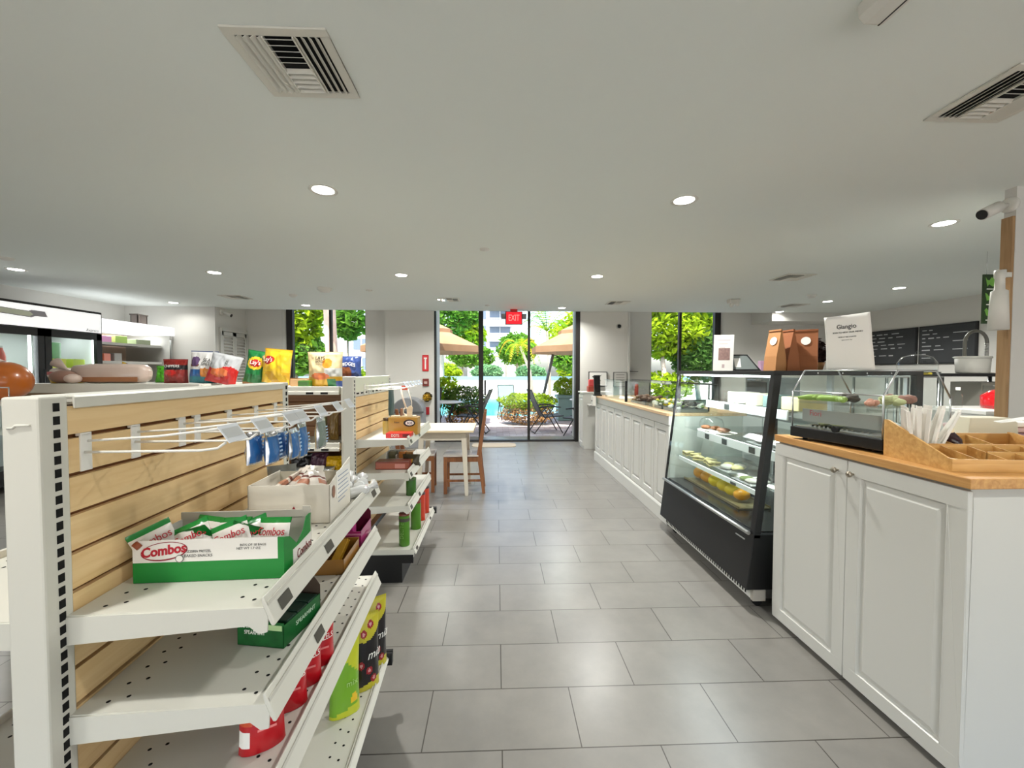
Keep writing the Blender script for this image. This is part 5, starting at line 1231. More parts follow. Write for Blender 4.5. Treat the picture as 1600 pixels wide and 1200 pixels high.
for k, (m, w) in enumerate(((B_purple, 0.30), (mat('mauve_pack', rgb(150, 120, 130), 0.5), 0.28), (mat('pink_pack_paper', rgb(206, 180, 180), 0.6), 0.30), (M_paper, 0.24))):
    tag(MB().box(-w / 2, w / 2, -0.10, 0.10, 0, 0.026).build('napkin_pack', m, loc=(2.60, 2.08, ZW + 0.0005 + 0.027 * k), rot=(0, 0, R(10 - 9 * k)), bevel=0.008), ['dark purple napkin pack at the bottom of the pile by the right wall end', 'mauve napkin pack second from the bottom of the pile by the right wall end', 'pale pink napkin pack second from the top of the pile by the right wall end', 'white sheet pack on top of the pile by the right wall end'][k], 'napkins', 'pile of napkin packs')
t = thing('dark_tray', 'black tray at the right edge beside the bamboo organiser', 'tray', (2.40, 1.58, ZW), 0)
MB().box(-0.13, 0.13, -0.1, 0.1, 0, 0.05).build('tray_body', M_black, t, bevel=0.006); MB().box(-0.12, 0.12, -0.09, 0.09, 0.05, 0.09).build('pouch_stack', mat('dark_plum', rgb(52, 34, 40), 0.35), t, bevel=0.01)

# countertop food display with sloped glass
t = thing('countertop_display', 'small glass food display with black base on the wooden worktop', 'food display', (1.83, 1.99, ZW), R(10))
x0, x1, y0, y1 = -0.195, 0.19, -0.225, 0.225
prof = [(x0, 0.065), (x0, 0.255), (-0.12, 0.365), (0.10, 0.365), (x1, 0.24), (x1, 0.065)]
MB().box(x0 - 0.008, x1 + 0.005, y0 - 0.006, y1 + 0.006, 0.014, 0.066).build('base', M_black, t, bevel=0.004)
for x in (x0 + 0.03, x1 - 0.03):
    for y in (y0 + 0.05, y1 - 0.05):
        MB().cyl((x, y, 0), 0.012, 0.016, 12).build('foot', M_blackm, t)
MB().box(x0 + 0.01, x1 - 0.01, y0 + 0.01, y1 - 0.01, 0.066, 0.072).build('steel_deck', M_steel, t)
for i in range(5):
    (a, b), (c, d) = prof[i], prof[i + 1]
    MB().quad((a, y0, b), (a, y1, b), (c, y1, d), (c, y0, d)).build('glass_panel', M_case, t)
for y in (y0, y1):
    MB().add([(a, y, b) for a, b in prof], [tuple(range(6))]).build('glass_end', M_case, t)
    mb = MB()
    for (a, b), (c, d) in zip(prof[:-1], prof[1:]):
        mb.tube([(a, y, b), (c, y, d)], 0.004, 6)
    mb.build('edge_strip', M_steel, t)
MB().tube([(x0, y0, 0.255), (x0, y1, 0.255)], 0.0035, 6).tube([(-0.12, y0, 0.365), (-0.12, y1, 0.365)], 0.004, 6).build('edge_strip', M_steel, t)
MB().box(-0.19, 0.19, y0 + 0.02, y1 - 0.02, 0.196, 0.20).build('glass_shelf', M_case, t)
MB().box(-0.185, -0.175, y0 + 0.01, y1 - 0.05, 0.10, 0.165).build('label_strip', mat('grey_strip', rgb(150, 154, 150), 0.4), t)
text('Fiori', 0.04, mat('badge_pink', rgb(176, 90, 96), 0.5), t, (-0.186, 0.10, 0.145), (PI / 2, 0, -PI / 2), sx=0.9)
MB().cyl((0, 0, 0), 0.014, 0.02, 14).xf(Matrix.Translation((x0 - 0.008, -0.03, 0.082)) @ Matrix.Rotation(R(-90), 4, 'Y')).build('dial', M_blackm, t)
mb = MB()
for k in range(14):
    mb.box(-0.15, 0.12, -0.16 + k * 0.024, -0.15 + k * 0.024, 0.072, 0.080)
mb.build('wire_rack', M_chrome, t)
def dtag(o, lab, cat, group=None): return tag(o, lab, cat, group)
M_cuke = mat('cucumber', rgb(140, 170, 80), 0.45, mott=0.3, mscale=30)
ck = None
cn = ['nearest', 'second', 'third', 'fourth', 'farthest']
for k in range(5):
    if ck is None:
        ck = MB().tube([(-0.07, 0, 0.0), (-0.03, 0.004, 0.006), (0.03, -0.003, 0.004), (0.075, 0, 0.0)], [0.006, 0.016, 0.016, 0.007], 10).build('green_pepper', M_cuke); o = ck
    else:
        o = ck.copy(); COL.objects.link(o)
    o.location = (1.695 + 0.012 * (k % 2), 1.965 + 0.045 * k, ZW + 0.218); o.rotation_euler = (0, 0, R(50 + 22 * k))
    tag(o, 'long pale green pepper on the upper glass shelf of the small display, %s of five' % cn[k], 'vegetable', 'green peppers in the small display')
M_pinkroll = mat('pink_roll', rgb(206, 150, 130), 0.5, mott=0.2, mscale=20); M_leafy = mat('leafy_pale', rgb(186, 190, 140), 0.5, mott=0.3, mscale=30)
for k, (x, y, z, s, m, lab) in enumerate(((1.745, 1.87, 0.215, (0.03, 0.03, 0.024), M_pinkroll, 'pink rolled pastry on the glass shelf near the middle of the small display'), (1.86, 1.88, 0.225, (0.05, 0.05, 0.03), M_leafy, 'pale leafy bun high in the small display'), (1.93, 1.91, 0.225, (0.07, 0.06, 0.035), mat('brown_meat', rgb(150, 108, 96), 0.5, mott=0.3, mscale=20), 'reddish brown sandwich filling at the near end of the small display'), (1.83, 2.08, 0.225, (0.06, 0.06, 0.028), mat('dark_leaf', rgb(70, 64, 60), 0.5), 'dark olives heap at the far end of the small display'), (1.74, 2.06, 0.098, (0.07, 0.07, 0.022), M_leafy, 'pale leaf bundle on the wire rack of the small display'))):
    mb = MB()
    q = random.Random(k + 4)
    for _ in range(9):
        mb.ball((q.uniform(-0.6, 0.6) * s[0], q.uniform(-0.6, 0.6) * s[1], q.uniform(-0.3, 0.3) * s[2]), (s[0] * 0.5, s[1] * 0.4, s[2] * 0.55), 12, 8)
    mb.v = [(a * (1 + 0.2 * noise.noise(Vector((a * 60, b * 60, k)))), b * (1 + 0.2 * noise.noise(Vector((b * 60, c * 60, k + 3)))), c * (1 + 0.3 * noise.noise(Vector((a * 60, c * 60, k + 5))))) for a, b, c in mb.v]
    tag(mb.build('deli_item', m, loc=(x, y, ZW + z)), lab, 'food')

# ---------------------------------------------------------------- tall refrigerated pastry case
t = thing('pastry_case', 'tall black and glass refrigerated pastry case on castors', 'display case', (1.95, 3.07, 0))
cx, cy = 1.95, 3.07
def q(x, y, z): return (x - cx, y - cy, z)
Y0, Y1, XB, ZT2 = 2.385, 3.70, 2.55, 1.44
def xf_(z): return 1.492 + (z - 0.13) / (1.43 - 0.13) * 0.150      # leaning front plane
MB().prism([(xf_(0.13) - cx, 0.13), (XB - cx, 0.13), (XB - cx, 0.465), (xf_(0.465) - cx, 0.465)], 'y', Y0 - cy, Y1 - cy).build('base_body', mat('case_black', rgb(14, 14, 15), 0.45, bump=0.05, bscale=300), t, bevel=0.004)
MB().box(1.56 - cx, 2.40 - cx, Y0 + 0.04 - cy, Y1 - 0.02 - cy, 0.055, 0.13).build('toe_box', M_steel, t)
g = MB().box(1.553 - cx, 1.56 - cx, Y0 + 0.04 - cy, Y1 - 0.02 - cy, 0.05, 0.128, 0)
for row in range(2):
    for k in range(44):
        y = Y0 + 0.10 + k * 0.028 - cy
        g.box(1.5515 - cx, 1.5532 - cx, y, y + 0.013, 0.062 + row * 0.032, 0.088 + row * 0.032, 1)
g.build('toe_grille', [mat('grille_white', rgb(204, 204, 198), 0.45), M_dark], t)
tg = MB().box(1.54 - cx, 1.62 - cx, Y0 + 0.01 - cy, Y0 + 0.04 - cy, 0.055, 0.135).build('toe_end', mat('grey_cap', rgb(170, 164, 154), 0.45), t, bevel=0.004)
for x in (1.60, 2.36):
    for y in (Y0 + 0.07, Y1 - 0.10):
        w = MB().cyl((0, -0.011, 0), 0.027, 0.022, 18).xf(Matrix.Rotation(R(-90), 4, 'X'))
        w.v = [(a, b, c) for a, b, c in w.v]
        w = MB().tube([(x - cx, y - 0.011 - cy, 0.028), (x - cx, y + 0.011 - cy, 0.028)], 0.028, 18).box(x - 0.02 - cx, x + 0.02 - cx, y - 0.02 - cy, y + 0.02 - cy, 0.045, 0.06)
        w.build('castor', M_blackm, t)
# posts, rails and glass
def lean_post(y, w):
    MB().prism([(xf_(0.465) - cx - 0.002, 0.44), (xf_(0.465) - cx + w, 0.44), (xf_(1.425) - cx + w, 1.425), (xf_(1.425) - cx - 0.002, 1.425)], 'y', y - cy, y + w - cy).build('corner_post', M_black, t, bevel=0.003)
lean_post(Y0, 0.042); lean_post(Y1 - 0.016, 0.016)
MB().box(XB - 0.04 - cx, XB - cx, Y0 - cy, Y0 + 0.04 - cy, 0.465, 1.42).box(XB - 0.04 - cx, XB - cx, Y1 - 0.04 - cy, Y1 - cy, 0.465, 1.42).build('rear_post', M_black, t)
MB().box(1.632 - cx, XB - cx, Y0 - cy, Y1 - cy, 1.415, 1.442).build('top_panel', M_black, t, bevel=0.002)
mb = MB()
for k in range(4): mb.disc((1.9 + 0.15 * k - cx, Y0 - 0.0008 - cy, 1.428), 0.004, 'y', 10)
mb.build('screw', M_chrome, t)
MB().prism([(xf_(0.47) - cx, 0.47), (xf_(0.47) + 0.006 - cx, 0.47), (xf_(1.415) + 0.006 - cx, 1.415), (xf_(1.415) - cx, 1.415)], 'y', Y0 + 0.042 - cy, Y1 - 0.016 - cy).build('front_glass', M_case, t)
MB().prism([(xf_(0.47) + 0.045 - cx, 0.47), (XB - 0.04 - cx, 0.47), (XB - 0.04 - cx, 1.415), (xf_(1.415) + 0.045 - cx, 1.415)], 'y', Y0 + 0.014 - cy, Y0 + 0.02 - cy).build('end_glass', M_case, t)
MB().prism([(xf_(0.47) + 0.02 - cx, 0.47), (XB - 0.04 - cx, 0.47), (XB - 0.04 - cx, 1.415), (xf_(1.415) + 0.02 - cx, 1.415)], 'y', Y1 - 0.012 - cy, Y1 - 0.006 - cy).build('end_glass', M_case, t)
MB().box(XB - 0.03 - cx, XB - 0.024 - cx, Y0 + 0.04 - cy, Y1 - 0.04 - cy, 0.47, 1.415).build('rear_glass', M_case, t)
MB().box(XB - 0.035 - cx, XB - 0.018 - cx, 3.02 - cy, 3.07 - cy, 0.47, 1.415).build('rear_door_stile', mat('stile_grey', rgb(200, 204, 204), 0.4), t)
MB().tube([(1.512 - cx, Y0 + 0.02 - cy, 0.468), (1.512 - cx, Y1 - 0.02 - cy, 0.468)], 0.012, 8).build('front_trim', M_steel, t)
MB().box(1.49 - cx, 1.496 - cx, Y0 + 0.03 - cy, Y0 + 0.12 - cy, 0.425, 0.431).build('badge_bar', M_steel, t)
MB().box(1.56 - cx, XB - 0.05 - cx, Y0 + 0.03 - cy, Y1 - 0.03 - cy, 0.466, 0.475).build('dark_deck', mat('deck_black', rgb(30, 30, 31), 0.18), t)
M_rail = mat('shelf_rail', rgb(206, 212, 210), 0.4)
for z, xs in ((1.193, 1.76), (0.943, 1.69), (0.690, 1.615)):
    s = MB().box(xs - cx, XB - 0.06 - cx, Y0 + 0.05 - cy, Y1 - 0.05 - cy, z - 0.008, z).build('glass_shelf', M_case, t)
    MB().prism([(xs - 0.008 - cx, z + 0.006), (xs - cx, z + 0.008), (xs - 0.002 - cx, z - (0.05 if z > 0.9 else 0.022)), (xs - 0.012 - cx, z - (0.05 if z > 0.9 else 0.022))], 'y', Y0 + 0.045 - cy, Y1 - 0.30 - cy if z > 0.9 else Y1 - 0.12 - cy).build('price_rail', M_rail, s)
    for yy in ((2.55, 3.05) if z > 1.1 else (2.62, 2.95, 3.2) if z > 0.9 else (2.7,)):
        MB().box(xs - 0.017 - cx, xs - 0.0125 - cx, yy - cy, yy + 0.06 - cy, z - (0.043 if z > 0.9 else 0.020), z - 0.003).build('price_ticket', mat('ticket_grey', rgb(70, 76, 74), 0.5), s)
for y in (Y0 + 0.05, Y1 - 0.05):
    MB().box(XB - 0.06 - cx, XB - 0.045 - cx, y - 0.01 - cy, y + 0.01 - cy, 0.5, 1.4).build('shelf_upright', M_steel, t)
MB().box(1.67 - cx, 1.70 - cx, Y0 + 0.06 - cy, Y1 - 0.06 - cy, 1.400, 1.412).build('led_strip', M_led, t)
l = bpy.data.lights.new('case_lamp', 'AREA'); l.shape = 'RECTANGLE'; l.size = 0.04; l.size_y = 1.2; l.energy = CASE_W; l.color = (0.9, 0.97, 1.0)
o = bpy.data.objects.new('case_lamp', l); COL.objects.link(o); o.location = (1.69, 3.07, 1.396)
# food in the case
M_tray = mat('clear_tray', rgb(206, 208, 206), 0.2, coat=0.5)
def lump(name, lab, cat, loc, r, m, seed=0, amp=0.25, group=None):
    mb = MB(); mb.ball((0, 0, r[2]), r, 16, 10)
    mb.v = [(a * (1 + amp * noise.noise(Vector((a * 40 + seed, b * 40, c * 40)))), b * (1 + amp * noise.noise(Vector((b * 40, c * 40 + seed, a * 30)))), c) for a, b, c in mb.v]
    return tag(mb.build(name, m, loc=loc), lab, cat, group)
M_mango = mat('mango_skin', rgb(214, 150, 40), 0.35, mott=0.25, mscale=14); M_lemon = mat('lemon_skin', rgb(226, 200, 30), 0.4)
fr = [(3.70, M_mango, 0.06, 'far orange mango at the left end of the fruit row'), (3.57, M_mango, 0.056, 'yellow orange mango second in the fruit row'), (3.43, M_lemon, 0.058, 'long yellow fruit in the middle of the fruit row'), (3.30, M_lemon, 0.054, 'yellow fruit fourth in the fruit row'), (3.19, M_lemon, 0.052, 'pale yellow lemon fifth in the fruit row'), (3.08, M_mango, 0.05, 'last yellow fruit near the black corner post')]
for k, (y, m, s, lab) in enumerate(fr):
    mb = MB().ball((0, 0, s * 0.82), (s * 0.85, s * 1.15, s * 0.82), 20, 14)
    mb.v = [(a, b, c) for a, b, c in mb.v]
    mb.add([], [])
    o = mb.build('fruit', m, loc=(1.79, y - 0.14, 0.496)); o.rotation_euler = (0, 0, R(15 * k))
    tag(o, lab + ' in the pastry case', 'fruit', 'fruit at the bottom of the case')
t2 = tag(MB().box(-0.11, 0.11, -0.42, 0.42, 0, 0.006).box(-0.115, -0.11, -0.42, 0.42, 0, 0.018).box(0.11, 0.115, -0.42, 0.42, 0, 0.018).build('fruit_tray', mat('olive_tray', rgb(120, 110, 80), 0.3), loc=(1.80, 3.22, 0.4775)), 'long shallow tray under the fruit row in the pastry case', 'tray')
M_sand = mat('sandwich', rgb(206, 196, 140), 0.55, mott=0.3, mscale=30); M_olive = mat('olive_fill', rgb(110, 100, 60), 0.5, mott=0.3, mscale=30)
sn = ['farthest left sandwich half', 'second sandwich half from the far end', 'third sandwich half from the far end', 'fourth sandwich half from the far end', 'fifth sandwich half, nearest the clear tray']
for k in range(5):
    t = thing('sandwich', sn[k] + ' on the lowest glass shelf of the pastry case', 'sandwich', (1.70 + 0.03 * (k % 2), 3.62 - 0.105 * k, 0.6905), R(30 + 25 * k), 'sandwich halves in the case')
    for j, (z0, z1, m) in enumerate(((0, 0.014, M_sand), (0.014, 0.022, M_olive), (0.022, 0.036, M_sand))):
        MB().prism([(-0.06, -0.035), (0.06, -0.035), (0.0, 0.05)], 'z', z0, z1).build(['bottom_slice', 'filling', 'top_slice'][j], m, t, bevel=0.004)
def clear_box(lab, loc, rz, w, d, h, fill):
    t = thing('clear_food_box', lab, 'food box', loc, rz, 'clear food boxes in the case')
    MB().prism([(-w / 2 + 0.015, -d / 2 + 0.015), (w / 2 - 0.015, -d / 2 + 0.015), (w / 2 - 0.015, d / 2 - 0.015), (-w / 2 + 0.015, d / 2 - 0.015)], 'z', 0, 0.004).build('tray', M_tray, t)
    vs = [(sx * (w / 2 - 0.015), sy * (d / 2 - 0.015), 0.0) for sx, sy in ((-1, -1), (1, -1), (1, 1), (-1, 1))] + [(sx * w / 2, sy * d / 2, h * 0.5) for sx, sy in ((-1, -1), (1, -1), (1, 1), (-1, 1))] + [(sx * (w / 2 - 0.03), sy * (d / 2 - 0.03), h) for sx, sy in ((-1, -1), (1, -1), (1, 1), (-1, 1))]
    MB().add(vs, [(k * 4 + j, k * 4 + (j + 1) % 4, k * 4 + 4 + (j + 1) % 4, k * 4 + 4 + j) for k in range(2) for j in range(4)] + [(8, 9, 10, 11)]).build('clear_lid', M_film, t)
    qr = random.Random(int(loc[1] * 100))
    for k, m in enumerate(fill):
        a = 2 * PI * k / len(fill)
        mb = MB().ball((0.3 * w * math.cos(a) * 0.7, 0.3 * d * math.sin(a) * 0.7, h * 0.28), (w * 0.19, d * 0.18, h * 0.24), 12, 8)
        mb.build('filling', m, t)
    return t
M_wf = mat('white_fill', rgb(222, 218, 206), 0.5); M_df = mat('dark_fill', rgb(52, 44, 40), 0.45); M_gf = mat('green_fill', rgb(120, 140, 70), 0.5); M_bf = mat('brown_fill', rgb(150, 96, 60), 0.5)
clear_box('large clear food box behind the sandwich halves, on the lowest glass shelf', (1.80, 3.07, 0.6905), 0, 0.24, 0.26, 0.085, [M_wf, M_sand, M_wf, M_sand])
clear_box('clear oval food box with dark filling by the corner post, lowest glass shelf', (1.75, 2.72, 0.6905), 0, 0.24, 0.26, 0.06, [M_df, M_wf, M_gf, M_wf, M_wf])
clear_box('clear food box on the lowest glass shelf, nearest the viewer', (1.80, 2.48, 0.6905), 0, 0.2, 0.12, 0.05, [M_gf, M_wf, M_gf])
clear_box('clear food box with dark and white pieces on the middle shelf left of the post', (1.84, 2.74, 0.9435), 0, 0.20, 0.24, 0.065, [M_df, M_wf, M_df, M_wf])
clear_box('clear food box with dark and white pieces on the middle shelf right of the post', (1.84, 2.50, 0.9435), 0, 0.20, 0.14, 0.06, [M_df, M_wf, M_df, M_bf])
t = thing('cake_stand', 'small glass cloche over brown pastries on the middle shelf', 'cake dome', (1.80, 3.40, 0.9435), 0)
MB().lathe([(0.001, 0), (0.10, 0.0), (0.11, 0.008), (0.001, 0.009)], n=28).build('plate', M_wf, t)
MB().lathe([(0.095, 0.009), (0.095, 0.06), (0.08, 0.095), (0.04, 0.112), (0.001, 0.115)], n=28).build('glass_dome', M_acryl, t)
MB().ball((0, 0, 0.127), (0.013, 0.013, 0.013)).build('knob', M_acryl, t)
lump('pastry', 'brown pastry left under the small glass cloche', 'pastry', (1.77, 3.43, 0.953), (0.04, 0.04, 0.016), M_bf, 1, group='pastries under the cloche')
lump('pastry', 'brown pastry right under the small glass cloche', 'pastry', (1.82, 3.37, 0.953), (0.042, 0.036, 0.016), M_bf, 2, group='pastries under the cloche')
lump('pastry', 'brown pastry on the open plate beside the glass cloche', 'pastry', (1.79, 3.20, 0.956), (0.05, 0.05, 0.018), mat('dark_crust', rgb(116, 80, 56), 0.5, mott=0.2, mscale=30), 3)
tag(MB().lathe([(0.001, 0), (0.07, 0), (0.1, 0.01), (0.098, 0.012), (0.001, 0.004)], n=26).build('plate', M_wf, loc=(1.79, 3.20, 0.9435)), 'white plate under the single brown pastry on the middle shelf', 'plate')
for k, (y, w, m, lab) in enumerate(((3.15, 0.16, M_wf, 'white paper cup stack lying on the top glass shelf'), (2.92, 0.14, mat('cream_box', rgb(212, 206, 180), 0.5), 'cream food box in the middle of the top glass shelf'), (2.72, 0.15, mat('teal_box', rgb(92, 112, 108), 0.5), 'dark teal box on the top glass shelf'), (2.52, 0.18, mat('straw_box', rgb(186, 172, 126), 0.5, mott=0.2, mscale=20), 'straw coloured food box at the near end of the top glass shelf'))):
    tag(MB().box(-0.09, 0.09, -w / 2 + 0.01, w / 2 - 0.01, 0, 0.085).build('food_box', m, loc=(1.92, y, 1.1935), bevel=0.006), lab, 'food box')

# on top of the pastry case
ZC = 1.4425
t = thing('menu_stand', 'white menu card with a cup photo standing on the far end of the pastry case', 'menu stand', (1.90, 3.42, ZC), R(-12))
M = Matrix.Rotation(R(4), 4, 'X')
MB().box(-0.078, 0.078, -0.002, 0.002, 0, 0.30).xf(M).build('menu_card', M_paper, t)
MB().box(-0.08, 0.08, -0.04, 0.05, 0, 0.004).build('acrylic_foot', M_acryl, t)
MB().box(-0.04, 0.05, -0.0032, -0.0022, 0.09, 0.19).xf(M).build('photo_print', mat('photo_print', rgb(150, 122, 116), 0.5, mott=0.5, mscale=60), t)
mb = MB()
for k in range(3): mb.box(-0.05 + 0.01 * k, 0.05 - 0.02 * k, -0.003, -0.0022, 0.255 - 0.03 * k, 0.259 - 0.03 * k)
mb.box(-0.01, 0.01, -0.003, -0.0022, 0.025, 0.055)
mb.xf(M).build('print_line', mat('pale_print', rgb(196, 176, 176), 0.6), t)
t = thing('tilted_tablet', 'black framed screen tilted back on the pastry case behind the menu card', 'screen', (2.08, 3.42, ZC), R(-8))
pr = [(-0.13, 0.0), (0.14, 0.0), (0.045, 0.145), (-0.10, 0.145)]
MB().prism(pr, 'y', -0.006, 0.012).xf(Matrix.Rotation(R(-18), 4, 'X')).build('bezel', M_black, t, bevel=0.003)
MB().prism([(-0.11, 0.012), (0.112, 0.012), (0.036, 0.132), (-0.09, 0.132)], 'y', -0.0075, -0.0062).xf(Matrix.Rotation(R(-18), 4, 'X')).build('screen_face', mat('screen_grey', rgb(120, 128, 126), 0.25), t)
MB().box(-0.07, -0.02, -0.0085, -0.0076, 0.03, 0.11).xf(Matrix.Rotation(R(-18), 4, 'X')).build('card_print', M_paper, t)
tag(MB().box(-0.03, 0.03, -0.02, 0.02, 0, 0.085).build('pink_carton', gl('lilac_card', 190, 150, 180), loc=(2.27, 3.46, ZC), bevel=0.002), 'small lilac carton on the pastry case behind the tilted screen', 'carton')
def paper_bag(lab, loc, rz, w, h, d, m, sticker=True):
    t = thing('paper_bag', lab, 'paper bag', loc, rz, 'brown paper bags on the pastry case')
    def sec(z, wx, dy): return [(-wx / 2, -dy / 2, z), (wx / 2, -dy / 2, z), (wx / 2, dy / 2, z), (-wx / 2, dy / 2, z)]
    rings = [sec(0, w, d), sec(h * 0.35, w, d * 0.82), sec(h * 0.92, w, 0.012), sec(h, w, 0.008)]
    vs = [p for r_ in rings for p in r_]
    MB().add(vs, [(k * 4 + j, k * 4 + (j + 1) % 4, k * 4 + 4 + (j + 1) % 4, k * 4 + 4 + j) for k in range(3) for j in range(4)] + [(3, 2, 1, 0), (12, 13, 14, 15)]).build('bag_body', m, t)
    MB().box(-w / 2, w / 2, -0.009, 0.008, h * 0.955, h * 0.965).build('fold_line', M_kraft2, t)
    if sticker:
        zz = h * 0.72
        yy = -(d * 0.82 / 2 + (0.012 / 2 - d * 0.82 / 2) * ((zz / h - 0.35) / 0.57)) - 0.003
        ang = math.atan2(d * 0.41 - 0.006, h * 0.57)
        MB().prism([(0.026 * math.cos(2 * PI * i / 24), 0.026 * math.sin(2 * PI * i / 24)) for i in range(24)], 'z', 0, 0.0015).xf(Matrix.Translation((0.005, yy, zz)) @ Matrix.Rotation(PI / 2 - ang, 4, 'X')).build('round_sticker', M_paper, t)
    return t
paper_bag('leftmost brown paper bag with a round white sticker on the pastry case', (1.785, 2.60, ZC), R(-80), 0.095, 0.262, 0.085, M_kraft)
paper_bag('narrow middle brown paper bag turned sideways on the pastry case', (1.87, 2.60, ZC), R(-88), 0.10, 0.262, 0.085, M_kraft2, False)
paper_bag('widest brown paper bag with a white sticker, right of the other two', (1.965, 2.58, ZC), R(-40), 0.135, 0.262, 0.09, M_kraft2)
t = thing('dark_bouquet', 'dark dried bouquet in a small brown basket behind the widest paper bag', 'bouquet', (2.10, 2.68, ZC), 0)
MB().lathe([(0.001, 0), (0.05, 0), (0.065, 0.055), (0.06, 0.055), (0.048, 0.004), (0.001, 0.004)], n=20).build('basket', mat('basket', rgb(146, 104, 60), 0.7, mott=0.3, mscale=50), t)
leaf_cloud(MB(), (0, 0, 0.115), (0.07, 0.06, 0.08), 420, 0.05, 5, shell=0.2).build('foliage', mat('dried_leaf', rgb(42, 20, 18), 0.7), t)
t = thing('menu_poster', 'large curling white poster standing on the near end of the pastry case', 'poster', (2.14, 2.45, ZC), R(-5))
mb = MB(); n = 14; W2, H2 = 0.27, 0.36
vs = []
for j in range(n + 1):
    for i in range(n + 1):
        u, w = i / n - 0.5, j / n
        vs.append((u * W2, 0.012 * math.cos(u * 5) + 0.03 * w * w - 0.02 * max(0, 0.5 - w) * (0.5 + u) * 2, w * H2 - 0.012 * (0.5 - u) * w * 3))
fs = [(j * (n + 1) + i, j * (n + 1) + i + 1, (j + 1) * (n + 1) + i + 1, (j + 1) * (n + 1) + i) for j in range(n) for i in range(n)]
mb.add(vs, fs, 0, True)
o = mb.build('sheet', M_paper, t); md = o.modifiers.new('thick', 'SOLIDIFY'); md.thickness = 0.0012
MB().box(-0.1, 0.1, 0.05, 0.08, 0, 0.01).box(-0.004, 0.004, 0.045, 0.06, 0, 0.3).build('easel_back', M_acryl, t)
def pw(y0):
    def f(co):
        u = co.x / W2; w = (co.y + y0) / H2
        return Vector((co.x, 0.012 * math.cos(u * 5) + 0.03 * w * w - 0.02 * max(0, 0.5 - w) * (0.5 + u) * 2 - 0.003 - co.z, co.y + y0 - 0.012 * (0.5 - u) * w * 3))
    return f
text('Giangio', 0.042, M_ink, t, (0, 0, 0), (0, 0, 0), warp=pw(0.285), sx=0.9)
text('SCAN TO VIEW OUR MENU', 0.0135, M_ink, t, (0, 0, 0), (0, 0, 0), warp=pw(0.248), sx=1.05)
text('ORDER AT THE COUNTER', 0.010, M_ink, t, (0, 0, 0), (0, 0, 0), warp=pw(0.218), sx=0.9)
text('open every day', 0.010, TXG, t, (0, 0, 0), (0, 0, 0), warp=pw(0.2))

# ---------------------------------------------------------------- long white counter with glass guard
t = thing('service_counter', 'long white panelled service counter with a pale wood top', 'counter', (1.95, 5.22, 0))
cx, cy = 1.95, 5.22
X0, Ya, Yb = 1.60, 3.78, 6.66
MB().box(X0 + 0.012 - cx, 2.3 - cx, Ya - cy, Yb - cy, 0, 1.02).build('body', M_white2, t)
MB().box(X0 - 0.012 - cx, X0 + 0.012 - cx, Ya - cy, Yb + 0.012 - cy, 0, 0.13).prism([(X0 - 0.012 - cx, 0.13), (X0 + 0.012 - cx, 0.13), (X0 + 0.012 - cx, 0.15), (X0 - 0.004 - cx, 0.148)], 'y', Ya - cy, Yb - cy).build('plinth', M_white2, t, bevel=0.003)
n = 8; w = (Yb - Ya) / n
for k in range(n):
    a = Ya + k * w - cy
    mb = MB(); raised_door(mb, X0 - cx, a + 0.006, a + w - 0.006, 0.16, 0.93, rail=0.06)
    mb.build('front_panel', M_white2, t, bevel=0.002)
MB().box(X0 - 0.004 - cx, X0 + 0.012 - cx, Ya - cy, Yb - cy, 0.935, 1.02).build('frieze', M_white2, t, bevel=0.002)
tag(MB().box(X0 - 0.025 - cx, 2.34 - cx, Ya - cy, Yb + 0.02 - cy, 0, 0.028).build('countertop', M_counter, loc=(cx, cy, 1.0205), bevel=0.003), 'pale wooden counter top on the long white service counter', 'worktop')
ZK = 1.049
t = thing('sneeze_guard', 'glass food guard with black posts on the long white counter', 'glass guard', (1.9, 4.93, ZK))
for y in (0.26,):
    MB().box(-0.275, -0.245, y - 0.012, y + 0.012, 0, 0.265).build('post', M_black, t, bevel=0.002)
MB().box(-0.263, -0.257, -1.16, 1.28, 0.003, 0.262).build('front_glass', M_case, t)
MB().box(-0.275, 0.15, -1.17, 1.29, 0.263, 0.271).build('top_glass', M_case, t)
for y in (-1.16, 1.28):
    MB().box(-0.25, 0.15, y - 0.003, y + 0.003, 0.003, 0.262).build('end_glass', M_case, t)
MB().tube([(0.15, -1.16, 0.265), (0.15, 1.28, 0.265)], 0.008, 8).build('rear_rail', M_black, t)
for y in (-1.0, 0.55):
    MB().tube([(0.15, y, 0), (0.15, y, 0.265)], 0.008, 8).build('rear_post', M_black, t)
# food under the guard
def heap(lab, y, m, n, s, seed, d=0.16):
    t = thing('food_tray', lab, 'food tray', (1.85, y, ZK), 0, 'food trays under the glass guard')
    MB().box(-0.15, 0.15, -d, d, 0, 0.004).box(-0.15, -0.146, -d, d, 0, 0.03).box(0.146, 0.15, -d, d, 0, 0.03).box(-0.15, 0.15, -d, -d + 0.004, 0, 0.03).box(-0.15, 0.15, d - 0.004, d, 0, 0.03).build('tray', M_steel, t)
    q = random.Random(seed); mb = MB()
    for _ in range(n):
        x, yy = q.uniform(-0.12, 0.12), q.uniform(-d + 0.03, d - 0.03)
        mb.ball((x, yy, 0.03 + q.uniform(0, 0.055)), (s * q.uniform(.8, 1.3), s * q.uniform(.8, 1.3), s * q.uniform(.5, .9)), 9, 6, q.randrange(len(m)))
    o = mb.build('food_heap', m, t); o['kind'] = 'stuff'
heap('tray of dark brown bread pieces under the middle of the glass guard', 4.93, [mat('bread_dark', rgb(96, 70, 56), 0.6), mat('bread_mid', rgb(136, 104, 84), 0.6)], 26, 0.035, 1, 0.26)
heap('tray of white and yellow cut fruit at the near end of the glass guard', 4.38, [M_wf, M_lemon, M_gf], 50, 0.022, 2, 0.18)
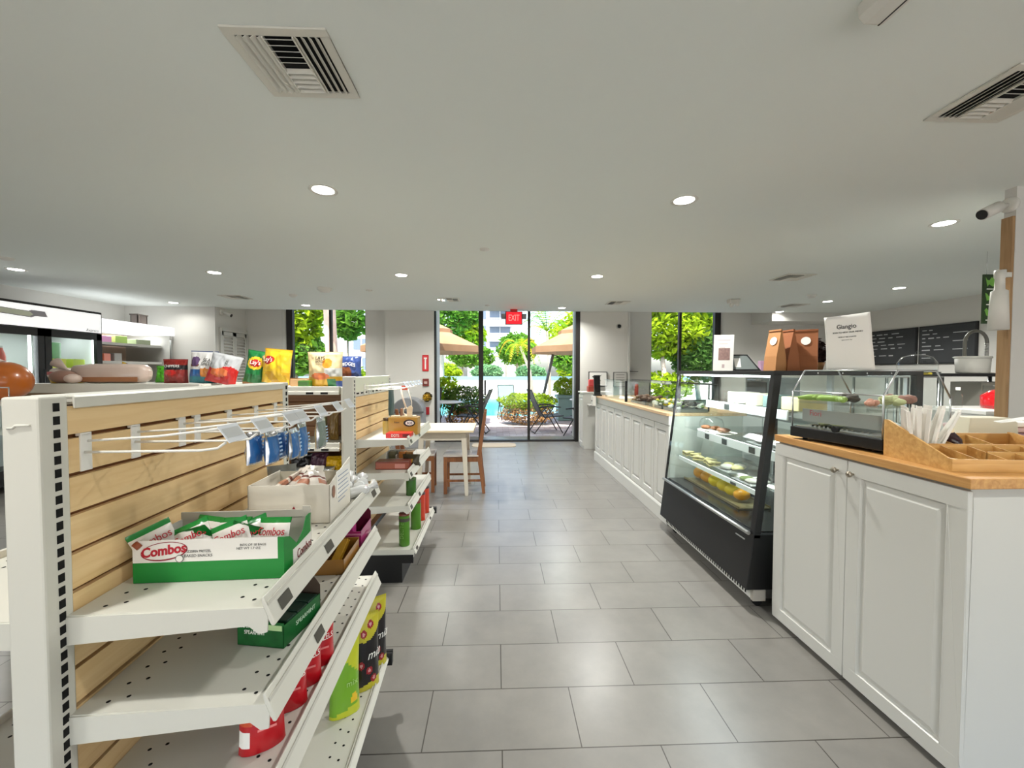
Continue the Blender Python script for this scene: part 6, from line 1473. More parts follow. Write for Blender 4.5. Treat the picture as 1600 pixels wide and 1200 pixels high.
heap('tray of green and white salad nearest the pastry case', 4.0, [M_gf, M_wf, M_df], 50, 0.02, 3, 0.16)
tag(MB().lathe([(0.001, 0), (0.03, 0), (0.035, 0.07), (0.001, 0.075)], n=18).build('small_tub', M_wf, loc=(1.72, 4.42, ZK + 0.0)), 'small white tub in front of the cut fruit tray', 'tub')
tag(MB().prism([(-0.09, 0), (0.09, 0), (0.07, 0.03), (-0.07, 0.03)], 'y', -0.16, 0.16).build('folded_cloth', M_paper, loc=(1.85, 5.75, ZK), bevel=0.008), 'folded white cloth under the far part of the glass guard', 'cloth')
t = thing('payment_terminal', 'black and white card terminal at the far corner of the long counter', 'card terminal', (1.60, 6.52, ZK))
MB().box(-0.06, 0.06, -0.05, 0.05, 0, 0.02).build('foot', M_black, t)
MB().box(-0.05, 0.05, -0.01, 0.025, 0.02, 0.33).xf(Matrix.Rotation(R(-8), 4, 'X')).build('screen_body', M_black, t, bevel=0.006)
MB().box(-0.045, 0.045, -0.013, -0.0095, 0.06, 0.31).xf(Matrix.Rotation(R(-8), 4, 'X')).build('screen', mat('screen_black', rgb(14, 14, 16), 0.15), t)
MB().box(-0.085, -0.035, -0.06, 0.06, -0.16, 0.0).build('card_reader', M_plast, t, bevel=0.006)
MB().ball((-0.09, 0.0, -0.08), (0.006, 0.012, 0.012), 10, 6).build('sensor', M_black, t)
t = thing('white_pedestal', 'narrow white cabinet standing against the wall right of the glass doors', 'cabinet', (1.82, 7.76, 0))
MB().box(-0.21, 0.30, -0.20, 0.20, 0.0, 1.03).build('body', M_white2, t)
mb = MB(); raised_door(mb, -0.23, -0.195, 0.195, 0.06, 1.0, rail=0.06); mb.build('door', M_white2, t, bevel=0.002)
MB().box(-0.24, 0.32, -0.22, 0.22, 1.03, 1.055).build('top', M_white2, t, bevel=0.003)
tag(MB().box(-0.18, 0.2, -0.12, 0.12, 0, 0.02).box(-0.16, -0.14, 0.1, 0.12, -0.2, 0).build('wall_shelf', M_white2, loc=(1.84, 7.43, 0.82)), 'small white ledge on the near side of the white cabinet', 'shelf')
t = thing('red_box', 'red dispenser box on top of the white cabinet by the doors', 'dispenser', (1.80, 7.70, 1.056))
MB().box(-0.10, 0.12, -0.07, 0.07, 0, 0.10).build('lower_box', mat('rust_red', rgb(160, 62, 44), 0.45), t, bevel=0.006)
MB().box(-0.08, 0.05, -0.05, 0.05, 0.10, 0.23).build('upper_box', mat('coral_red', rgb(206, 74, 74), 0.4), t, bevel=0.02)
t = thing('framed_picture', 'black framed print on the wall behind the card terminal', 'picture', (2.05, 8.349, 1.28))
MB().box(-0.19, 0.19, -0.025, 0, -0.15, 0.15).build('frame', M_black, t)
MB().box(-0.175, 0.175, -0.027, -0.024, -0.135, 0.135).build('print', M_paper, t)
MB().prism([(-0.12, 0.05), (-0.06, 0.08), (0.03, 0.06), (0.08, 0.09), (0.02, 0.02), (0.06, -0.04), (-0.05, -0.02)], 'y', -0.0285, -0.0268).build('dark_shape', M_ink, t)
t = thing('framed_picture', 'black framed notice on the wall beside the bottle shelf', 'picture', (2.52, 8.349, 1.27))
MB().box(-0.15, 0.12, -0.025, 0, -0.15, 0.15).build('frame', M_black, t)
MB().box(-0.14, 0.11, -0.027, -0.024, -0.14, 0.14).build('print', mat('print_grey_card', rgb(196, 192, 186), 0.6), t)
mb = MB()
for k in range(4): mb.box(-0.1, 0.07, -0.0285, -0.0268, 0.09 - 0.05 * k, 0.10 - 0.05 * k)
mb.build('print_line', TXG, t)
t = thing('bottle_shelf', 'thin black wall shelf in the corner left of the right window', 'shelf', (2.86, 8.93, 1.44))
MB().box(-0.16, 0.2, -0.07, 0.07, -0.012, 0).build('board', M_black, t)
for k in range(3):
    t = thing('small_bottle', ['left small white bottle on the black wall shelf', 'middle small white bottle on the black wall shelf', 'right small white bottle on the black wall shelf'][k], 'bottle', (2.76 + 0.065 * k, 8.93, 1.4405), 0, 'white bottles on the wall shelf')
    MB().lathe([(0.001, 0), (0.022, 0), (0.022, 0.045), (0.008, 0.07), (0.004, 0.1), (0.001, 0.102)], n=16).build('bottle', M_plast, t)
tag(MB().lathe([(0.001, 0), (0.03, 0), (0.03, 0.16), (0.02, 0.19), (0.001, 0.19)], n=18).build('red_bottle', mat('dull_red', rgb(150, 60, 56), 0.4), loc=(2.22, 6.5, ZK)), 'dull red bottle on the back part of the long counter', 'bottle')

# ---------------------------------------------------------------- kitchen side behind the counter
t = thing('back_counter', 'grey back counter with doors behind the pastry case', 'counter', (3.55, 4.9, 0))
MB().box(-0.30, 0.30, -1.9, 1.9, 0.1, 0.90).build('body', mat('cabinet_grey', rgb(196, 202, 200), 0.5), t)
for k in range(6):
    MB().box(-0.318, -0.30, -1.88 + k * 0.632, -1.26 + k * 0.632, 0.13, 0.87).build('door', mat('door_grey', rgb(186, 194, 192), 0.5), t, bevel=0.003)
MB().box(-0.34, 0.32, -1.92, 1.92, 0.90, 0.94).build('top', M_steel, t)
MB().box(-0.25, 0.25, -1.85, 1.85, 0, 0.1).build('plinth', M_blackm, t)
t = thing('kitchen_tower', 'tall grey appliance standing on the back counter behind the pastry case', 'appliance', (3.6, 5.3, 0.9405))
MB().box(-0.2, 0.2, -0.25, 0.25, 0, 0.42).build('body', mat('appliance_grey', rgb(110, 116, 116), 0.4), t, bevel=0.008)
MB().box(-0.206, -0.2, -0.2, 0.2, 0.06, 0.36).build('door_glass', M_black, t)
MB().tube([(-0.23, -0.15, 0.385), (-0.23, 0.15, 0.385)], 0.01, 8).build('handle', M_chrome, t)

def chalk(lab, y0, y1, seed, longline):
    t = thing('menu_board', lab, 'chalkboard', (7.5, (y0 + y1) / 2, 1.90), 0, 'black menu boards')
    h = (y1 - y0) / 2
    MB().box(-0.03, 0, -h, h, -0.33, 0.33).build('frame', M_black, t)
    MB().box(-0.032, -0.029, -h + 0.025, h - 0.025, -0.305, 0.305).build('slate', mat('slate', rgb(56, 58, 60), 0.7, mott=0.2, mscale=3), t)
    q = random.Random(seed); chalk_m = mat('chalk', rgb(176, 178, 178), 0.8)
    for k in range(8):
        mb = MB(); z = 0.25 - k * 0.068
        a = h - 0.06
        while a > -h + 0.3:
            L = q.uniform(0.05, 0.16)
            if not longline or a > h - 0.5:
                mb.box(-0.0335, -0.0318, a - L, a, z - 0.008 + q.uniform(-0.003, 0.003), z + 0.008)
            a -= L + q.uniform(0.03, 0.08)
            if q.random() < 0.3: break
        if longline and k % 2 == 1:
            mb.box(-0.0335, -0.0318, -h + 0.12, h - 0.55, z - 0.006, z + 0.006)
        mb.build('chalk_line', chalk_m, t)
chalk('left black menu board with short chalk lines on the right wall', 7.13, 8.09, 3, False)
chalk('right black menu board with long white chalk lines on the right wall', 6.20, 7.09, 8, True)
# back shelf with dishes in front of the boards
t = thing('steel_table', 'steel worktable with a dark top in front of the menu boards', 'table', (5.6, 4.65, 0))
MB().box(-0.75, 0.55, -0.3, 0.3, 1.385, 1.42).build('top', mat('dark_top', rgb(40, 40, 42), 0.35), t, bevel=0.003)
for x in (-0.7, 0.5):
    for y in (-0.26, 0.26):
        MB().tube([(x, y, 0), (x, y, 1.385)], 0.02, 10).build('leg', M_steel, t)
MB().box(-0.72, 0.52, -0.28, 0.28, 0.5, 0.52).build('undershelf', M_steel, t)
d = MB().box(-0.25, 0.25, -0.2, 0.2, 0.95, 1.33, 0)
for k in range(6): d.box(-0.24, 0.24, -0.206, -0.2, 0.97 + k * 0.06, 1.005 + k * 0.06, 1)
t = tag(d.build('slatted_bin', [mat('bin_grey', rgb(150, 148, 138), 0.5), mat('bin_dark', rgb(86, 86, 82), 0.5)], loc=(5.32, 4.60, 0)), 'grey slatted drawer unit under the steel worktable', 'drawer unit') if False else None
t = thing('drawer_unit', 'pale slatted drawer unit under the steel worktable', 'drawer unit', (5.72, 4.60, 0.5205))
MB().box(-0.25, 0.25, -0.12, 0.2, 0, 0.80).build('body', mat('bin_grey', rgb(176, 172, 160), 0.5), t)
for k in range(8):
    MB().box(-0.235, 0.235, -0.128, -0.12, 0.03 + k * 0.095, 0.10 + k * 0.095).build('drawer', mat('drawer_grey', rgb(160, 160, 150), 0.5), t, bevel=0.004)
t = thing('white_bucket', 'round white bucket on the steel worktable', 'bucket', (5.345, 4.47, 1.4205))
MB().lathe([(0.001, 0), (0.125, 0), (0.135, 0.02), (0.145, 0.19), (0.137, 0.19), (0.125, 0.01), (0.001, 0.01)], n=32).build('bucket_wall', M_plast, t)
MB().lathe([(0.146, 0.165), (0.151, 0.17), (0.151, 0.186), (0.146, 0.19)], n=32).build('rim', M_plast, t)
t = thing('glass_cloche', 'clear glass cloche on a dark stand left of the white bucket', 'cake dome', (5.0, 4.76, 1.4205))
MB().lathe([(0.001, 0), (0.2, 0.0), (0.21, 0.015), (0.001, 0.016)], n=32).build('stand', M_black, t)
MB().lathe([(0.185, 0.016), (0.18, 0.12), (0.14, 0.19), (0.06, 0.22), (0.001, 0.225)], n=32).build('dome', M_acryl, t)
MB().ball((0, 0, 0.24), (0.02, 0.02, 0.02)).build('knob', M_acryl, t)
t = thing('spring_faucet', 'tall grey spring tap arching above the steel worktable', 'tap', (5.74, 4.66, 1.4205))
pts = [(0.0, 0, 0), (0.0, 0, 0.18)] + [(-0.135 + 0.135 * math.cos(a * PI / 10), 0, 0.36 + 0.135 * math.sin(a * PI / 10)) for a in range(11)] + [(-0.27, 0, 0.2), (-0.22, 0, 0.06)]
mb = MB().tube(pts, 0.017, 10)
n = 60
mb.build('hose', mat('hose_grey', rgb(120, 118, 110), 0.45, 0.3), t)
mb = MB()
for k in range(26):
    z = 0.02 + k * 0.013
    mb.lathe([(0.017, z), (0.022, z + 0.004), (0.017, z + 0.008)], n=12)
mb.build('spring', M_chrome, t)
MB().tube([(-0.245, 0, 0.12), (-0.20, 0, 0.01)], [0.02, 0.026], 10).build('spray_head', M_blackm, t)
for k, (x, y, z0, h, m, lab) in enumerate(((5.86, 4.58, 1.4205, 0.13, mat('jar_red', rgb(120, 66, 54), 0.4), 'dark red jar right of the spring tap'), (5.94, 4.58, 1.4205, 0.12, M_plast, 'white jar at the right end of the steel worktable'))):
    t = thing('jar', lab, 'jar', (x, y, z0)); MB().lathe([(0.001, 0), (0.028, 0), (0.03, h * 0.85), (0.022, h), (0.001, h)], n=18).build('body', m, t)
tag(MB().box(-0.22, 0.22, -0.12, 0.12, 0, 0.012).build('serving_tray', M_paper, loc=(5.73, 4.48, 1.4208), bevel=0.003), 'white serving tray at the front edge of the steel worktable', 'tray')
t = thing('tray_stack', 'stack of trays and lids on the worktable left of the cloche', 'trays', (3.9, 3.95, 1.395))
MB().box(-0.25, 0.3, -0.2, 0.2, 0.0, 0.012).build('dark_tray', M_black, t, bevel=0.004); MB().box(-0.18, 0.1, -0.15, 0.15, 0.012, 0.05).build('white_lid', M_plast, t, bevel=0.01); MB().box(-0.3, 0.2, -0.18, 0.16, 0.05, 0.062).build('top_tray', M_blackm, t, bevel=0.004)
MB().box(0.12, 0.25, -0.15, 0.1, 0.012, 0.035).build('yellow_tub', gl('lid_yellow', 200, 180, 60), t, bevel=0.006)
t = thing('steel_shelf', 'narrow steel shelf rack carrying the tray stack behind the pastry case', 'shelf rack', (3.9, 3.95, 0.9405))
MB().box(-0.25, 0.3, -0.21, 0.21, 0.44, 0.454).build('board', M_steel, t)
for x in (-0.23, 0.28):
    MB().tube([(x, -0.18, 0 if x < 0 else -0.94), (x, -0.18, 0.44)], 0.012, 8).tube([(x, 0.18, 0 if x < 0 else -0.94), (x, 0.18, 0.44)], 0.012, 8).build('upright', M_steel, t)
t = thing('side_counter', 'low white side counter behind the right wall end', 'counter', (4.25, 3.45, 0))
MB().box(-0.30, 0.9, -0.25, 0.25, 0, 1.09).build('body', M_white2, t); MB().box(-0.32, 0.92, -0.27, 0.27, 1.09, 1.12).build('top', M_white2, t, bevel=0.003)
t = thing('soap_bottle', 'red pump bottle at the right wall end', 'bottle', (4.36, 3.42, 1.1205))
MB().lathe([(0.001, 0), (0.12, 0), (0.125, 0.03), (0.125, 0.11), (0.07, 0.155), (0.035, 0.165)], n=28).build('bottle', mat('glossy_red', rgb(190, 16, 24), 0.2, coat=0.6), t)
MB().lathe([(0.03, 0.16), (0.03, 0.19), (0.05, 0.192), (0.05, 0.2), (0.001, 0.2)], n=18).box(-0.04, -0.015, -0.012, 0.012, 0.2, 0.235).box(0.01, 0.035, -0.012, 0.012, 0.2, 0.235).build('pump', M_steel, t)
tag(MB().box(-0.09, 0.09, -0.05, 0.05, 0, 0.075).build('label_box', mat('box_pinkish', rgb(206, 190, 186), 0.5), loc=(4.34, 3.24, 1.1205), bevel=0.006), 'pale pink box in front of the red pump bottle', 'box')
t = thing('glass_bottle', 'clear glass bottle with white cap beside the red pump bottle', 'bottle', (3.75, 3.35, 1.0) if False else (4.06, 3.5, 1.1205))
MB().lathe([(0.03, 0), (0.032, 0.1), (0.014, 0.14), (0.014, 0.16)], n=18).build('glass', M_acryl, t); MB().lathe([(0.016, 0.155), (0.016, 0.18), (0.001, 0.18)], n=14).build('cap', M_plast, t)
# hanging menu print and cup dispenser
t = thing('hanging_menu', 'green leafy menu panel hanging from the ceiling near the right wall end', 'menu panel', (4.995, 4.0, 1.92))
MB().box(-0.135, 0.135, -0.006, 0.006, 0, 0.49).build('panel', mat('panel_green', rgb(44, 66, 36), 0.5), t)
mb = MB(); q = random.Random(6)
for k in range(3):
    z = 0.09 + 0.155 * k
    leaf_pts = [(-0.115 + 0.02 * i, z + 0.045 + 0.02 * math.sin(i * 1.7 + k)) for i in range(12)] + [(0.105 - 0.02 * i, z - 0.02 + 0.015 * math.sin(i * 2.1 + k)) for i in range(11)]
    mb.prism(leaf_pts, 'y', -0.0075, -0.006)
mb.build('leaf_print', mat('print_green', rgb(120, 176, 76), 0.5, mott=0.35, mscale=25), t)
mb = MB()
for k in range(3): mb.box(-0.10, 0.02, -0.0082, -0.006, 0.03 + 0.155 * k, 0.04 + 0.155 * k)
mb.build('print_line', TXW, t)
MB().tube([(-0.1, 0, 0.49), (-0.1, 0, 0.74)], 0.002, 5).tube([(0.1, 0, 0.49), (0.1, 0, 0.74)], 0.002, 5).build('hanging_wire', M_chrome, t)
t = thing('cup_dispenser', 'long white tube of stacked paper cups fixed to the wooden board', 'cup dispenser', (3.262, 2.59, 1.71))
MB().lathe([(0.001, 0), (0.05, 0), (0.040, 0.25), (0.025, 0.26), (0.023, 0.33), (0.028, 0.34), (0.028, 0.385), (0.001, 0.385)], n=24).build('tube', M_plast, t)
MB().box(0.02, 0.088, 0.005, 0.02, 0.345, 0.375).build('wall_bracket', M_plast, t)

# ---------------------------------------------------------------- dining table, chairs, things by the doors
t = thing('dining_table', 'square table with pale wood top and cream painted legs', 'table', (-0.62, 5.03, 0))
MB().box(-0.36, 0.36, -0.345, 0.345, 0.740, 0.765).build('tabletop', M_tabletop, t, bevel=0.003)
MB().box(-0.25, 0.25, -0.265, -0.245, 0.64, 0.74).box(-0.25, 0.25, 0.245, 0.265, 0.64, 0.74).box(-0.265, -0.245, -0.25, 0.25, 0.64, 0.74).box(0.245, 0.265, -0.25, 0.25, 0.64, 0.74).build('apron', M_leg, t)
for sx in (-1, 1):
    for sy in (-1, 1):
        a, b = (sx * 0.24, sy * 0.24), (sx * 0.275, sy * 0.265)
        vs = []
        for z, (cx_, cy_), s in ((0.74, a, 0.03), (0.0, b, 0.019)):
            vs += [(cx_ - s, cy_ - s, z), (cx_ + s, cy_ - s, z), (cx_ + s, cy_ + s, z), (cx_ - s, cy_ + s, z)]
        MB().add(vs, [(0, 1, 2, 3), (7, 6, 5, 4), (0, 4, 5, 1), (1, 5, 6, 2), (2, 6, 7, 3), (3, 7, 4, 0)]).build('leg', M_leg, t, bevel=0.003)
def wood_chair(lab, loc, rz):
    """faces -x; backrest at +x"""
    t = thing('dining_chair', lab, 'chair', loc, rz, 'brown wooden dining chairs')
    MB().box(-0.22, 0.19, -0.18, 0.18, 0.435, 0.455).build('seat', mat('seat_pale', rgb(196, 188, 180), 0.35), t, bevel=0.006)
    MB().box(-0.20, 0.19, -0.165, -0.145, 0.375, 0.435).box(-0.20, 0.19, 0.145, 0.165, 0.375, 0.435).box(-0.205, -0.185, -0.16, 0.16, 0.375, 0.435).build('seat_rail', M_chair, t)
    for s in (-1, 1):
        MB().box(-0.215, -0.175, s * 0.155 - 0.02, s * 0.155 + 0.02, 0, 0.435).build('leg', M_chair, t, bevel=0.003)
        MB().prism([(0.235, 0.0), (0.27, 0.0), (0.222, 0.46), (0.29, 0.965), (0.255, 0.965), (0.172, 0.46)], 'y', s * 0.155 - 0.018, s * 0.155 + 0.018).build('leg', M_chair, t, bevel=0.003)
        MB().box(-0.19, 0.245, s * 0.155 - 0.008, s * 0.155 + 0.008, 0.14, 0.165).build('stretcher', M_chair, t)
    for z, dx in ((0.85, 0.255), (0.70, 0.234), (0.56, 0.215)):
        MB().box(dx - 0.008, dx + 0.010, -0.14, 0.14, z - 0.035, z + 0.04).build('back_rail', M_chair, t, bevel=0.003)
    return t
c0 = wood_chair('brown wooden chair pulled out at the right side of the dining table', (-0.405, 5.0, 0), R(1))
copy_tree(c0, loc=(-0.96, 5.05, 0), rz=PI + R(4), label='brown wooden chair on the left side of the dining table, half hidden by shelves')
tag(MB().prism([(0.42 * math.copysign(abs(math.cos(a * PI / 16)) ** 0.35, math.cos(a * PI / 16)), 0.22 * math.copysign(abs(math.sin(a * PI / 16)) ** 0.35, math.sin(a * PI / 16))) for a in range(32)], 'z', 0, 0.012).build('doormat', mat('mat_beige', rgb(172, 160, 142), 0.9, bump=0.5, bscale=300), loc=(-0.05, 8.0, 0.0005)), 'beige doormat with rounded corners in front of the glass doors', 'doormat')
t = thing('waste_bin', 'grey bin with an arched hood against the wall left of the glass doors', 'bin', (-1.66, 7.95, 0))
MB().box(-0.28, 0.28, -0.22, 0.22, 0, 0.68).build('body', mat('bin_body', rgb(138, 140, 142), 0.45), t, bevel=0.01)
MB().prism([(-0.28, 0.68), (0.28, 0.68)] + [(0.28 * math.cos(a * PI / 14), 0.68 + 0.26 * math.sin(a * PI / 14)) for a in range(1, 14)], 'y', -0.22, 0.22).build('arched_hood', mat('bin_hood', rgb(126, 128, 130), 0.4), t, bevel=0.006)
MB().prism([(0.255 * math.cos(a * PI / 14), 0.69 + 0.235 * math.sin(a * PI / 14)) for a in range(0, 15)], 'y', -0.224, -0.22).build('hood_panel', mat('bin_dark_panel', rgb(106, 108, 110), 0.35), t)
MB().box(-0.31, 0.31, -0.25, -0.22, 0.66, 0.69).build('push_bar', mat('bar_dark', rgb(80, 82, 84), 0.4), t)
t = thing('flower_bunch', 'yellow flower bunch with dark leaves hanging beside the arched bin', 'flowers', (-1.375, 8.28, 0.92))
leaf_cloud(MB(), (0, 0, 0), (0.08, 0.05, 0.09), 150, 0.055, 2, shell=0.2).build('leaves', mat('dark_stem', rgb(70, 60, 40), 0.7), t)
leaf_cloud(MB(), (0, -0.02, 0), (0.075, 0.05, 0.07), 120, 0.045, 5, shell=0.3).build('petals', mat('petal_yellow', rgb(200, 160, 40), 0.6), t)
MB().tube([(0, 0, -0.08), (0, 0.06, 0.08)], 0.006, 6).build('hook', M_black, t)

# ---------------------------------------------------------------- drinks fridge and open cooler on the left
t = thing('drinks_fridge', 'two-door black drinks fridge with a lit white header', 'fridge', (-6.0, 5.37, 0))
cx, cy = -6.0, 5.12
XF = -5.6
MB().box(-6.4 - cx, -6.38 - cx, 4.37 - cy, 5.87 - cy, 0.1, 2.24).box(-6.4 - cx, XF - 0.06 - cx, 4.37 - cy, 4.39 - cy, 0.1, 2.24).box(-6.4 - cx, XF - 0.06 - cx, 5.85 - cy, 5.87 - cy, 0.1, 2.24).box(-6.4 - cx, XF - 0.06 - cx, 4.37 - cy, 5.87 - cy, 0.1, 0.2).box(-6.4 - cx, XF - 0.06 - cx, 4.37 - cy, 5.87 - cy, 1.95, 2.24).build('cabinet', M_black, t)
MB().box(-6.379 - cx, -6.37 - cx, 4.4 - cy, 5.84 - cy, 0.2, 1.95).box(-6.37 - cx, XF - 0.08 - cx, 4.392 - cy, 4.398 - cy, 0.2, 1.95).box(-6.37 - cx, XF - 0.08 - cx, 5.842 - cy, 5.848 - cy, 0.2, 1.95).build('liner', mat('fridge_liner', rgb(206, 212, 210), 0.4), t)
MB().box(XF - 0.062 - cx, XF - 0.004 - cx, 4.365 - cy, 5.875 - cy, 1.955, 2.255).build('header_frame', M_black, t)
h = MB().box(XF - 0.006 - cx, XF - cx, 4.38 - cy, 5.862 - cy, 1.962, 2.225).build('lit_header', M_header, t)
MB().prism([(4.38 - cy, 2.10), (4.98 - cy, 2.075), (5.02 - cy, 2.095), (5.16 - cy, 2.10), (5.13 - cy, 2.165), (4.98 - cy, 2.165), (4.95 - cy, 2.150), (4.38 - cy, 2.17)], 'x', XF - cx, XF + 0.0015 - cx).build('header_graphic', mat('header_grey', rgb(176, 172, 180), 0.5), h)
MB().prism([(4.38 - cy, 2.108), (4.96 - cy, 2.085), (5.0 - cy, 2.115), (4.96 - cy, 2.143), (4.38 - cy, 2.163)], 'x', XF + 0.0015 - cx, XF + 0.003 - cx).build('header_graphic', mat('header_cream', rgb(236, 232, 214), 0.5, emit=0.4), h)
text('Avantco', 0.06, mat('logo_grey', rgb(120, 122, 122), 0.5), t, (XF + 0.002 - cx, 5.73 - cy, 1.99), (PI / 2, 0, PI / 2), sx=0.9, shear=0.2)
for a, b in ((4.372, 5.115), (5.125, 5.868)):
    d = MB().box(XF - 0.05 - cx, XF - cx, a - cy, a + 0.075 - cy, 0.2, 1.95).box(XF - 0.05 - cx, XF - cx, b - 0.075 - cy, b - cy, 0.2, 1.95).box(XF - 0.05 - cx, XF - cx, a - cy, b - cy, 1.86, 1.95).box(XF - 0.05 - cx, XF - cx, a - cy, b - cy, 0.2, 0.29)
    d = d.build('door', M_black, t)
    MB().box(XF - 0.03 - cx, XF - 0.024 - cx, a + 0.075 - cy, b - 0.075 - cy, 0.29, 1.86).build('glass_pane', M_case, d)
    MB().tube([(XF + 0.03 - cx, b - 0.04 - cy, 0.95), (XF + 0.03 - cx, b - 0.04 - cy, 1.45)], 0.01, 8).build('handle', M_black, d)
for z in (1.45, 1.08, 0.7):
    MB().box(-6.36 - cx, XF - 0.09 - cx, 4.41 - cy, 5.83 - cy, z - 0.012, z).build('wire_shelf', M_plast, t)
MB().box(XF - 0.075 - cx, XF - 0.068 - cx, 5.0 - cy, 5.03 - cy, 0.3, 1.9).box(XF - 0.075 - cx, XF - 0.068 - cx, 5.80 - cy, 5.82 - cy, 0.3, 1.9).build('led_strip', M_led, t)
def fbottle(lab, x, y, z, r, h, m, capm):
    t = thing('drink_bottle', lab, 'bottle', (x, y, z), 0, 'bottles in the drinks fridge')
    MB().lathe([(0.001, 0), (r, 0), (r, h * 0.55), (r * 0.8, h * 0.7), (r * 0.42, h * 0.86), (r * 0.4, h * 0.93)], n=18).build('bottle', m, t)
    MB().lathe([(r * 0.46, h * 0.92), (r * 0.46, h), (0.001, h)], n=14).build('cap', capm, t)
fb = [(4.46, gl('bt_green', 110, 176, 70), M_plast, 'green bottle at the left edge of the drinks fridge'), (4.55, gl('bt_lime', 176, 206, 110), M_plast, 'pale lime bottle in the left half of the drinks fridge'), (4.63, gl('bt_brown', 110, 60, 40), M_red, 'brown bottle with a red cap in the drinks fridge'), (4.71, gl('bt_green', 110, 176, 70), M_plast, 'green bottle beside the red one in the drinks fridge'), (4.80, gl('bt_red', 214, 90, 76), M_plast, 'coral red bottle with a white cap in the drinks fridge')]
for y, m, c, lab in fb: fbottle(lab, -5.76, y + 0.25, 1.4505, 0.037, 0.27, m, c)
for k, (y, w, m, lab) in enumerate(((5.38, 0.22, gl('yl_box', 214, 214, 90), 'pale yellow carton in the right door of the drinks fridge'), (5.66, 0.16, gl('yl_box2', 186, 206, 70), 'lime yellow carton at the right end of the drinks fridge'), (5.50, 0.20, gl('gr_box', 96, 150, 100), 'tall green carton behind the yellow ones in the drinks fridge'))):
    o = MB().box(-0.06, 0.06, -w / 2, w / 2, 0, 0.14 if k < 2 else 0.36).build('drink_carton', m, loc=(-5.78 if k < 2 else -5.95, y + 0.25, 1.4505), bevel=0.003); tag(o, lab, 'carton', 'cartons in the drinks fridge')
t = thing('open_cooler', 'open fronted cooler with a bright white header beside the drinks fridge', 'cooler', (-6.4, 7.17, 0))
cx, cy = -6.4, 6.95
MB().box(-6.88 - cx, -6.85 - cx, 6.15 - cy, 7.76 - cy, 0, 2.23).box(-6.88 - cx, -6.05 - cx, 7.71 - cy, 7.76 - cy, 0, 2.23).box(-6.88 - cx, -6.05 - cx, 6.15 - cy, 6.2 - cy, 0, 2.23).box(-6.88 - cx, -6.0 - cx, 6.15 - cy, 7.76 - cy, 0, 0.5).build('cabinet', M_white2, t)
MB().box(-6.7 - cx, -6.0 - cx, 6.15 - cy, 7.76 - cy, 2.08, 2.23).build('lit_header', M_cooler, t)
MB().box(-6.849 - cx, -6.84 - cx, 6.2 - cy, 7.71 - cy, 0.5, 2.08).build('back_panel', mat('cooler_back', rgb(216, 190, 172), 0.5), t)
for z in (1.88, 1.58, 1.2):
    s = MB().box(-6.82 - cx, -6.2 - cx, 6.21 - cy, 7.70 - cy, z - 0.012, z).build('shelf', M_white2, t)
    MB().box(-6.2 - cx, -6.19 - cx, 6.21 - cy, 7.70 - cy, z - 0.03, z + 0.012).build('price_rail', M_white2, s)
MB().box(-6.04 - cx, -6.02 - cx, 7.70 - cy, 7.73 - cy, 0.6, 2.0).build('side_bumper', M_steel, t)
l = bpy.data.lights.new('fridge_lamp', 'AREA'); l.shape = 'RECTANGLE'; l.size = 0.3; l.size_y = 1.3; l.energy = 4; l.color = (0.95, 0.98, 1)
o = bpy.data.objects.new('fridge_lamp', l); COL.objects.link(o); o.location = (-5.95, 5.37, 1.93)
l = bpy.data.lights.new('cooler_lamp', 'AREA'); l.shape = 'RECTANGLE'; l.size = 0.3; l.size_y = 1.4; l.energy = 4; l.color = (0.95, 0.97, 1)
o = bpy.data.objects.new('cooler_lamp', l); COL.objects.link(o); o.location = (-6.35, 7.17, 2.07)
ck = [(6.36, 1.8805, 0.24, 0.15, gl('pk_blue', 130, 190, 226), 'pale blue pack on the upper shelf of the open cooler'), (6.66, 1.8805, 0.17, 0.11, gl('pk_pink', 226, 160, 206), 'pink pack on the upper shelf of the open cooler'), (6.92, 1.8805, 0.22, 0.13, gl('pk_lime', 176, 210, 110), 'lime green pack on the upper shelf of the open cooler'), (7.35, 1.8805, 0.3, 0.10, gl('pk_grey', 150, 160, 130), 'grey green pack at the right of the upper cooler shelf'),
      (6.32, 1.5805, 0.13, 0.16, gl('pk_orange', 240, 170, 70), 'left orange juice pack on the second shelf of the open cooler'), (6.48, 1.5805, 0.13, 0.16, gl('pk_orange', 240, 170, 70), 'right orange juice pack on the second shelf of the open cooler'), (6.66, 1.5805, 0.12, 0.13, gl('pk_coral', 240, 150, 130), 'coral pack beside the orange juice packs in the open cooler'), (6.85, 1.5805, 0.14, 0.14, gl('pk_silver', 176, 174, 170), 'silver grey pack on the second shelf of the open cooler')]
for y, z, w, h, m, lab in ck:
    tag(MB().box(-0.08, 0.08, -w / 2, w / 2, 0, h).build('chilled_pack', m, loc=(-6.3, y + 0.22, z), bevel=0.008), lab, 'chilled pack', 'packs in the open cooler')
t = thing('wire_basket', 'small grey basket standing on top of the open cooler', 'basket', (-6.25, 7.52, 2.2305))
mb = MB().box(-0.06, 0.06, -0.1, 0.1, 0, 0.01)
for k in range(8): mb.box(0.05, 0.06, -0.1 + k * 0.027, -0.085 + k * 0.027, 0, 0.17).box(-0.06, -0.05, -0.1 + k * 0.027, -0.085 + k * 0.027, 0, 0.17)
mb.box(-0.06, 0.06, -0.1, -0.09, 0, 0.17).box(-0.06, 0.06, 0.09, 0.1, 0, 0.17).build('basket_wall', mat('basket_grey', rgb(120, 110, 104), 0.6), t)
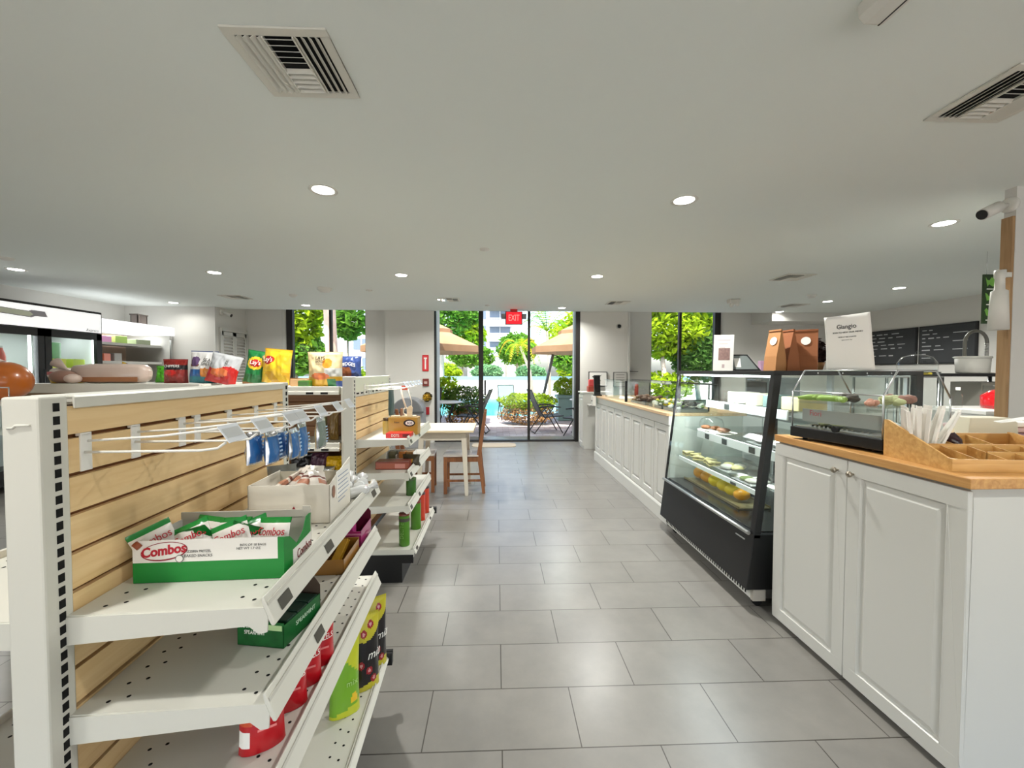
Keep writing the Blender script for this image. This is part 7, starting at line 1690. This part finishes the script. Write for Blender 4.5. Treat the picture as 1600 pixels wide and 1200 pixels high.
MB().box(-0.07, 0.07, -0.11, 0.11, 0.165, 0.185).build('rim', mat('basket_rim', rgb(96, 88, 82), 0.6), t)

# ---------------------------------------------------------------- daylight and camera
w = bpy.data.worlds.new('World'); S.world = w; w.use_nodes = True
nt = w.node_tree; bg = nt.nodes['Background']
sky = nt.nodes.new('ShaderNodeTexSky'); sky.sky_type = 'NISHITA'; sky.sun_disc = False; sky.sun_elevation = R(62); sky.sun_rotation = R(190); sky.air_density = 1.0; sky.dust_density = 3.0; sky.ozone_density = 1.0
nt.links.new(sky.outputs['Color'], bg.inputs['Color']); bg.inputs['Strength'].default_value = SKY_W
sl_ = bpy.data.lights.new('sun', 'SUN'); sl_.energy = SUN_W; sl_.angle = R(0.6); sl_.color = (1.0, 0.985, 0.94)
o = bpy.data.objects.new('sun', sl_); COL.objects.link(o)
o.rotation_euler = Vector((0.12, 0.42, -0.9)).to_track_quat('-Z', 'Y').to_euler()

cam = bpy.data.cameras.new('camera'); cam.sensor_width = 36.0; cam.sensor_fit = 'HORIZONTAL'; cam.lens = 648.0 / 1600.0 * 36.0; cam.clip_start = 0.02; cam.clip_end = 300
co = bpy.data.objects.new('camera', cam); COL.objects.link(co)
pi_, ya, ro = R(1.777), R(2.13), R(0.09)
Wv = Vector((math.sin(ya) * math.cos(pi_), math.cos(ya) * math.cos(pi_), -math.sin(pi_)))
Rv = Vector((math.cos(ya), -math.sin(ya), 0)); Uv = Rv.cross(Wv)
R2 = math.cos(ro) * Rv + math.sin(ro) * Uv; U2 = -math.sin(ro) * Rv + math.cos(ro) * Uv
M = Matrix((R2, U2, -Wv)).transposed().to_4x4(); M.translation = (0, 0, 1.437)
co.matrix_world = M
S.camera = co
S.view_settings.view_transform = 'Standard'; S.view_settings.look = 'None'; S.view_settings.gamma = 1.0; S.view_settings.use_curve_mapping = False
S.view_settings.exposure = EXPO
S.cycles.use_denoising = True
S.cycles.max_bounces = 8; S.cycles.diffuse_bounces = 5; S.cycles.glossy_bounces = 4; S.cycles.transparent_max_bounces = 24; S.cycles.transmission_bounces = 6
S.cycles.sample_clamp_indirect = 6.0
